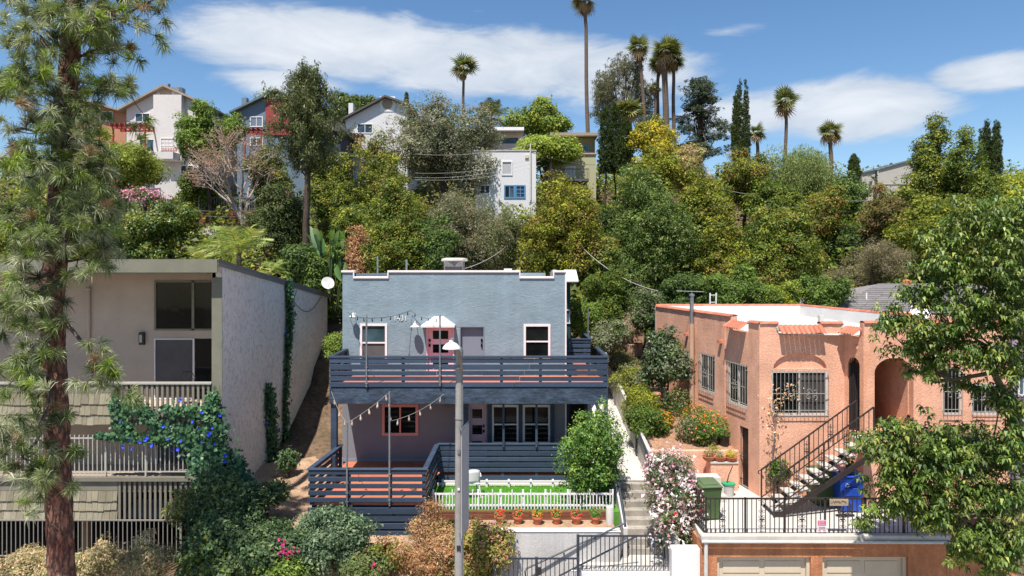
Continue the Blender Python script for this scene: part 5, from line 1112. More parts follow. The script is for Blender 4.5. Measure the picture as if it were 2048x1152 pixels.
ln = thing('ladder', 'white ladder top showing behind the orange house roof', 'ladder', V(X(1425, 28.5), 28.5, 5))
for px in (1420, 1432): MB().box(X(px, 28.5) - .025, X(px, 28.5) + .025, 28.48, 28.53, 5, Z(586, 28.5)).build('rail', M_WHITE, ln)
for k in range(10): z = Z(590, 28.5) - k * .3; MB().box(X(1420, 28.5) + .03, X(1432, 28.5) - .03, 28.49, 28.52, z - .015, z + .015).build('rung', M_WHITE, ln)
# grey shingled roof house behind and the lilac neighbour at the right edge
M_SHG = surf('grey_shingles', (.20, .18, .175), .18, 6, .95, 40, .5, rnd=.2, fine=.2, fscale=30)
gh = thing('shingle_roof_house', 'house with grey shingled hip roof behind the orange house', 'house', (15, 30, 4.5))
d_ = 27.6; e_ = 31.5; p_a, p_b = V(X(1650, d_), d_, Z(628, d_)), V(X(2060, d_), d_, Z(628, d_)); r_a, r_b = V(X(1756, e_), e_, Z(568, e_)), V(X(1960, e_), e_, Z(568, e_)); bk_a, bk_b = V(p_a.x, 35.5, p_a.z), V(p_b.x, 35.5, p_a.z)
m = MB(); m.add([p_a, p_b, r_b, r_a, bk_a, bk_b], [(0, 1, 2, 3), (0, 3, 4), (1, 5, 2), (3, 2, 5, 4), (0, 4, 5, 1)]); rf = m.build('roof', M_SHG, gh)
rs = random.Random(9); nr_ = 15
for i in range(nr_):
    k0, k1 = i / nr_, (i + 1.12) / nr_; L0, R0 = p_a.lerp(r_a, k0), p_b.lerp(r_b, k0); L1, R1 = p_a.lerp(r_a, min(1, k1)), p_b.lerp(r_b, min(1, k1)); nrm = V(0, -(r_a.z - p_a.z), e_ - d_).normalized(); n_ = int((R0.x - L0.x) / 1.0); x = 0
    for j in range(n_):
        a, b = j / n_, (j + .985) / n_; m = MB(); m.prism([L0.lerp(R0, a) + nrm * .03, L0.lerp(R0, b) + nrm * .03, L1.lerp(R1, b) + nrm * .012, L1.lerp(R1, a) + nrm * .012], nrm * .012); m.build('shingle_strip', M_SHG, rf)
MB().box(p_a.x + .5, p_b.x - .5, 28.2, 35, 4, p_a.z - .05).build('wall', M_STUCG, gh); MB().tube([P(1733, 600, 29.3), P(1733, 585, 29.3)], .035, 8).build('vent_pipe', M_WHITE, gh); MB().lathe([(.22, -.3), (.22, .12), (.05, .22)], V(X(1813, e_), e_, r_a.z), 12).build('chimney_pot', M_TERRA, gh, smooth=True)
M_LIL = surf('lilac_siding', (.36, .27, .36), .06, 2, .8, 40, .15, stretch=(.1, 1, 8)); nb_h = thing('lilac_house', 'lilac clapboard house edge at the far right behind the tree', 'house', (17, 22, 3))
LY = 21.5; m = MB(); wall(m, (X(2024, LY), LY, 2.5), UX, UZ, 4, 5.6, .2, [(X(2034, LY) - X(2024, LY), X(2060, LY) - X(2024, LY), Z(792, LY) - 2.5, Z(745, LY) - 2.5)]); m.build('wall', M_LIL, nb_h); window(nb_h, V(X(2034, LY), LY, Z(792, LY)), UX, UZ, X(2060, LY) - X(2034, LY), Z(745, LY) - Z(792, LY), M_WHITE, G_BLUE, .06, .04, 'slider')
MB().box(X(2022, LY), X(2070, LY), LY - .06, LY - .003, Z(815, LY), Z(811, LY)).build('red_trim', surf('red_trim', (.45, .06, .06), .1, 3, .6), nb_h)
m = MB(); k0, k1, q0, q1 = X(2024, 21.3), X(2075, 21.3), Z(872, 21.3), Z(818, 21.3); i = -12
while k0 + i * .16 < k1:
    for sg_ in (1, -1):
        a = V(k0 + i * .16, 21.3 + .01*sg_, q0 if sg_ > 0 else q1); H_ = q1 - q0; b = V(a.x + H_, a.y, q1 if sg_ > 0 else q0); t0 = max(0, (k0 - a.x) / H_); t1 = min(1, (k1 - a.x) / H_)
        if t1 > t0: m.bar(a.lerp(b, t0), a.lerp(b, t1), .035, .008, (0, 1, 0))
    i += 1
m.build('lattice', M_WHITE, nb_h)['kind'] = 'stuff'
# ---------------------------------------------------------------- houses on the hill
M_HW = surf('hill_white_stucco', (.62, .57, .55), .05, .4, .92, 15, .2, fine=.04, fscale=8, grime=.2, gcol=(.5, .45, .41))
M_HW2 = surf('hill_cool_white', (.62, .60, .60), .05, .4, .92, 15, .2, fine=.04, fscale=8)
M_HB = surf('hill_tan', (.45, .21, .13), .08, .4, .9, 15, .2); M_HBL = surf('hill_blue', (.15, .20, .26), .08, .4, .85, 15, .2, stretch=(1, 1, .2)); M_HR = surf('hill_red', (.30, .055, .055), .1, .5, .85, 15, .2)
M_HG = surf('hill_olive', (.42, .39, .24), .08, .4, .9, 15, .2, stretch=(1, 1, .2)); M_HC = surf('hill_concrete', (.45, .41, .37), .08, .3, .9, 12, .2)
M_RFT = surf('tan_roof_edge', (.33, .26, .20), .1, 2, .9); M_RFD = surf('dark_roof_edge', (.10, .09, .09), .1, 2, .9); M_PERG = surf('red_pergola', (.30, .045, .035), .15, 3, .8, 20, .2, rnd=.15); M_PERB = surf('brown_pergola', (.20, .10, .06), .15, 3, .8, 20, .2, rnd=.15)
def gable(name, label, px0, px1, py_eave0, py_eave1, ridge, pyb, d, depth, mat, rmat, wins=(), extra=None, over=.45):
    zb_ = min(Z(pyb, d), ground(X((px0 + px1) / 2, d), d)) - 1.5
    t = thing(name, label, 'house', (X((px0 + px1) / 2, d), d, zb_)); x0, x1 = X(px0, d), X(px1, d); e0_, e1_, rz_ = Z(py_eave0, d), Z(py_eave1, d), Z(ridge[1], d); rx = X(ridge[0], d)
    zl = min(e0_, e1_); m = MB(); hs_ = [(X(a, d) - x0, X(c_, d) - x0, Z(f_, d) - zb_, Z(b_, d) - zb_) for (a, b_, c_, f_, *_) in wins]
    wall(m, (x0, d, zb_), UX, UZ, x1 - x0, zl - zb_, .2, [h for h in hs_ if h[3] < zl - zb_])
    m.prism([V(x0, d, zl + .001), V(x1, d, zl + .001), V(x1, d, e1_), V(rx, d, rz_), V(x0, d, e0_)], (0, .2, 0)); m.build('front_wall', mat, t)
    MB().box(x0, x0 + .2, d + .202, d + depth, zb_, e0_).build('side_wall', mat, t); MB().box(x1 - .2, x1, d + .202, d + depth, zb_, e1_).build('side_wall', mat, t); MB().prism([V(x0 + .2, d + depth, zb_), V(x1 - .2, d + depth, zb_), V(x1 - .2, d + depth, e1_), V(rx, d + depth, rz_), V(x0 + .2, d + depth, e0_)], (0, .1, 0)).build('back_wall', mat, t)
    sl0 = (rz_ - e0_) / (rx - x0); sl1 = (rz_ - e1_) / (x1 - rx)
    for (ea, ez, s_, sg_) in ((x0, e0_, sl0, -1), (x1, e1_, sl1, 1)):
        p0_ = V(ea + sg_ * over, d - over, ez - s_ * over + .02); p1_ = V(rx, d - over, rz_ + .02); m = MB(); m.prism([p0_, p1_, p1_ + V(0, 0, .16), p0_ + V(0, 0, .16)], (0, depth + 2 * over, 0)); m.build('roof_slope', rmat, t)
    for (a, b_, c_, f_, st_, pm_) in wins: window(t, V(X(a, d), d, Z(f_, d)), UX, UZ, X(c_, d) - X(a, d), Z(b_, d) - Z(f_, d), M_WHITE, pm_, .07, .04, st_)
    return t
def pergola(t, px0, px1, py, d, n, mat, out=1.2, drop=1.6):
    bm_ = MB().bar(V(X(px0, d), d - .1, Z(py, d)), V(X(px1, d), d - .1, Z(py, d)), .12, .16).build('pergola', mat, t)
    MB().bar(V(X(px0, d), d - out, Z(py, d)), V(X(px1, d), d - out, Z(py, d)), .1, .14).build('pergola_beam', mat, bm_)
    for i in range(n): x = X(px0 + (px1 - px0) * i / (n - 1), d); MB().box(x - .04, x + .04, d - out - .3, d, Z(py, d) + .09, Z(py, d) + .3).build('rafter', mat, bm_)
    for px in (px0 + 2, px1 - 2): MB().box(X(px, d) - .05, X(px, d) + .05, d - out - .05, d - out + .05, Z(py, d) - 2.4, Z(py, d) - .08).build('post', mat, bm_)
# white stucco house, far left
h1 = gable('white_gable_house', 'tall white stucco gable house with red pergola, left on the hill', 253, 397, 218, 205, (331, 176), 400, 52, 9, M_HW, M_RFT, [(270, 226, 301, 245, 'slider', G_BLUE), (278, 278, 310, 305, 'slider', G_BLUE), (320, 276, 352, 301, 'grid43', G_DARK), (361, 330, 388, 349, 'slider', G_DARK)])
MB().box(X(308, 51.5), X(364, 51.5), 51.4, 51.99, Z(322, 51.5), Z(190, 51.5)).build('bay', M_HW, h1)
window(h1, V(X(321, 51.4), 51.4, Z(301, 51.4)), UX, UZ, X(352, 51.4) - X(321, 51.4), Z(276, 51.4) - Z(301, 51.4), M_WHITE, G_DARK, .06, .04, 'grid43')
pergola(h1, 243, 309, 262, 51.5, 8, M_PERG)
bl_ = MB().box(X(268, 51), X(318, 51), 50.6, 51.98, Z(315, 51), Z(311, 51)).build('balcony', M_HW, h1)
for k in range(10): MB().box(X(320 + k*3.2, 50.9) - .02, X(320 + k*3.2, 50.9) + .02, 51.2, 51.24, Z(303, 51.2), Z(296, 51.2)).build('window_rail', M_PERG, h1)
for (a, b_, w_, e_) in ((322, 306, 354, 320), (318, 365, 372, 378), (330, 378, 395, 400)): MB().box(X(a, 51), X(w_, 51), 50.4, 51.98, Z(e_, 51), Z(b_, 51)).build('balcony_wall', M_HW, h1)
MB().tube([P(338, 180, 54), P(338, 168, 54)], .1, 8).build('vent', M_RFD, h1); MB().lathe([(.5, 0), (.5, .5), (.3, .6)], P(357, 190, 54), 12).build('roof_fan', M_METG, h1); MB().tube([P(372, 197, 54), P(372, 189, 54)], .08, 8).build('vent', M_RFD, h1)
MB().lathe([(.01, 0), (.45, 0), (.45, .03)], P(331, 184, 51.98), 14, (0, -1, 0)).build('louvre', M_RFT, h1)
# tan flat house behind the pine
h0 = thing('tan_flat_house', 'tan stucco house with one window behind the pine branches', 'house', (X(190, 56), 56, 15))
m = MB(); m.prism([P(120, 330, 56), P(252, 330, 56), P(252, 226, 56), P(172, 200, 56), P(120, 190, 56)], (0, 6, 0)); m.build('wall', M_HB, h0); MB().bar(P(118, 186, 55.7), P(256, 226, 55.7), .8, .14).build('roof_edge', M_RFT, h0); window(h0, V(X(200, 56), 55.99, Z(243, 56)), UX, UZ, X(226, 56) - X(200, 56), Z(223, 56) - Z(243, 56), M_WHITE, G_DARK, .06, .04, 'slider')
# blue and red house
h2 = gable('blue_red_gable_house', 'blue and red gabled house with chimney behind the hillside pine', 474, 640, 224, 235, (556, 184), 420, 54, 9, M_HBL, surf('green_roof_edge', (.12, .16, .15), .1, 2, .8), [(500, 233, 526, 254, 'slider', G_BLUE), (500, 275, 526, 292, 'slider', G_BLUE)])
MB().prism([P(531, 270, 53.9), P(592, 270, 53.9), P(592, 201, 53.9), P(556, 186, 53.9), P(531, 196, 53.9)], (0, .09, 0)).build('red_panel', M_HR, h2); MB().box(X(551, 53.8), X(557, 53.8), 53.82, 53.88, Z(196, 53.8), Z(188, 53.8)).build('louvre', M_METG, h2)
MB().box(X(483, 56), X(493, 56), 56, 56.5, Z(225, 56), Z(195, 56)).build('chimney', M_HBL, h2); pergola(h2, 496, 532, 268, 53.5, 5, M_PERG, .8)
h2b = thing('dark_blue_house', 'dark blue grey house wing right of the hillside pine', 'house', (X(660, 50), 50, 14)); MB().box(X(628, 50), X(681, 50), 50, 55, 12, Z(252, 50)).build('wall', surf('dark_slate_siding', (.035, .045, .065), .1, 1, .8, 20, .1, stretch=(1, 1, .1)), h2b); MB().prism([P(622, 256, 49.6), P(690, 264, 49.6), P(672, 238, 49.6), P(630, 240, 49.6)], (0, 6, 0)).build('roof', M_RFD, h2b)
window(h2b, V(X(640, 50), 49.99, Z(285, 50)), UX, UZ, .5, .9, M_HBL, G_DARK, .04)
# second white gable
h3 = gable('cool_white_gable_house', 'white gabled house with round louvre and brown pergola, centre left', 691, 815, 240, 212, (772, 197), 330, 54, 9, M_HW2, M_RFD, [(714, 247, 746, 267, 'slider', G_BLUE), (716, 298, 740, 312, 'slider', G_BLUE)])
MB().lathe([(.01, .0), (.42, 0), (.42, .05), (.01, .05)], P(775, 208, 53.99), 18, (0, -1, 0)).build('round_louvre', M_RFT, h3); lv = MB(); c_ = P(775, 208, 53.98); lv.box(c_.x - .6, c_.x + .6, 53.96, 53.989, c_.z - .6, c_.z + .6); lv.build('louvre_frame', M_WHITE, h3)
MB().box(X(697, 57), X(706, 57), 57, 57.6, Z(235, 57), Z(206, 57)).build('chimney', M_HW2, h3); pergola(h3, 692, 730, 281, 53.3, 6, M_PERB)
# flat roofed houses, centre
h4 = thing('white_flat_house', 'white flat roofed house in the saddle left of the tall palm', 'house', (X(1000, 58), 58, 17)); m = MB(); wall(m, (X(930, 58), 58, 15), UX, UZ, X(1045, 58) - X(930, 58), Z(262, 58) - 15, .2, [(X(999, 58) - X(930, 58), X(1036, 58) - X(930, 58), Z(287, 58) - 15, Z(276, 58) - 15)]); m.build('wall', surf('hill_blush', (.62, .50, .45), .05, .5, .9, 15, .1), h4)
MB().box(X(925, 57.5), X(1048, 57.5), 57.3, 63, Z(262, 57.5), Z(255, 57.5)).build('roof', M_WHITE, h4); MB().box(X(985, 57.2), X(1048, 57.2), 57.1, 57.29, Z(264, 57.2), Z(261, 57.2)).build('roof_edge', M_RFD, h4); MB().box(X(968, 57), X(994, 57), 56.9, 57.28, Z(270, 57), Z(267, 57)).build('porch_roof', M_RFD, h4); window(h4, V(X(999, 58), 58, Z(287, 58)), UX, UZ, X(1036, 58) - X(999, 58), Z(276, 58) - Z(287, 58), M_RFD, G_BLUE, .05, .04, 'slider'); MB().box(X(930, 60), X(1045, 60), 58.3, 63, 15, Z(265, 60)).build('core', M_HW2, h4)
h5 = thing('white_box_house', 'white cube house with blue window frames below the saddle', 'house', (X(1030, 47), 47, 11)); d_ = 47; m = MB(); x0 = X(950, d_)
wall(m, (x0, d_, 9.5), UX, UZ, X(1072, d_) - x0, Z(302, d_) - 9.5, .2, [(X(1003, d_) - x0, X(1025, d_) - x0, Z(351, d_) - 9.5, Z(322, d_) - 9.5), (X(1008, d_) - x0, X(1051, d_) - x0, Z(397, d_) - 9.5, Z(370, d_) - 9.5), (X(960, d_) - x0, X(980, d_) - x0, Z(388, d_) - 9.5, Z(370, d_) - 9.5)]); m.build('wall', M_HW2, h5)
MB().box(X(950, d_), X(1072, d_), 47.202, 53, 9.5, Z(303, d_)).build('core', M_HW2, h5); MB().box(X(949, d_), X(1073, d_), 46.95, 47.2, Z(302, d_) + .002, Z(300, d_)).build('coping', M_CONC, h5)
M_BFR = surf('blue_window_frame', (.10, .24, .42), .1, 3, .6); M_BLIND = surf('window_blind', (.40, .40, .42), .1, 2, .7, 30, .3, stretch=(.1, 1, 12))
window(h5, V(X(1003, d_), d_, Z(351, d_)), UX, UZ, X(1025, d_) - X(1003, d_), Z(322, d_) - Z(351, d_), M_WHITE, M_BLIND, .08, .05); window(h5, V(X(1008, d_), d_, Z(397, d_)), UX, UZ, X(1030, d_) - X(1008, d_), Z(370, d_) - Z(397, d_), M_BFR, [G_DARK, G_BLUE], .09, .05, 'slider'); window(h5, V(X(1030.5, d_), d_, Z(397, d_)), UX, UZ, X(1051, d_) - X(1030.5, d_), Z(370, d_) - Z(397, d_), M_BFR, G_BLUE, .09, .05, 'grid23'); window(h5, V(X(960, d_), d_, Z(388, d_)), UX, UZ, X(980, d_) - X(960, d_), Z(370, d_) - Z(388, d_), M_WHITE, G_DARK, .06, .04, 'slider')
MB().tube([P(1061, 400, 46.9), P(1061, 287, 46.9)], .05, 8).build('conduit', M_GRILL, h5); MB().box(X(1050, 46.9), X(1057, 46.9), 46.9, 46.98, Z(316, 46.9), Z(310, 46.9)).build('vent_box', M_BEIGE, h5)
h6 = thing('olive_house', 'olive green house with balcony beside the tall palm trunk', 'house', (X(1145, 50), 50, 13)); d_ = 50; m = MB(); x0 = X(1096, d_); wall(m, (x0, d_, 11.5), UX, UZ, X(1192, d_) - x0, Z(309, d_) - 11.5, .2, [(X(1130, d_) - x0, X(1151, d_) - x0, Z(356, d_) - 11.5, Z(332, d_) - 11.5)]); m.build('wall', M_HG, h6); MB().box(x0, X(1192, d_), 50.202, 55, 11.5, Z(310, d_)).build('core', M_HG, h6)
MB().box(X(1094, d_), X(1194, d_), 49.9, 50.25, Z(309, d_) + .002, Z(306, d_)).build('roof_edge', surf('pinkish_coping', (.45, .30, .26), .1, 2, .8), h6); window(h6, V(X(1130, d_), d_, Z(356, d_)), UX, UZ, X(1151, d_) - X(1130, d_), Z(332, d_) - Z(356, d_), M_WHITE, M_HW2, .12, .04, 'grid23')
MB().box(X(1112, 53.5), X(1190, 53.5), 53.5, 60, 15, Z(276, 53.5)).build('upper_wall', surf('olive_brown_siding', (.22, .19, .10), .1, 1, .9, 15, .1), h6); MB().box(X(1100, 53), X(1196, 53), 52.8, 61, Z(272, 53), Z(266, 53)).build('upper_roof', M_RFT, h6); window(h6, V(X(1152, 53.5), 53.49, Z(304, 53.5)), UX, UZ, X(1178, 53.5) - X(1152, 53.5), Z(290, 53.5) - Z(304, 53.5), M_BFR, G_BLUE, .06, .04, 'slider')
bb_ = MB().box(X(1112, 48.5), X(1178, 48.5), 48.5, 49.98, Z(362, 48.5), Z(357, 48.5)).build('balcony', M_RFD, h6); MB().bar(P(1112, 338, 48.5), P(1178, 338, 48.5), .05).build('rail', M_IRON, bb_)
for k in range(23): MB().box(X(1112 + 3*k, 48.5) - .012, X(1112 + 3*k, 48.5) + .012, 48.49, 48.51, Z(357, 48.5), Z(338, 48.5)).build('bar', M_IRON, bb_)
h7 = thing('concrete_block_building', 'plain grey concrete building with sloping parapet on the right hill', 'building', (X(1780, 58), 58, 14)); MB().prism([P(1724, 420, 58), P(1836, 420, 58), P(1836, 322, 58), P(1818, 322, 58), P(1760, 338, 58), P(1724, 346, 58)], (0, 7, 0)).build('wall', M_HC, h7); MB().bar(P(1724, 345, 57.95), P(1820, 320.5, 57.95), .2, .12).build('coping', M_METG, h7)
MB().box(X(1755, 57.8), X(1757, 57.8), 57.8, 57.99, Z(420, 57.8), Z(342, 57.8)).build('joint', M_CONC, h7); MB().tube([P(1752, 345, 57.9), P(1753, 340, 57.6), P(1751, 356, 57.9), P(1751, 410, 57.9)], .06, 6).build('downpipe', M_RFD, h7); MB().box(X(1758, 58), X(1836, 58), 57.95, 57.99, Z(369, 58), Z(368, 58)).build('joint', M_CONC, h7)
# retaining walls along the hill road
MB().box(X(405, 46), X(600, 46), 46, 46.3, 11, Z(452, 46)).top('road_wall', M_CONCW, 'pale concrete wall below the hill road at left', 'wall'); bwall = MB().box(X(398, 47.5), X(600, 47.5), 47.5, 47.8, 12, Z(420, 47.5)).top('brick_wall', surf('red_brick_far', (.22, .075, .05), .2, 3, .9, 20, .3, fine=.2), 'red brick wall above the pale road wall', 'wall')
bar_fence('road_fence', 'dark wire fence on the red brick wall', V(X(398, 47.6), 47.6, Z(420, 47.5)), V(X(600, 47.6), 47.6, Z(420, 47.5)), .9, 40, M_METG, 'fence', .012, .03, (0, .5, 1))
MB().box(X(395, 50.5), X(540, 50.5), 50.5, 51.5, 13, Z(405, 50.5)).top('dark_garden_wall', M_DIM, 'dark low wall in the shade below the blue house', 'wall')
tp = thing('blue_tarp', 'turquoise tarpaulin among the shrubs behind the orange house', 'tarp', P(1587, 597, 33)); m = MB()
for i in range(7):
    for j in range(5): m.v.append(P(1572 + i * 5, 568 + j * 8, 33) + V(0, .12 * math.sin(i * 1.7 + j), .06 * math.sin(i * 2.1 + j * 1.3)))
m.f = [(i*5+j, (i+1)*5+j, (i+1)*5+j+1, i*5+j+1) for i in range(6) for j in range(4)]; o = m.build('sheet', surf('turquoise_tarp', (.01, .20, .30), .1, 3, .5), tp, smooth=True); o.modifiers.new('t', 'SOLIDIFY').thickness = .01
# ---------------------------------------------------------------- wires
def wire(a, b, sag, label, r=.012, mat=None):
    a, b = Vector(a), Vector(b); pts = [a.lerp(b, i / 20) - V(0, 0, sag * 4 * (i/20) * (1 - i/20)) for i in range(21)]; MB().tube(pts, r, 5).top('utility_wire', mat or M_BLACK, label, 'wire', 'overhead wires')
M_WIREL = surf('pale_wire', (.45, .43, .40), .1, 9, .6, 20, 0)
wire(P(1160, 490, 34), P(1316, 582, 27.6), .35, 'pale service wire dropping to the orange house roof corner', .014, M_WIREL)
wire(P(918, 540, 25.5), P(1010, 495, 36), .15, 'thin wire rising from the rooftop air conditioner', .012, M_WIREL)
wire(P(290, 405, 44), P(520, 420, 44), .3, 'upper wire crossing before the hill road at left', .02); wire(P(300, 413, 44), P(520, 432, 44), .3, 'lower wire crossing before the hill road at left', .02)
for k, (y0, y1) in enumerate(((290, 300), (328, 330), (337, 338), (341, 347))): wire(P(830, y0 + 18, 44), P(1080, y1 - 16, 44), .35, ['topmost', 'second', 'third', 'lowest'][k] + ' wire in front of the big brown green tree', .008, M_WIREL)
wire(P(1400, 370, 42), P(1760, 400, 42), .4, 'long wire across the olive trees on the right hill', .009, M_WIREL); wire(P(1050, 300, 47), P(1190, 330, 47), .2, 'wire from the white cube house to the tall palm', .014, M_BLACK)
up = thing('utility_pole', 'weathered wooden utility pole beside the white cube house', 'pole', P(1100, 345, 49)); MB().tube([P(1101, 350, 49), P(1102, 282, 49)], .12, 10).build('pole', BARKG, up); MB().bar(P(1090, 290, 49), P(1113, 291, 49), .1).build('crossarm', BARKG, up)
# ---------------------------------------------------------------- vegetation
def quads(rg, c, nrm, L, asp, jit, tdir=None, tj=.5, fold=.08, tri=False):
    n = len(c); nn = norm(norm(nrm) + rg.normal(0, jit, (n, 3)))
    if tdir is None: t = norm(np.cross(nn, rg.normal(0, 1, (n, 3))))
    else:
        t = norm(np.asarray(tdir) + rg.normal(0, tj, (n, 3))); nn = norm(nn - t * (nn * t).sum(1, keepdims=True))
    b = np.cross(nn, t); L = (np.broadcast_to(L, n) * rg.uniform(.65, 1.35, n))[:, None]; W_ = L * asp
    if tri: return np.stack([c - t*L*.5 - b*W_*.15, c + t*L*.1 + b*W_*.75, c + t*L*.55 - b*W_*.45], 1).reshape(-1, 3)
    q = np.empty((n, 4, 3)); q[:, 0] = c - t*L*.5; q[:, 1] = c + b*W_*.5 + nn*L*fold; q[:, 2] = c + t*L*.5; q[:, 3] = c - b*W_*.5 + nn*L*fold
    return q.reshape(-1, 3)
def lobes_for(rg, W_, Dp, Hh, nl, shape):
    out = []
    for i in range(nl):
        if shape == 'round':
            d = norm(rg.normal(0, 1, 3)); r = rg.uniform(.2, .88); c = d * r; s = rg.uniform(.16, .42)
            tp_ = 1 - .5 * max(0, c[2]) ** 1.2; s *= 1 - .35 * max(0, c[2]); out.append((c[0]*W_/2*tp_, c[1]*Dp/2*tp_, Hh*(.5 + .5*c[2]), s*W_/2, s*Dp/2, s*Hh/2*rg.uniform(.9, 1.5)))
        elif shape == 'cone':
            k = (i + rg.uniform(0, 1)) / nl; a = rg.uniform(0, 6.28); rr_ = (1 - k) ** .8 * .68 + .02; s = (.46 * (1 - k) + .13)
            out.append((math.cos(a)*rr_*W_/2, math.sin(a)*rr_*Dp/2, Hh*(.08 + .88*k), s*W_/2, s*Dp/2, s*W_/2*rg.uniform(.8, 1.2)))
        elif shape == 'column':
            k = (i + .5) / nl; s = .95 * (1 - k ** 2.2) ** .6 + .10
            if k < .1: s *= .8
            out.append((rg.normal(0, .06)*W_, rg.normal(0, .06)*Dp, Hh*k, s*W_/2, s*Dp/2, Hh/nl*1.1))
        elif shape == 'layers':
            k = (i + rg.uniform(0, 1)) / nl; a = rg.uniform(0, 6.28); e = (1 - .62 * k ** 1.3); rr_ = rg.uniform(.3, .85) * e
            out.append((math.cos(a)*rr_*W_/2, math.sin(a)*rr_*Dp/2, Hh*(.06 + .9*k), .30*W_/2*rg.uniform(.7, 1.2), .30*Dp/2, .035*Hh*rg.uniform(.7, 1.3)))
        elif shape == 'fingers':
            a = rg.uniform(-1, 1); k = rg.uniform(.1, 1); zc = Hh * (.36 + .5 * k * (1 - .45 * a * a)); out.append((a*W_*.42, rg.uniform(-.4, .4)*Dp, zc, W_*.075, Dp*.1, Hh*rg.uniform(.09, .15)))
        elif shape == 'dome':
            a = rg.uniform(0, 6.28); rr_ = math.sqrt(rg.uniform(0, 1)) * .7; s = rg.uniform(.28, .42)
            out.append((math.cos(a)*rr_*W_/2, math.sin(a)*rr_*Dp/2, Hh*(.12 + .6*(1 - rr_**2)*rg.uniform(.4, 1)), s*W_/2, s*Dp/2, s*Hh*.55))
    return np.array(out)
def crown_np(rg, lob, n, leaf, pal, w=None, asp=.5, sub=.12, jit=.55, up=.35, tdir=None, per=26, lo=.5, subvar=.3, tj=.5, clumpy=1.0, tri=False):
    vol = (lob[:, 3] * lob[:, 4] * lob[:, 5]) ** (2/3); vol = vol / vol.sum(); ns = max(8, n // per)
    li = rg.choice(len(lob), ns, p=vol); d = norm(rg.normal(0, 1, (ns, 3))); rad = rg.uniform(lo**2, 1, ns) ** .5
    sc = lob[li, :3] + d * rad[:, None] * lob[li, 3:]; sr = (sub * rg.uniform(.6, 1.5, ns) * clumpy)
    si = rg.integers(0, ns, n); od = norm(rg.normal(0, 1, (n, 3)) + np.array([0, 0, up]) + d[si] * .55); off = od * (sr[si] * rg.uniform(.45, 1.15, n))[:, None] * np.array([1.15, 1.15, .85]); c = sc[si] + off
    nr = od + np.array([0, -.12, up * .8])
    pal = np.array(pal); k = rg.choice(len(pal), ns, p=None if w is None else np.array(w) / sum(w))
    k2 = rg.choice(len(pal), n, p=None if w is None else np.array(w) / sum(w)); pick = np.where(rg.uniform(0, 1, n) < .6, k[si], k2)
    col = pal[pick] * (1 + rg.uniform(-subvar, subvar, ns))[si][:, None] * rg.uniform(.8, 1.2, (n, 1)) * rg.uniform(.94, 1.06, (n, 3))
    return quads(rg, c, nr, leaf, asp, jit, tdir, tj, .08, tri), np.clip(col, 0, .9), sc
def trunk_mb(base, top, r0, r1, rg, limbs=(), nlimb=9, wob=.04, n=8):
    mb = MB(); base, top = Vector(base), Vector(top); L = (top - base).length
    pts = [base.lerp(top, k/6) + V(rg.normal(0, wob*L*.3), rg.normal(0, wob*L*.3), 0) * (0 if k == 0 else 1) for k in range(7)]
    mb.tube(pts, [r0 + (r1 - r0) * k/6 for k in range(7)], n)
    for e in limbs:
        e = Vector(e); k = rg.uniform(.35, .9); a = pts[min(5, int(k*6))]; mid = a.lerp(e, .5) + V(0, 0, rg.uniform(-.1, .15) * (e - a).length)
        mb.tube([a, mid, a.lerp(e, .95)], [r1*1.0, r1*.55, r1*.2], 5)
    return mb
def tree(name, label, px, pyt, pyb, wpx, d, pal, leaf=.2, n=7000, seed=1, nl=12, shape='round', w=None, asp=.5, sub=.3, group='trees on the hillside', mat=None, bark=None, tr=.16, nlimb=10, depth=.85, z0=None, tdir=None, flowers=None, nf=0, fl=.1, lean=0, jit=.38, up=.5, per=34, lo=.35, cat='tree', tj=.5, trunk=True, subvar=.3):
    n = int(n * (3.1 if d > 24 else 1.9)); leaf = leaf * (.80 if d > 24 else 1.0); per = int(per * (2 if d > 24 else 1.3)); rg = np.random.default_rng(seed); x = X(px, d); W_ = wpx * d / F * 1.08; zt_, zb_ = Z(pyt, d), Z(pyb, d); Hh = zt_ - zb_
    gz = ground(x, d) if z0 is None else z0; gz = min(gz, zb_ + .1)
    t = thing(name, label, cat, (x + lean, d, gz), group)
    sub = sub * 1.35; lob = lobes_for(rg, W_ * .95, W_ * depth, Hh * .97, int(nl * 1.3), shape); Vq, c, sc = crown_np(rg, lob, n, leaf, pal, w, asp, sub, jit, up, tdir, per, lo, subvar, tj, 1.0, True)
    if flowers:
        lob2 = lob.copy(); lob2[:, 3:] *= 1.12; V2, c2, _ = crown_np(rg, lob2, nf, fl, flowers, None, .9, sub * .8, .6, .6, None, 6, .85, .3, .5, 1.0, True); Vq = np.r_[Vq, V2]; c = np.r_[c, c2]
    Vq = Vq + np.array([-lean, 0, zb_ - gz])
    cr = link('crown' if cat == 'tree' else 'foliage', mesh_np('crown', Vq, 3, c, mat or FOL), None, t)
    if trunk:
        sel = sc[rg.choice(len(sc), min(nlimb, len(sc)), replace=False)] + np.array([-lean, 0, zb_ - gz])
        m = trunk_mb(V(0, 0, -.2), V(-lean, 0, zb_ - gz + Hh * .6), tr, tr * .35, rg, [tuple(e) for e in sel]); o = link('trunk' if cat == 'tree' else 'stem', m.mesh('trunk', bark or BARK, smooth=True), None, t)
    return t
OLV = [(.078, .098, .013), (.12, .135, .018), (.046, .066, .011), (.19, .19, .028)]; OLVR = OLV + OLV[:2] + [(.15, .10, .03)]; YOL = [(.125, .14, .014), (.20, .20, .018), (.07, .09, .013), (.10, .10, .016)]  # brightest olive entry puts sunlit leaf highlights into the colour
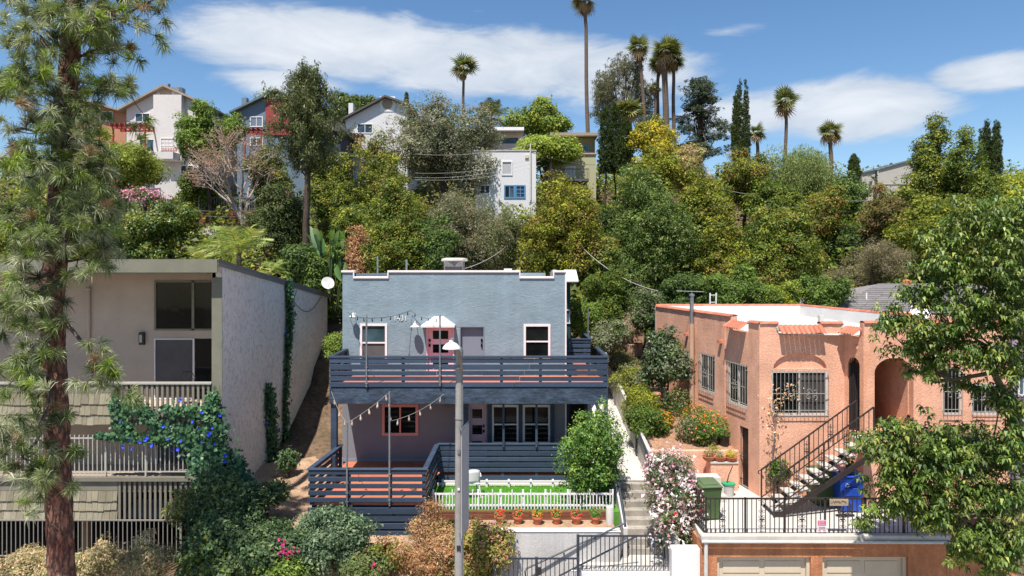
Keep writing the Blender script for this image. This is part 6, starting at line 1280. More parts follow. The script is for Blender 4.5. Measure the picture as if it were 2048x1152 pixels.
DKG = [(.028, .048, .013), (.044, .07, .018), (.066, .098, .026)]; MDG = [(.055, .088, .016), (.085, .125, .023), (.038, .064, .013)]; LTG = [(.105, .15, .027), (.145, .19, .035), (.065, .10, .018)]
GRY = [(.11, .12, .075), (.17, .17, .125), (.07, .085, .045), (.19, .16, .125)]; SIL = [(.14, .15, .09), (.10, .11, .05), (.20, .19, .13), (.07, .085, .035)]; YEL = [(.30, .225, .02), (.24, .20, .022), (.13, .14, .018)]
PIN = [(.035, .055, .016), (.06, .075, .022), (.10, .10, .035), (.025, .04, .014)]; CYP = [(.018, .042, .02), (.03, .058, .025), (.045, .07, .03)]; EUC = [(.05, .06, .03), (.085, .085, .045), (.13, .11, .06)]
BRN = [(.26, .12, .06), (.30, .17, .09), (.18, .10, .05)]
# skyline, back rows
tree('leafy_tree', 'airy bright green tree behind the white flat house', 1066, 192, 285, 120, 66, LTG + [(.2, .2, .03)], .34, 5200, 11, 13, sub=.5, tr=.2, subvar=.4)
tree('leafy_tree', 'low yellow green spreading tree above the olive house', 1092, 256, 335, 125, 49.2, [(.17, .21, .03), (.12, .17, .025), (.22, .24, .04)], .26, 5600, 12, 11, 'dome', sub=.4)
tree('dark_tree', 'dark tree at the right shoulder of the blue red house', 688, 184, 262, 62, 66, DKG + OLV[:2], .3, 2600, 13, 8, sub=.4); tree('dark_tree', 'dark bushy tree behind the cool white gable', 735, 190, 260, 80, 68, DKG + OLV[:1], .3, 3000, 14, 8, sub=.4); tree('dark_tree', 'small dark tree tip behind the blue gable chimney', 535, 176, 230, 44, 68, OLV, .3, 1200, 15, 6, sub=.4)
tree('upswept_tree', 'tall grey green tree with upswept feathery branches beside the palms', 1245, 84, 330, 125, 66, EUC, .20, 11500, 16, 70, 'fingers', sub=.2, asp=.3, per=12, bark=BARKG, tr=.34, nlimb=26, tdir=(0, 0, 1), jit=.8, lo=.2)
tree('dark_tree', 'dark low conifer under the palm cluster', 1300, 215, 300, 60, 64, [(.02, .035, .025), (.03, .05, .03)], .3, 2600, 17, 10, sub=.35)
tree('cedar_tree', 'layered grey green cedar right of the palm cluster', 1400, 148, 330, 132, 64, [(.05, .065, .04), (.075, .085, .05), (.035, .05, .035)], .21, 13500, 18, 75, 'layers', sub=.12, asp=.3, per=9, tr=.26, nlimb=34, jit=.4, up=.9)
for (px, pt, pb, wd, d, sd_, nm) in ((1478, 157, 330, 19, 66, 21, 'tallest slim dark cypress left of the lone palm'), (1492, 158, 330, 14, 67, 22, 'narrow cypress spire touching the tallest cypress'), (1470, 190, 320, 13, 67.5, 23, 'shorter cypress left of the tallest cypress'), (1974, 234, 380, 17, 60, 24, 'left cypress of the far right pair'), (1993, 238, 380, 20, 59, 25, 'right cypress of the far right pair'), (1962, 255, 350, 11, 61, 26, 'small cypress tip left of the far right pair'), (813, 184, 225, 9, 72, 27, 'tiny cypress spire right of the cool white gable'), (1212, 208, 345, 32, 52, 28, 'left dark cypress beside the tall palm trunk'), (1230, 200, 345, 30, 53, 29, 'middle dark cypress beside the tall palm trunk'), (1250, 232, 350, 36, 51, 30, 'right dark cypress of the dense trio'), (1708, 308, 360, 20, 58, 31, 'small dark conifer left of the concrete building')):
    tree('cypress', nm, px, pt, pb, wd, d, [(.022, .034, .009), (.034, .046, .012), (.05, .062, .018)] if d > 54 else [(.017, .027, .007), (.026, .038, .01), (.04, .052, .014)], .21, 3600 if wd > 12 else 1100, sd_, 22, 'column', group='cypresses', mat=FLW, per=5, asp=.22, sub=.07, tdir=(0, 0, 1), tj=.35, depth=1, nlimb=0, tr=.1, lo=.75)
# hillside middle rows
tree('dark_tree', 'dark green tree before the lower blue house walls', 530, 275, 430, 110, 47, DKG + OLV, .19, 7000, 65, 16, sub=.3); tree('leafy_tree', 'green tree under the bright rounded tree, left of the bare one', 400, 330, 440, 90, 48.5, MDG + OLV[:2], .18, 5000, 66, 12, sub=.28); tree('olive_tree', 'olive tree filling the gap before the dark blue wing', 650, 275, 400, 90, 45, OLV, .17, 6500, 67, 14, sub=.28)
tree('olive_tree', 'olive tree in the gap right of the yellow olive tree', 1400, 340, 480, 110, 41, OLV + YOL, .17, 8000, 68, 16, sub=.28); tree('leafy_tree', 'mid green tree below the wispy skyline tree', 1545, 350, 480, 110, 41.5, MDG + OLV, .17, 8000, 69, 16, sub=.28); tree('olive_tree', 'olive tree between concrete building and tall olive pair', 1810, 400, 540, 110, 40, OLV + YOL[:1], .17, 8000, 70, 16, sub=.28); tree('leafy_tree', 'green tree in the gap left of the big grey tree', 700, 395, 540, 120, 37.5, MDG + OLV, .16, 9000, 88, 16, sub=.27)
tree('leafy_tree', 'bright green rounded tree in front of the white gable house', 420, 200, 335, 125, 47, LTG, .20, 9500, 32, 16, sub=.3, tr=.16); tree('leafy_tree', 'yellow green shrub tree left below the white gable house', 250, 250, 405, 190, 44, [(.16, .19, .03), (.11, .14, .025), (.22, .22, .04)], .17, 9000, 33, 18, sub=.3); tree('leafy_tree', 'green leafy shrub tree above the apartment roof', 330, 400, 530, 190, 38, MDG + [(.13, .13, .02)], .17, 10500, 34, 16, sub=.28, mat=FOLG)
tree('crepe_shrub', 'pink flowering shrub below the yellow green tree', 290, 372, 420, 110, 41, MDG, .12, 1500, 35, 8, flowers=[(.60, .16, .30), (.62, .24, .38)], nf=1000, fl=.11, cat='shrub', group='shrubs')
tree('big_tree', 'large grey brown green tree behind the olive trees, centre', 890, 187, 400, 235, 48, GRY + [(.07, .085, .04), (.17, .15, .09)], .19, 21000, 36, 30, sub=.38, asp=.45, tr=.4, subvar=.35)
tree('olive_tree', 'upper olive green tree left of the big grey tree', 755, 255, 480, 200, 41, OLVR, .16, 17000, 37, 24, 'cone', sub=.3, tr=.2); tree('olive_tree', 'lower olive green tree behind the blue house parapet', 790, 350, 565, 165, 35, OLVR + MDG, .145, 16000, 38, 22, 'cone', sub=.26, tr=.15)
tree('silver_shrub', 'silvery brush of mixed foliage behind the blue house roof', 925, 372, 565, 200, 37, SIL + [(.16, .11, .07)], .14, 20000, 39, 28, sub=.3, asp=.3, tr=.1, jit=.9); tree('leafy_tree', 'dark leafy shrub tree between olive tree and silvery brush', 870, 420, 565, 110, 34.5, DKG + MDG, .15, 6500, 40, 12, sub=.25); tree('silver_shrub', 'grey green brush below the white cube house', 1020, 405, 570, 95, 36.5, SIL + OLV[:2], .13, 7000, 89, 16, sub=.25, asp=.3, tr=.08, jit=.8)
tree('olive_tree', 'yellow olive tree behind the right end of the blue house', 1135, 330, 580, 165, 35, YOL + [(.16, .10, .03)], .145, 20000, 41, 26, sub=.26, tr=.2); tree('big_tree', 'large dark green glossy tree behind walkway and orange house', 1292, 325, 600, 225, 36, [(.034, .056, .011), (.055, .085, .017), (.09, .125, .027), (.15, .18, .06)], .19, 21000, 42, 26, sub=.32, asp=.3, tr=.3)
tree('yellow_tree', 'golden yellow tree on the skyline right of the cypress trio', 1312, 245, 350, 125, 50, YEL, .22, 6500, 43, 14, sub=.35); tree('yellow_tree', 'smaller yellow green tree under the golden tree', 1300, 300, 420, 150, 45, YEL[1:] + YOL, .2, 6500, 44, 14, sub=.32); tree('pale_tree', 'pale blossoming tree between golden tree and cedar', 1392, 292, 390, 130, 47, [(.26, .22, .08), (.20, .19, .08), (.15, .12, .04), (.3, .2, .12)], .17, 7000, 45, 14, sub=.3)
tree('olive_tree', 'olive tree with rusty tips under the cedar', 1490, 300, 420, 135, 44, OLVR + [(.18, .10, .03)], .17, 8500, 46, 16, sub=.3); tree('olive_tree', 'yellow tinted olive tree in front of the right hill row', 1440, 385, 590, 125, 36, YOL + OLVR, .15, 12500, 47, 20, 'cone', sub=.25); tree('olive_tree', 'broad olive tree right of the yellow tinted one', 1575, 385, 610, 165, 34, OLVR + MDG[:2], .15, 15500, 48, 22, sub=.26)
tree('willow_tree', 'light wispy green tree on the right skyline', 1600, 285, 430, 190, 46, [(.13, .16, .05), (.17, .19, .07), (.09, .12, .04)], .19, 12000, 49, 20, sub=.36, asp=.25, tdir=(0, 0, 1), jit=.9); tree('olive_tree', 'rusty olive tree below the wispy skyline tree', 1640, 350, 500, 130, 40, OLVR + [(.20, .08, .03)], .16, 9500, 50, 16, sub=.28); tree('leafy_tree', 'green tree left of the concrete building', 1695, 335, 440, 100, 45, MDG, .17, 6000, 51, 12, sub=.28, mat=FOLG)
tree('olive_tree', 'rusty brown olive tree before the concrete building', 1762, 365, 500, 100, 38, [(.10, .085, .025), (.16, .085, .035), (.07, .07, .02)], .15, 8500, 52, 14, sub=.24); tree('silver_shrub', 'fine grey brown twiggy shrub behind the grey shingled roof', 1745, 470, 590, 155, 35, [(.15, .13, .08), (.11, .11, .05), (.19, .14, .1)], .11, 9000, 53, 16, sub=.24, asp=.22, jit=.9, cat='shrub', group='shrubs')
tree('olive_tree', 'tall olive tree with open top on the right', 1872, 215, 420, 105, 40, OLV + [(.06, .075, .02)], .17, 9500, 54, 20, 'cone', sub=.27, lo=.4); tree('olive_tree', 'second tall olive tree right of the open topped one', 1935, 245, 520, 140, 38, OLV + MDG, .16, 14000, 55, 24, 'cone', sub=.27); tree('olive_tree', 'wide olive tree at the foot of the two tall ones', 1885, 370, 600, 220, 35, OLV + YOL[:1], .16, 17000, 56, 24, sub=.28)
tree('yellow_tree', 'yellow green tree at the right picture edge', 2040, 335, 470, 90, 44, [(.24, .24, .03), (.16, .18, .025)], .18, 5000, 57, 10, sub=.3); tree('leafy_tree', 'green shrub tree at right behind the foreground tree', 2000, 440, 620, 160, 33, MDG + OLV[:2], .16, 9500, 58, 16, sub=.26)
tree('dark_tree', 'dense dark bush left of the hillside pine trunk', 560, 365, 540, 125, 38, [(.05, .065, .022), (.08, .09, .03), (.035, .05, .016)], .15, 11000, 59, 18, sub=.25); tree('dark_tree', 'shaded bush right of the hillside pine trunk', 665, 345, 480, 110, 43, OLV + DKG[:1], .16, 7000, 60, 14, sub=.27)
tree('dark_tree', 'dark filler tree between yellow olive and dark glossy tree', 1215, 400, 590, 90, 38.5, DKG, .17, 5500, 61, 12, sub=.27); tree('dark_tree', 'dark tree gap filler behind the right olive row', 1510, 420, 600, 120, 39, DKG + OLV[:1], .18, 7000, 62, 12, sub=.3); tree('dark_tree', 'dark tree behind the grey shingled roof', 1690, 430, 600, 130, 39.5, DKG + OLV[:1], .18, 7500, 63, 12, sub=.3); tree('dark_tree', 'dark shrub tree behind the apartment roof left of the pine', 120, 380, 540, 260, 40, MDG + OLV, .18, 12000, 64, 18, sub=.3)
# shrubs behind the houses
for (px, pt, pb, wd, d, pal, nm, n, sd_, lf) in ((1215, 525, 690, 130, 30.5, MDG + OLV[:2], 'tall green shrub behind the side landing', 13000, 71, .11), (1290, 560, 690, 95, 29.5, DKG + SIL[:2], 'grey green shrub beside the orange house rear corner', 8500, 72, .11), (1165, 590, 670, 60, 28.5, LTG, 'bright green shrub against the dark green annex', 3600, 73, .1), (1225, 640, 710, 90, 27.5, SIL + MDG[:1], 'grey green shrub above the hedge top', 5200, 74, .09), (1480, 540, 620, 150, 29.5, MDG + LTG[:1], 'leafy shrub behind the orange roof, left', 8500, 75, .12), (1555, 560, 625, 110, 29, LTG + YOL[:2], 'yellow green vine heap behind the orange roof', 6500, 76, .11), (1645, 545, 625, 110, 29, MDG + LTG[:1], 'green shrub left of the grey shingled roof', 7000, 77, .12), (1385, 545, 620, 130, 30.5, DKG + MDG[:1], 'dark hedge along the orange house rear', 7500, 78, .12), (1335, 660, 790, 105, 24.3, DKG + [(.07, .09, .05), (.12, .12, .08)], 'glossy rubber shrub leaning on the orange side wall', 7500, 79, .12), (668, 662, 718, 42, 29, LTG + [(.2, .26, .05)], 'clipped light green bush between apartment and blue house', 3000, 80, .08)):
    tree('shrub', nm, px, pt, pb, wd, d, pal, lf, n, sd_, 14, 'round', sub=.17, group='shrubs', cat='shrub', tr=.05, nlimb=8, z0=Z(pb, d) - .3, mat=FOLG if 'rubber' in nm else None)
# hedge down the walkway, in three plants
for k, (x_, y_, pal, nm) in enumerate(((3.95 + .55, 28.3, SIL + OLV[:2], 'upper shrub of the walkway hedge, grey green'), (4.5, 26.3, YOL + SIL[:2], 'second shrub of the walkway hedge, yellowish'), (4.5, 24.4, OLV + YOL[:2], 'third shrub of the walkway hedge, olive'), (4.45, 22.7, MDG + OLV[:1], 'lowest shrub of the walkway hedge, deeper green'))):
    px = CX + F * x_ / y_; zz = bedz(x_, y_); tree('hedge_shrub', nm, px, HY + (HC - zz - .85) * F / y_, HY + (HC - zz + .2) * F / y_, 1.25 * F / y_, y_, pal, .08, 8000, 90 + k, 14, sub=.16, depth=1.5, group='hedge along the walkway', cat='shrub', tr=.04, z0=zz - .2, flowers=[(.4, .12, .04)], nf=40, fl=.06)
# flowering plants on the bed
for (px, py, d, r_, pal, fl_, nm) in ((1392, 850, 22.6, .5, LTG + MDG, [(.52, .12, .015), (.52, .17, .02)], 'orange flowering lantana, left clump by the orange wall'), (1425, 868, 22.0, .52, LTG, [(.52, .11, .015), (.5, .16, .02)], 'orange flowering lantana, right clump by the orange wall'), (1355, 800, 23.8, .55, MDG + SIL[:1], [(.35, .06, .14)], 'grey green rose bush before the garden bench'), (1330, 850, 22.8, .3, YOL, [(.52, .13, .015)], 'small orange poppy patch on the bare bed'), (1375, 890, 21.9, .42, SIL + MDG, [(.6, .1, .15)], 'grey leaved plant behind the pink oleander'), (1402, 905, 21.6, .35, MDG, [(.5, .1, .1)], 'low plant at the foot of the lantana')):
    b = P(px, py, d); b.z = bedz(b.x, d); t = thing('flowering_plant', nm, 'plant', b, 'flowers on the planting bed'); small_plant('foliage', t, b, r_, 1300, pal, .075, int(px + py), 1.0, flowers=fl_, nf=130 if 'orange' in nm else 22, fl=.06)
# ---------------------------------------------------------------- palms
def fan_mesh(seed, pal, droop=.14, nb=15, L=1.0):
    rg = np.random.default_rng(seed); tri = []; col = []
    for i in range(nb):
        a = (i / (nb - 1) - .5) * 2 * 1.9; l = L * (.62 + .38 * math.cos(a * .6)) * rg.uniform(.9, 1.05); d = np.array([math.cos(a), math.sin(a), 0]); s = np.array([-math.sin(a), math.cos(a), 0]) * .055 * L
        b0 = np.array([L*.55, 0, 0.]); m = b0 + d * l * .55 + [0, 0, -.08*l]; e = b0 + d * l + [0, 0, -droop * l * rg.uniform(.8, 1.3)]
        tri += [b0 - s*.4, m - s, m + s, b0 - s*.4, m + s, b0 + s*.4, m - s, e, m + s]; c = np.array(pal[rg.integers(len(pal))]) * rg.uniform(.8, 1.2); col += [c] * 3
    w = .02 * L; tri += [[0, -w, 0], [L*.55, -w*.6, .0], [L*.55, w*.6, 0], [0, -w, 0], [L*.55, w*.6, 0], [0, w, 0]]; col += [np.array((.2, .2, .06))] * 2
    return mesh_np('frond', np.array(tri, dtype=float), 3, np.array(col), FOLG)
FG = [fan_mesh(1, [(.055, .075, .022), (.09, .11, .035), (.17, .17, .07)]), fan_mesh(2, [(.04, .06, .02), (.08, .095, .03), (.17, .16, .06)], .26)]; FD = fan_mesh(3, [(.22, .15, .08), (.28, .20, .11), (.17, .12, .06)], .6)
M_PTR = surf('palm_trunk', (.16, .115, .085), .25, 3, .95, 14, .8, .04, (.6, .6, 6), fine=.2)
def fan_palm(px, pyc, pyb, d, rpx, label, seed, tr=.19, lean=0, skirt=.5, nfr=23, rp=None):
    rg = np.random.default_rng(seed); top = P(px, pyc, d); bx_ = X(px + lean, d); gz = min(ground(bx_, d), Z(pyb, d)); t = thing('fan_palm', label, 'palm tree', (bx_, d, gz), 'fan palms on the skyline'); r_ = rpx * d / F * 1.1; b = V(bx_, d, gz - .3)
    pts = [b.lerp(top, k/8) + V(.12 * math.sin(k * .8 + seed) * (k / 8), 0, 0) for k in range(9)]; pts[-1] = top
    MB().tube(pts, [tr * (1.25 if k == 0 else 1.0 - .035*k) for k in range(9)], 9).build('trunk', M_PTR, t, smooth=True)
    for i in range(nfr):
        el = math.asin(rg.uniform(-.85, .98)); a = rg.uniform(0, 6.28); dead = el < -.62
        o = inst('frond', FD if dead else FG[i % 2], t, top + V(0, 0, .1), Quaternion((0, 0, 1), a).to_matrix().to_4x4().to_euler(), None)
        o.rotation_euler = (Matrix.Rotation(a, 3, 'Z') @ Matrix.Rotation(-el, 3, 'Y') @ Matrix.Rotation(rg.uniform(-.6, .6), 3, 'X')).to_euler(); s = r_ / 1.45 * rg.uniform(.8, 1.12); o.scale = (s, s, s)
    if skirt:
        skirt *= .45; n = 220; a = rg.uniform(0, 6.28, n); z = -rg.uniform(.05, 1, n) * skirt * r_ * 2; rad = tr * 1.2 + r_ * .20 * (1 + z / (skirt * r_ * 2.1)) * rg.uniform(.5, 1, n); c = np.c_[np.cos(a)*rad, np.sin(a)*rad, z]; col = tint(rg, n, [(.25, .17, .10), (.18, .12, .07), (.30, .22, .13)])
        link('dead_skirt', mesh_np('dead_skirt', quads(rg, c, np.c_[np.cos(a), np.sin(a), 0*a], r_ * .34, .22, .3, (0, 0, 1), .25) + np.array(top - org_of(t)), 4, col, FOL), None, t)
    return t
fan_palm(926, 136, 225, 80, 31, 'lone fan palm above the big grey tree, ball shaped crown', 1, .2, 4, .7); fan_palm(1168, 4, 345, 56, 28, 'very tall slender palm with its head at the top edge', 2, .19, 14, .75); fan_palm(1571, 205, 310, 76, 30, 'lone fan palm on the right skyline', 3, .22, 0, .55); fan_palm(1279, 97, 262, 63, 27, 'left high palm of the cluster, leaning trunk', 4, .2, 18, .9); fan_palm(1331, 104, 265, 62, 34, 'thick trunk palm with the largest dead skirt', 5, .34, 0, 1.0, 40)
fan_palm(1318, 130, 265, 64, 25, 'slim palm behind the thick trunk palm, left', 6, .2, -4, .5); fan_palm(1347, 125, 265, 63, 27, 'slim palm behind the thick trunk palm, right', 7, .2, 4, .5); fan_palm(1309, 178, 262, 63, 16, 'short small headed palm inside the cluster', 8, .18, 3, .5, 18); fan_palm(1257, 222, 300, 60, 30, 'squat bushy palm with pale fronds below the cluster', 9, .3, 0, .6, 34); fan_palm(1514, 268, 320, 68, 22, 'short round palm right of the cypresses', 10, .2, 0, .4, 24); fan_palm(1661, 266, 330, 62, 27, 'short palm peeking over the wispy skyline tree', 11, .22, 0, .3, 26)
def feather_mesh(seed, L, pal, nl=24, w=.032, droop=.8, leafl=.40):
    rg = np.random.default_rng(seed); tri = []; col = []; rib = [np.array([L * k / 10 * (1 - .1 * (k/10)**2), 0, L * (.28 * (k/10) - droop * .62 * (k/10)**2.2)]) for k in range(11)]
    for k in range(10): a, b = rib[k], rib[k+1]; s = np.array([0, .018 * L * (1 - k/11), 0]); tri += [a - s, b - s, b + s, a - s, b + s, a + s]; col += [np.array((.2, .2, .06))] * 2
    for i in range(nl):
        u_ = .12 + .86 * i / nl; k = min(9, int(u_ * 10)); f = u_ * 10 - k; p = rib[k] * (1 - f) + rib[k+1] * f; l = L * leafl * math.sin(math.pi * min(1, u_ * .8 + .22)) * rg.uniform(.9, 1.1)
        for sd_ in (-1, 1):
            e = p + np.array([l * .55, sd_ * l * .8, -l * rg.uniform(.1, .4)]); m = (p + e) / 2 + [0, 0, .03*l]; ww = np.array([L * w * .35, 0, 0]); tri += [p - ww, m + ww, p + ww, p - ww, m - ww, m + ww, m - ww, e, m + ww]; c = np.array(pal[rg.integers(len(pal))]) * rg.uniform(.8, 1.2); col += [c] * 3
    return mesh_np('frond', np.array(tri, dtype=float), 3, np.array(col), FOLG)
def feather_palm(px, pyc, d, rpx, label, seed, nfr, pal, up0=-.3, tr=.25, group='feather palms'):
    rg = np.random.default_rng(seed); top = P(px, pyc, d); gz = min(ground(top.x, d), top.z - .5); t = thing('feather_palm', label, 'palm tree', (top.x, d, gz), group); r_ = rpx * d / F; MB().tube([V(top.x, d, gz - .3), top], [tr, tr * .9], 10).build('trunk', M_PTR, t)
    me = [feather_mesh(seed + k, 1.0, pal) for k in range(3)]
    for i in range(nfr):
        a = i * 2.4 + rg.uniform(-.2, .2); el = rg.uniform(up0, 1.25); s = r_ * rg.uniform(.85, 1.1); o = inst('frond', me[i % 3], t, top); o.rotation_euler = (Matrix.Rotation(a, 3, 'Z') @ Matrix.Rotation(-el, 3, 'Y') @ Matrix.Rotation(rg.uniform(-.3, .3), 3, 'X')).to_euler(); o.scale = (s,)*3
feather_palm(981, 235, 62, 46, 'dark date palm behind the white flat house', 31, 34, [(.04, .06, .022), (.07, .085, .03), (.11, .11, .045)], -.5)
KP = [(.12, .17, .03), (.20, .23, .06), (.28, .26, .10), (.08, .13, .025)]
feather_palm(478, 508, 31.5, 92, 'large feather palm rising behind the apartment roof', 41, 13, KP, .1, .12); feather_palm(400, 528, 32.5, 55, 'smaller pale feather palm left behind the apartment roof', 45, 11, KP, .0, .1); feather_palm(540, 545, 31, 50, 'low feather palm near the satellite dish', 49, 9, KP, -.2, .1)
# bird of paradise: big single leaves
def paradise():
    b = V(X(655, 34), 34, 7.4); t = thing('bird_of_paradise', 'giant bird of paradise with broad upright leaves behind the blue house', 'plant', b); rg = np.random.default_rng(3)
    ms = []
    for s in range(3):
        m = MB(); n = 9
        for k in range(n):
            u_ = k / (n - 1); w = .27 * math.sin(math.pi * min(.98, .06 + u_ * .93)) ** .7; z = 1.5 * u_; y = -.5 * u_ ** 2.2 * (1 + .3*s)
            m.v += [V(-w, y + .07, z), V(0, y, z), V(w, y + .07, z)]
        m.f = [f for k in range(n - 1) for f in ((3*k, 3*k+1, 3*k+4, 3*k+3), (3*k+1, 3*k+2, 3*k+5, 3*k+4))]
        me = m.mesh('leaf', None, smooth=True); at = me.attributes.new('Col', 'FLOAT_COLOR', 'FACE'); c = [(.10, .20, .06), (.15, .27, .08), (.22, .30, .17)][s]
        for a in at.data: a.color = (*c, 1)
        me.materials.append(FOL); ms.append(me)
    stems = MB()
    for i in range(70):
        px, py = rg.uniform(592, 722), 0; k = (px - 655) / 65; py = rg.uniform(445 + 70 * abs(k) ** 1.5, 555); p = P(px, py + 25, 34 + rg.uniform(-.9, .6)); o = inst('leaf', ms[i % 3], t, p); a = rg.uniform(-.9, .9) + (math.pi if rg.uniform() < .25 else 0)
        o.rotation_euler = (Matrix.Rotation(a, 3, 'Z') @ Matrix.Rotation(rg.uniform(-.2, 1.0), 3, 'X') @ Matrix.Rotation(k * .8 + rg.uniform(-.5, .5), 3, 'Y')).to_euler(); s = rg.uniform(.42, .78); o.scale = (s*.8, s, s); stems.tube([V(b.x + (p.x - b.x)*.4, 34, 7.0), p], .035, 5)
    stems.build('stems', surf('green_stem', (.08, .12, .04), .2, 3, .7), t)
paradise()
tree('dry_vine', 'rust brown dry vine hanging behind the blue house', 715, 455, 570, 40, 31.5, BRN, .11, 3200, 81, 10, 'column', group='shrubs', cat='shrub', sub=.2, z0=6.5)
for k, (px, pt, pb, wd, pal, nm) in enumerate(((590, 470, 570, 70, DKG + MDG[:1], 'broad leaved shrub left of the bird of paradise'), (620, 500, 590, 60, MDG, 'green shrub right above the satellite dish'), (740, 480, 570, 70, OLV, 'olive shrub right of the dry vine'))): tree('shrub', nm, px, pt, pb, wd, 31.8, pal, .16, 3000, 82 + k, 9, sub=.22, group='shrubs', cat='shrub', z0=6.5)
# hillside pine
def hill_pine():
    d = 37.0; x = X(614, d); gz = ground(x, d); t = thing('hillside_pine', 'hillside pine with a long bare trunk and upright tips, centre left', 'tree', (x, d, gz)); rg = np.random.default_rng(8); tr_pts = [V(0, 0, -.3), V(-.06, 0, 3), V(.05, 0, 6), V(-.05, 0, 9), V(.05, 0, Z(165, d) - gz)]
    m = MB(); m.tube(tr_pts, [.21, .18, .15, .11, .03], 9); Vs, Cs = [], []
    zT, zB = Z(158, d) - gz, Z(350, d) - gz
    for i in range(76):
        k = i / 75; z = zB + (zT - zB) * (k ** .85); R_ = 1.04 * (1.5 + 1.0 * math.sin(math.pi * min(1, k * 1.1 + .1))) * (1 - .62 * k ** 2.0); a = i * 2.4 + rg.uniform(-.4, .4); L = R_ * rg.uniform(.55, 1.1)
        e = np.array([math.cos(a) * L, math.sin(a) * L * .9, z + L * .35]); m.tube([V(0, 0, z - .3), V(*(e * [.5, .5, 1])) - V(0, 0, .2), V(*e)], [.045, .03, .012], 5)
        for j in range(17):
            u_ = rg.uniform(.2, 1.05); p = np.array([0, 0, z - .3]) * (1 - u_) + e * u_ + rg.normal(0, .16, 3); h = rg.uniform(.25, .75); n = 26; c = p + np.c_[rg.normal(0, .09, n), rg.normal(0, .09, n), rg.uniform(0, h, n)]
            Vs.append(quads(rg, c, rg.normal(0, 1, (n, 3)), .19, .2, .5, (0, 0, 1), .75, .08, True)); Cs.append(tint(rg, n, [(.045, .06, .016), (.075, .09, .025), (.12, .12, .045), (.03, .042, .013)], var=.2))
    link('crown', mesh_np('crown', np.concatenate(Vs), 3, np.concatenate(Cs), NEED), None, t); link('trunk', m.mesh('trunk', BARK, smooth=True), None, t)
hill_pine()
# leafless pinkish tree
def bare_tree():
    d = 45.0; base = P(486, 448, d); t = thing('bare_tree', 'nearly leafless pale tree with pinkish twigs above the road wall', 'tree', base); m = MB(); rg = np.random.default_rng(5); tips = []
    def br(p, v, L, r_, lv):
        q = p + v * L; mid = p.lerp(q, .5) + V(*rg.normal(0, .05 * L, 3)); m.tube([p, mid, q], [r_, r_ * .85, r_ * .66], 6 if lv < 2 else 4, False); tips.append((q, lv))
        if lv >= 5: return
        for i in range(3 if lv < 4 else 2):
            w = (v + V(rg.normal(0, .48), rg.normal(0, .4), rg.normal(.05, .3))).normalized(); br(q if i else mid.lerp(q, .6), w, L * rg.uniform(.62, .85), r_ * .6, lv + 1)
    for v, L in ((V(-.05, 0, 1), 2.1), (V(-.6, .1, .9), 1.7), (V(-.35, -.2, 1), 1.9), (V(.1, .2, 1), 1.6)): br(V(0, 0, 0), v.normalized(), L, .12, 0)
    link('trunk', m.mesh('trunk', surf('pale_bark', (.42, .33, .29), .15, 4, .9, 20, .3), smooth=True), None, t)
    pts = np.array([tuple(p) for p, lv in tips if lv >= 4]); pick = pts[rg.integers(0, len(pts), 3800)] + rg.normal(0, .16, (3800, 3)); link('crown', mesh_np('crown', quads(rg, pick, rg.normal(0, 1, (3800, 3)), .11, .5, .8), 4, tint(rg, 3800, [(.28, .13, .10), (.33, .20, .15), (.22, .12, .09), (.16, .17, .05)])), None, t).data.materials.append(FOL)
bare_tree()
for px, yt in ((452, 160), (468, 175), (448, 190)):
    pass
# undergrowth over the whole hillside
def undergrowth():
    rg = np.random.default_rng(9); n = 130000; y = 31 + 45 * rg.uniform(0, 1, n) ** 1.3; x = rg.uniform(-1, 1, n) * (y * .82 + 4); keep = ~((x > -8.9) & (x < -5.2) & (y < 33.5)) & ~((x > -6) & (x < 2.5) & (y < 32.3)) & ~((x > 4.2) & (x < 6.2) & (y < 34)); x, y = x[keep], y[keep]; n = len(x)
    keep2 = ~((x < -8.7) & (y < 33.6)); x, y = x[keep2], y[keep2]; n = len(x)
    g = np.array([ground(a, b) for a, b in zip(x, y)]); hgt = .4 + 1.9 * np.clip(np.sin(x * 1.3 + 1.7 * np.sin(y * .6)) * np.sin(y * .9 + x * .4) + .35, 0, 1); z = g + rg.uniform(0, 1, n) ** .6 * hgt
    o = link('undergrowth', mesh_np('undergrowth', quads(rg, np.c_[x, y, z], np.tile([0, -.4, 1.], (n, 1)), .34, .5, .6, None, .5, .08, True), 3, tint(rg, n, DKG + OLV + OLV + [(.10, .09, .04)], var=.3), FOL)); setp(o, 'tangled green undergrowth covering the hillside between trees', 'undergrowth', kind='stuff')
undergrowth()
# ---------------------------------------------------------------- foreground planting
# citrus in front of the porch
tree('citrus_tree', 'glossy green citrus tree between porch railing and stairs', 1196, 795, 1000, 150, 19.9, [(.035, .075, .014), (.06, .115, .02), (.11, .18, .03), (.16, .22, .04)], .085, 9500, 101, 26, sub=.13, group='front garden trees', mat=FOLG, tr=.05, asp=.42, z0=3.2, w=[3, 4, 2, 1], depth=.95, per=14)
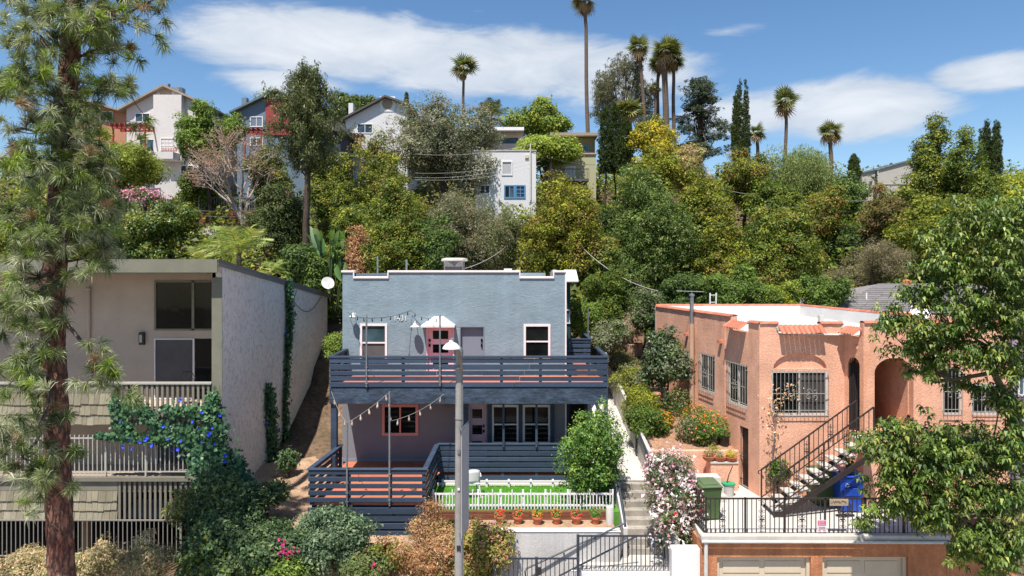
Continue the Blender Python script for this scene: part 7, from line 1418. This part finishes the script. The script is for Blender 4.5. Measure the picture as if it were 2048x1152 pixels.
# oleander
tree('oleander', 'pink white flowering oleander beside the stairs', 1348, 862, 1100, 128, 18.2, [(.03, .06, .018), (.055, .085, .025), (.09, .11, .035)], .085, 8500, 102, 26, sub=.14, cat='shrub', group='shrubs', mat=FOLG, asp=.24, tr=.04, z0=2.6, depth=.8, flowers=[(.50, .33, .35), (.54, .40, .42), (.45, .20, .25), (.54, .45, .46)], nf=5600, fl=.07)
t = thing('rose_plant', 'few scarlet blooms inside the oleander', 'plant', P(1340, 1050, 17.55)); rg = np.random.default_rng(6)
FL5 = MB()
for k in range(5): a = k * 1.257; FL5.add([V(0, 0, 0), V(math.cos(a - .45) * .04, math.sin(a - .45) * .04, .02), V(math.cos(a) * .06, math.sin(a) * .06, .015), V(math.cos(a + .45) * .04, math.sin(a + .45) * .04, .02)], [(0, 1, 2, 3)])
FLR = FL5.mesh('bloom', surf('scarlet_petal', (.62, .02, .02), .1, 5, .6, 20, 0)); FLM = FL5.mesh('bloom', surf('magenta_petal', (.62, .03, .20), .1, 5, .6, 20, 0))
for (px, py) in ((1328, 1009), (1351, 1028), (1347, 1043), (1352, 1099), (1355, 1101), (1402, 1023)): inst('bloom', FLR, t, P(px, py, 17.6), (R(60), 0, px), (1.1,)*3)
# low growth at the front edge
def bush(nm, px, pt, pb, wd, d, pal, n, sd_, lf, flowers=None, nf=0, fl=.06, asp=.5, z0=None, mat=None, sub=.14, name='front_shrub', w=None, shape='round', depth=.8): tree(name, nm, px, pt, pb, wd, d, pal, lf, n, sd_, 16, shape, w, asp, sub, 'shrubs along the street front', mat, None, .035, 8, depth, z0 if z0 is not None else Z(pb, d) - .3, None, flowers, nf, fl, cat='shrub')
VIN = [(.028, .052, .022), (.042, .074, .032), (.062, .095, .042), (.095, .13, .05)]
bush('dusty green rounded shrub in front of the navy deck skirt', 672, 1005, 1140, 150, 17.9, [(.07, .105, .06), (.10, .14, .08), (.14, .18, .10), (.05, .08, .04)], 9500, 110, .085, sub=.15)
bush('dark vine hedge left of the dusty shrub', 560, 1035, 1150, 190, 17.6, VIN, 9500, 111, .10); bush('dense vine mound at the foot of the apartment corner', 440, 930, 1120, 165, 18.3, VIN, 12500, 112, .105, sub=.18); bush('lower vine mound at the street front, far left of the hedge', 420, 1060, 1175, 150, 17.4, VIN + OLV[:1], 8000, 113, .10)
bush('magenta flowered patch in the vine hedge', 575, 1080, 1125, 60, 17.3, VIN, 900, 114, .08, [(.65, .02, .16), (.7, .05, .25)], 190, .07); bush('bright green low patch below the magenta flowers', 585, 1118, 1160, 110, 17.0, LTG + MDG, 2600, 115, .08)
bush('rusty dry shrub left of the lamp post', 862, 1035, 1170, 140, 17.5, BRN + [(.34, .22, .12), (.14, .13, .04)], 9500, 116, .07, asp=.35); bush('mixed red flowered shrub right of the lamp post', 960, 1030, 1165, 125, 17.4, [(.15, .16, .03), (.22, .20, .05), (.10, .10, .03), (.24, .13, .07)], 8500, 117, .07, [(.62, .04, .04), (.45, .12, .25)], 130, .07); bush('low dry patch under the navy deck corner', 780, 1075, 1150, 120, 17.8, BRN + OLV, 2600, 118, .08, [(.5, .04, .15)], 40, .06); bush('thin brown twiggy plant left of the picket fence corner', 870, 990, 1060, 50, 18.5, BRN + [(.12, .10, .05)], 1500, 119, .06, asp=.25)
for k, (px, wd, pt, nm) in enumerate(((60, 150, 1085, 'pale dry shrub left of the pine trunk'), (200, 120, 1078, 'pale dry shrub right of the pine trunk'), (290, 120, 1075, 'buff shrub below the carport fence'))): bush(nm, px, pt, 1185, wd, 17.2, [(.30, .23, .13), (.22, .19, .10), (.16, .16, .07), (.36, .26, .17)], 7000, 120 + k, .075, asp=.35)
bush('pink tinged vine growth left of the vine mound', 372, 960, 1060, 70, 18.6, [(.16, .17, .05), (.10, .12, .04), (.22, .2, .07)], 1900, 125, .08, [(.55, .08, .08), (.6, .2, .2)], 70, .07)
bush('dark green ground creeper beside the dirt path', 520, 960, 1030, 110, 19.6, VIN, 4200, 126, .09); bush('small creeper clump at the foot of the apartment wall', 578, 895, 950, 36, 23.3, VIN, 900, 127, .1); bush('small green tuft beside the blue house deck skirt', 735, 1100, 1150, 90, 17.5, [(.08, .11, .04), (.12, .14, .05)], 2400, 128, .07)
bush('yellow green shrub at the lilac house', 2030, 850, 930, 60, 20.6, LTG + YOL, 2200, 129, .09); bush('dark shrub in the shade behind the foreground tree', 1930, 850, 960, 130, 19.0, DKG, 3800, 130, .11); bush('wiry climbing rose on the orange front wall', 1555, 900, 980, 34, 19.8, MDG, 500, 131, .08, name='climbing_rose')
# ---------------------------------------------------------------- morning glory on the apartment block
def glory():
    t = thing('morning_glory', 'dark leaved vine with blue trumpet flowers on the apartment corner', 'vine', V(AX, AF, 1.2)); rg = np.random.default_rng(12); C, N_ = [], []
    def strip(pts, wd, n, nrm):       # pts: list of world points
        pts = [np.array(p) for p in pts]
        for i in range(n):
            u_ = rg.uniform(0, len(pts) - 1.001); k = int(u_); p = pts[k] * (1 - (u_ - k)) + pts[k+1] * (u_ - k); ww = wd[k] * (1 - (u_ - k)) + wd[k+1] * (u_ - k); C.append(p + rg.normal(0, 1, 3) * ww * .42 * (1 - .75 * np.abs(np.array(nrm))) + np.array(nrm) * abs(rg.normal(0, .09))); N_.append(nrm)
    def onside(px, py): d = AX * F / (px - CX); return (AX + .05, d, Z(py, d))
    strip([onside(572, 566), onside(574, 640), onside(570, 700)], [.3, .34, .22], 1500, (1, -.2, 0)); strip([onside(570, 700), onside(566, 790), onside(566, 870), onside(556, 945)], [.2, .18, .22, .2], 1100, (1, -.2, 0)); strip([onside(532, 778), onside(537, 850), onside(540, 930)], [.36, .5, .5], 1900, (1, -.2, 0))
    strip([P(232, 800, AF - .1), P(245, 850, AF - .1), P(262, 872, AF - .1)], [.3, .35, .3], 420, (0, -1, .2)); strip([P(195, 873, AF - .1), P(300, 875, AF - .1), P(420, 890, AF - .1)], [.1, .26, .3], 900, (0, -1, .2)); strip([P(255, 800, AF - .1), P(330, 860, AF - .1), P(400, 880, AF - .1), P(430, 910, AF - .1)], [.25, .35, .5, .5], 1700, (0, -1, .2)); strip([P(425, 790, AF - .1), P(432, 870, AF - .1), P(445, 960, AF - .2)], [.2, .45, .6], 1500, (0, -1, .2)); strip([P(330, 820, AF - .1), P(420, 830, AF - .1)], [.2, .35], 420, (0, -1, .2)); strip([P(395, 900, AF - .15), P(440, 960, AF - .3), P(430, 1040, AF - .6)], [.5, .9, 1.1], 3200, (.2, -1, .3)); strip([P(470, 920, AF - .1), P(490, 990, 20.4), P(500, 1040, 19.6)], [.4, .6, .9], 1900, (.5, -1, .3))
    C, N_ = np.array(C), np.array(N_, dtype=float); n = len(C); link('leaves', mesh_np('leaves', quads(rg, C - np.array(org_of(t)), N_, .125, .8, .45), 4, tint(rg, n, [(.022, .06, .03), (.035, .085, .04), (.06, .12, .05)], var=.25), FOLG), None, t)
    m = MB(); m.tube([onside(566, 945), onside(568, 870), onside(567, 790), onside(571, 700), onside(573, 570)], .02, 5); m.build('stem', BARK, t); m = MB(); m.tube([P(250, 800, AF - .06), P(330, 865, AF - .06), P(430, 900, AF - .06), P(440, 1000, AF - .1)], .018, 5); m.build('stem', BARK, t)
    TR = MB().lathe([(.008, -.05), (.014, -.02), (.05, .01), (.056, .014), (.04, .01), (.006, -.02)], (0, 0, 0), 10).mesh('flower', surf('glory_blue', (.035, .075, .62), .1, 6, .6, 20, 0), smooth=True)
    for (px, py) in ((241, 843), (325, 853), (361, 800), (404, 825), (385, 844), (398, 856), (425, 856), (419, 867), (295, 875), (280, 884), (260, 880), (246, 894), (264, 898), (304, 892), (345, 900), (356, 899), (362, 882), (376, 900), (404, 884), (405, 904), (418, 870), (335, 877), (430, 888), (440, 830), (450, 911), (449, 923), (450, 945), (469, 974), (466, 984), (484, 1005), (405, 1026), (459, 1036), (290, 880)): inst('flower', TR, t, P(px, py, AF - .32 if py < 905 else 20.2), (R(80) + rg.uniform(-.6, .6), rg.uniform(-.4, .4), rg.uniform(-.8, .8)), (rg.uniform(.75, 1.15),)*3)
    for (px, py) in ((575, 618), (578, 645), (581, 625), (562, 662), (535, 797), (524, 845), (538, 853), (549, 858), (553, 906), (573, 705)): inst('flower', TR, t, V(*onside(px, py)) + V(.12, 0, 0), (R(90), 0, R(70)), (1.0,)*3)
glory()
bg_ = thing('bougainvillea', 'magenta bougainvillea sprays inside the vine hedge', 'plant', P(575, 1110, 16.9)); rg = np.random.default_rng(77)
for (px, py) in [(566 + rg.normal(0, 4), 1084 + rg.normal(0, 4)) for _ in range(9)] + [(575 + rg.normal(0, 14), 1103 + rg.normal(0, 4)) for _ in range(26)] + [(553, 1124), (556, 1128), (748, 1128), (752, 1132), (757, 1140), (744, 1136)]: inst('bloom', FLM, bg_, P(px, py, 16.85 if px < 700 else 17.1), (R(60) + rg.normal(0, .4), rg.normal(0, .4), px), (.75,)*3)
# ---------------------------------------------------------------- big pine at the left
def big_pine():
    d = 15.2; base = P(126, 1175, d); base.z = .75; t = thing('long_needle_pine', 'tall pine with reddish trunk and long pale needles at the left edge', 'tree', base, None); rg = np.random.default_rng(21)
    ctr0 = [(127, 1240, 15.2, .36), (124, 1152, 15.2, .33), (116, 980, 15.2, .315), (112, 820, 15.2, .305), (104, 620, 15.2, .29), (118, 420, 15.25, .28), (128, 250, 15.3, .27), (140, 100, 15.35, .25), (150, -30, 15.4, .23), (158, -260, 15.5, .17), (160, -520, 15.6, .08)]
    ctr = [(a, b, c, e * .78) for a, b, c, e in ctr0]; pts = [P(a, b, c) for a, b, c, _ in ctr]; m = MB(); P2, R2 = [], []
    for i in range(len(pts) - 1):
        for k in range(12): u_ = k / 12; P2.append(pts[i].lerp(pts[i+1], u_)); R2.append(ctr[i][3] * (1 - u_) + ctr[i+1][3] * u_)
    m.tube(P2, R2, 30)
    for v in m.v:
        a = math.atan2(v.y - d, v.x - base.x); s = .018 * math.sin(a * 9 + v.z * 1.3 + 2 * math.sin(v.z * 2.1)) + .012 * math.sin(a * 17 - v.z * 4.7) + .010 * math.sin(v.z * 11 + a * 5); c = Vector((X(118, d), d, v.z)); dr = Vector((v.x - c.x, v.y - c.y, 0)); v += dr.normalized() * s if dr.length > .05 else Vector((0, 0, 0))
    mt, nt, b, out = nodes('pine_bark'); tc = nt.nodes.new('ShaderNodeTexCoord'); mp = nt.nodes.new('ShaderNodeMapping'); mp.inputs['Scale'].default_value = (15, 15, 5.5); nt.links.new(tc.outputs['Object'], mp.inputs[0])
    nz = nt.nodes.new('ShaderNodeTexNoise'); nz.inputs['Scale'].default_value = 1.2; nz.inputs['Detail'].default_value = 4; nt.links.new(mp.outputs[0], nz.inputs['Vector']); mv = nt.nodes.new('ShaderNodeMixRGB'); mv.inputs[0].default_value = .6; nt.links.new(mp.outputs[0], mv.inputs[1]); nt.links.new(nz.outputs['Color'], mv.inputs[2])
    vo = nt.nodes.new('ShaderNodeTexVoronoi'); vo.feature = 'DISTANCE_TO_EDGE'; vo.inputs['Scale'].default_value = 1.15; nt.links.new(mv.outputs[0], vo.inputs['Vector'])
    plate = ramp(nt, tex(nt, 14, 6, .7, .5, (1, 1, .4)), [(.3, (.10, .042, .03)), (.5, (.24, .105, .07)), (.72, (.37, .19, .135))]); fis = ramp(nt, vo.outputs['Distance'], [(.0, (.25, .25, .25)), (.22, (1, 1, 1))]); col = mixc(nt, fis, (.022, .014, .012), plate)
    red = ramp(nt, tex(nt, 1.1, 3, .5), [(.52, (0, 0, 0)), (.66, (1, 1, 1))]); col = mixc(nt, mixc(nt, 1, red, (.5,)*3, 'MULTIPLY'), col, mixc(nt, 1, col, (1.5, .75, .6), 'MULTIPLY')); nt.links.new(col, b.inputs['Base Color']); b.inputs['Roughness'].default_value = .95; bump(nt, b, fis, .9, .05)
    m.build('trunk', mt, t, smooth=True)
    # branches: start on trunk, end pixel, depth
    BRS = [(150, 60, 240, 20, 14.6), (150, 40, 330, -10, 15.6), (135, 150, 255, 170, 14.9), (140, 90, 60, 60, 14.2), (130, 180, 20, 150, 14.5), (125, 260, 20, 260, 13.8), (130, 120, 230, 90, 16.2), (120, 300, 200, 290, 14.3), (118, 330, 10, 330, 13.9), (112, 420, 210, 420, 14.6), (112, 440, 20, 420, 13.9), (108, 520, 220, 480, 15.6), (105, 540, 30, 560, 13.7), (104, 560, 10, 640, 13.6), (110, 610, 225, 745, 14.4), (104, 620, 40, 720, 13.8), (104, 640, 12, 780, 13.8), (108, 760, 70, 860, 13.9), (110, 800, 30, 930, 13.9), (112, 880, 80, 960, 13.9), (118, 330, 215, 340, 15.4), (125, 240, 180, 215, 16.3), (120, 380, 230, 400, 16.2), (104, 500, 60, 480, 13.6), (130, 200, 100, 220, 13.9), (145, 40, 40, -20, 14.4), (150, 10, 200, -60, 14.7), (150, 30, 130, 40, 13.9), (118, 360, 150, 330, 14.0), (116, 420, 130, 500, 14.0)]
    bm = MB(); tips = []
    for i, (a, b_, c, e, dd) in enumerate(BRS):
        p, q = P(a, b_, 15.2), P(c, e, dd); mid = p.lerp(q, .5) + V(0, 0, rg.uniform(-.25, .15)); r0 = .03 + .012 * (q - p).length
        bm.tube([p, p.lerp(mid, .5) + V(0, 0, -.04), mid, mid.lerp(q, .5) + V(rg.normal(0, .05), 0, .06), q], [r0, r0*.8, r0*.65, r0*.45, r0*.25], 6)
        for k in range(8):
            u_ = rg.uniform(.3, 1.0); s = (p.lerp(mid, u_ * 2) if u_ < .5 else mid.lerp(q, u_ * 2 - 1)); dv = V(rg.normal(0, .36), rg.normal(0, .36), rg.normal(-.05, .30)); e2 = s + dv; bm.tube([s, s.lerp(e2, .5) + V(0, 0, -.06), e2], [.014, .010, .006], 4); tips.append((e2, dv.normalized()))
            if rg.uniform() < .6: e3 = e2 + V(rg.normal(0, .2), rg.normal(0, .2), rg.normal(-.02, .18)); bm.tube([e2, e3], [.007, .005], 4); tips.append((e3, (e3 - e2).normalized()))
        tips.append((q, (q - mid).normalized()))
    # extra tuft masses seen in the photograph (pixel centre, spread, depth, count)
    for (px, py, sx, sy, dd, n) in ((40, 60, 55, 60, 14.4, 34), (110, 20, 60, 30, 14.6, 26), (30, 190, 40, 55, 14.1, 28), (45, 330, 50, 50, 13.9, 30), (40, 460, 50, 45, 13.9, 26), (35, 600, 45, 50, 13.8, 26), (45, 740, 45, 45, 13.8, 22), (30, 860, 40, 50, 13.9, 20), (60, 960, 40, 35, 13.9, 14), (190, 40, 70, 40, 15.4, 34), (230, 90, 40, 40, 15.6, 20), (300, 0, 50, 20, 15.7, 14), (225, 175, 40, 22, 15.0, 22), (170, 260, 45, 45, 14.6, 26), (175, 350, 40, 50, 14.5, 28), (215, 420, 40, 45, 15.0, 30), (190, 500, 45, 35, 15.4, 22), (150, 430, 30, 60, 14.3, 22), (215, 745, 38, 22, 14.5, 16), (190, 300, 30, 40, 16, 16), (70, 250, 40, 60, 14, 24), (80, 130, 40, 50, 14.3, 24), (160, 550, 30, 15, 14.3, 8), (90, 640, 25, 30, 14, 8), (150, 880, 18, 40, 14.5, 7)):
        for k in range(int(n * .62)): p = P(px + rg.normal(0, sx * .55), py + rg.normal(0, sy * .55), dd + rg.normal(0, .45)); tips.append((p, V(rg.normal(0, .6), rg.normal(-.2, .5), rg.normal(.25, .4)).normalized()))
    bm.build('branches', surf('pine_twig', (.13, .095, .08), .25, 5, .95, 20, .4), t, smooth=True)
    tri, col = [], []
    for (p, v) in tips:
        n = 80; p = np.array(p); v = np.array(v); dirs = norm(norm(rg.normal(0, 1, (n, 3))) * .9 + v * .75 + np.array([0, 0, .1])); L = rg.uniform(.19, .32, n)[:, None]; bs = p + v * rg.uniform(-.08, .04, n)[:, None]; e = bs + dirs * L + np.array([0, 0, -1]) * (L ** 2) * rg.uniform(.5, 1.3, n)[:, None]; mid = bs + dirs * L * .55
        s = norm(np.cross(dirs, rg.normal(0, 1, (n, 3)))) * .0062; q = np.stack([bs - s*.7, mid - s, mid + s, bs - s*.7, mid + s, bs + s*.7, mid - s, e, mid + s], 1); tri.append(q.reshape(-1, 3))
        base_c = np.array([(.11, .14, .045), (.16, .18, .085), (.23, .24, .15), (.15, .20, .03), (.045, .06, .022), (.17, .11, .055)][rg.choice(6, p=[.24, .23, .18, .15, .15, .05])]); col.append(np.repeat(base_c * rg.uniform(.7, 1.3, (n, 1)), 3, 0))
    link('crown', mesh_np('crown', np.concatenate(tri) - np.array(org_of(t)), 3, np.concatenate(col), NEED), None, t)
big_pine()
# ---------------------------------------------------------------- drooping broadleaf tree at the right
def right_tree():
    d = 14.0; base = V(X(2085, 14.6), 14.6, .7); t = thing('broadleaf_tree', 'foreground tree with drooping glossy leaf clusters at the right edge', 'tree', base); rg = np.random.default_rng(31)
    L_ = [(1975, 440, 75, 55, 14.6, 70), (2040, 470, 60, 60, 14.2, 60), (1890, 480, 55, 45, 14.9, 36), (1910, 540, 70, 40, 14.4, 60), (2010, 560, 70, 50, 13.9, 70), (1850, 590, 60, 35, 14.6, 44), (1950, 620, 80, 45, 14.1, 80), (2035, 640, 60, 55, 13.9, 60), (1800, 635, 45, 28, 14.6, 24), (1880, 670, 70, 35, 14.2, 56), (1830, 690, 50, 30, 14.3, 30), (1960, 710, 70, 35, 14.0, 56), (2030, 730, 50, 40, 13.9, 30), (1870, 725, 45, 20, 14.4, 18), (1775, 650, 25, 20, 14.6, 9),
          (1795, 860, 50, 28, 14.4, 30), (1805, 905, 75, 38, 14.2, 62), (1735, 880, 24, 18, 14.5, 8), (1880, 875, 55, 36, 14.3, 34), (1890, 920, 70, 50, 14.0, 62), (1780, 950, 40, 32, 14.4, 26), (1840, 970, 70, 45, 14.0, 58), (1960, 900, 60, 45, 14.3, 44), (2020, 900, 50, 50, 14.2, 40), (1950, 985, 70, 45, 13.9, 56), (2025, 990, 45, 50, 13.9, 40), (1780, 1010, 55, 28, 14.2, 30), (1870, 1030, 50, 30, 14.0, 34), (1980, 1060, 60, 40, 13.8, 46), (1930, 1100, 40, 30, 13.9, 22), (2030, 1090, 40, 40, 13.8, 24), (1725, 1042, 15, 10, 14.4, 6), (1995, 1125, 40, 25, 13.8, 16), (2000, 790, 40, 35, 14.3, 20), (2035, 820, 35, 45, 14.2, 26), (1930, 770, 40, 18, 14.5, 10), (1850, 745, 40, 16, 14.5, 9)]
    tips = []; nodes_ = []
    for (px, py, sx, sy, dd, n) in L_:
        nodes_.append(P(px, py + sy * .5, dd + .4))
        for k in range(int(n * 2.0)): tips.append((P(px + rg.normal(0, sx * .5), py + rg.normal(0, sy * .48), dd + rg.normal(0, .38)), rg.uniform()))
    m = MB(); tk = [base, P(2078, 1000, 14.6), P(2060, 900, 14.6), P(2010, 790, 14.5), P(1985, 740, 14.4)]
    m.tube(tk, [.2, .17, .13, .08, .06], 12); m.tube([P(2062, 910, 14.6), P(2075, 700, 14.6), P(2060, 500, 14.5), P(2040, 400, 14.5)], [.12, .09, .06, .03], 9); m.tube([P(1985, 745, 14.4), P(1930, 755, 14.5), P(1870, 765, 14.6), P(1820, 735, 14.6)], [.05, .04, .028, .012], 7); m.tube([P(1985, 742, 14.4), P(2000, 690, 14.3), P(2030, 640, 14.2)], [.05, .04, .02], 7); m.tube([P(2075, 940, 14.6), P(1990, 930, 14.4), P(1900, 935, 14.3), P(1800, 930, 14.4)], [.09, .07, .045, .015], 8); m.tube([P(2078, 990, 14.6), P(2000, 1010, 14.2), P(1930, 1040, 14.1)], [.07, .05, .02], 7)
    hubs = [P(2040, 640, 14.2), P(1990, 700, 14.3), P(1900, 760, 14.5), P(2060, 520, 14.5), P(1990, 930, 14.4), P(1900, 935, 14.3), P(1820, 930, 14.4), P(1960, 1030, 14.1)]
    for q in nodes_:
        h = min(hubs, key=lambda a: (a - q).length); m.tube([h, h.lerp(q, .5) + V(0, .1, -.05), q], [.028, .02, .01], 5)
    m.build('trunk', surf('smooth_grey_bark', (.26, .20, .15), .25, 4, .9, 20, .3, fine=.2), t, smooth=True)
    V_, C_ = [], []; pal = np.array([(.055, .09, .016), (.08, .12, .022), (.12, .16, .034), (.20, .225, .045), (.034, .06, .014)])
    for (p, s) in tips:
        n = 15; p = np.array(p); a = rg.uniform(0, 6.28) + np.arange(n) * 2.4; r_ = np.array([np.cos(a), np.sin(a), np.zeros(n)]).T; up = rg.uniform(-.1, .55, n)[:, None]; L = rg.uniform(.09, .20, n)[:, None] * rg.uniform(.8, 1.15); d1 = norm(r_ + np.array([0, 0, 1]) * up); d2 = norm(r_ * .55 + np.array([0, 0, -1]) * rg.uniform(.5, 1.3, n)[:, None]); sd = np.cross(r_, [0, 0, 1.]) * L * .15
        st = p + np.array([0, 0, 1]) * rg.uniform(-.1, .05, n)[:, None] + d1 * .015; m1 = st + d1 * L * .5; e = m1 + d2 * L * .6; q = np.stack([st - sd*.3, m1 - sd, m1 + sd, st + sd*.3, m1 - sd, e - sd*.12, e + sd*.12, m1 + sd], 1); V_.append(q.reshape(-1, 3))
        kk = rg.choice(5, p=[.3, .28, .2, .08, .14]); col = pal[np.where(rg.uniform(0, 1, n) < .6, kk, rg.integers(0, 5, n))] * rg.uniform(.65, 1.25, (n, 1)) * rg.uniform(.9, 1.1, (1, 3)); C_.append(np.repeat(col, 2, 0))
    link('crown', mesh_np('crown', np.concatenate(V_) - np.array(org_of(t)), 4, np.concatenate(C_), foliage('drooping_leaf', .3, .45, .35)), None, t)
right_tree()
# wiry rose stem on the orange wall
m = MB(); m.tube([P(1548, 985, 19.75), P(1545, 900, 19.8), P(1552, 850, 19.85), P(1545, 800, 19.8)], .02, 6)
t = thing('climbing_rose', 'thin dry rose cane with withered leaves before the barred front window', 'plant', P(1548, 990, 19.75)); m.build('cane', BARKG, t); rg = np.random.default_rng(4); pts = np.array([P(1548 + rg.normal(0, 10) + (py < 800) * rg.uniform(0, 45), py, 19.8) for py in list(rg.uniform(765, 830, 130)) + list(rg.uniform(830, 985, 120))]); link('leaves', mesh_np('leaves', quads(rg, pts - np.array(org_of(t)), np.tile([0, -1, .3], (len(pts), 1)), .07, .6, .6), 4, tint(rg, len(pts), [(.40, .22, .12), (.5, .34, .24), (.2, .16, .06)]), FOL), None, t)
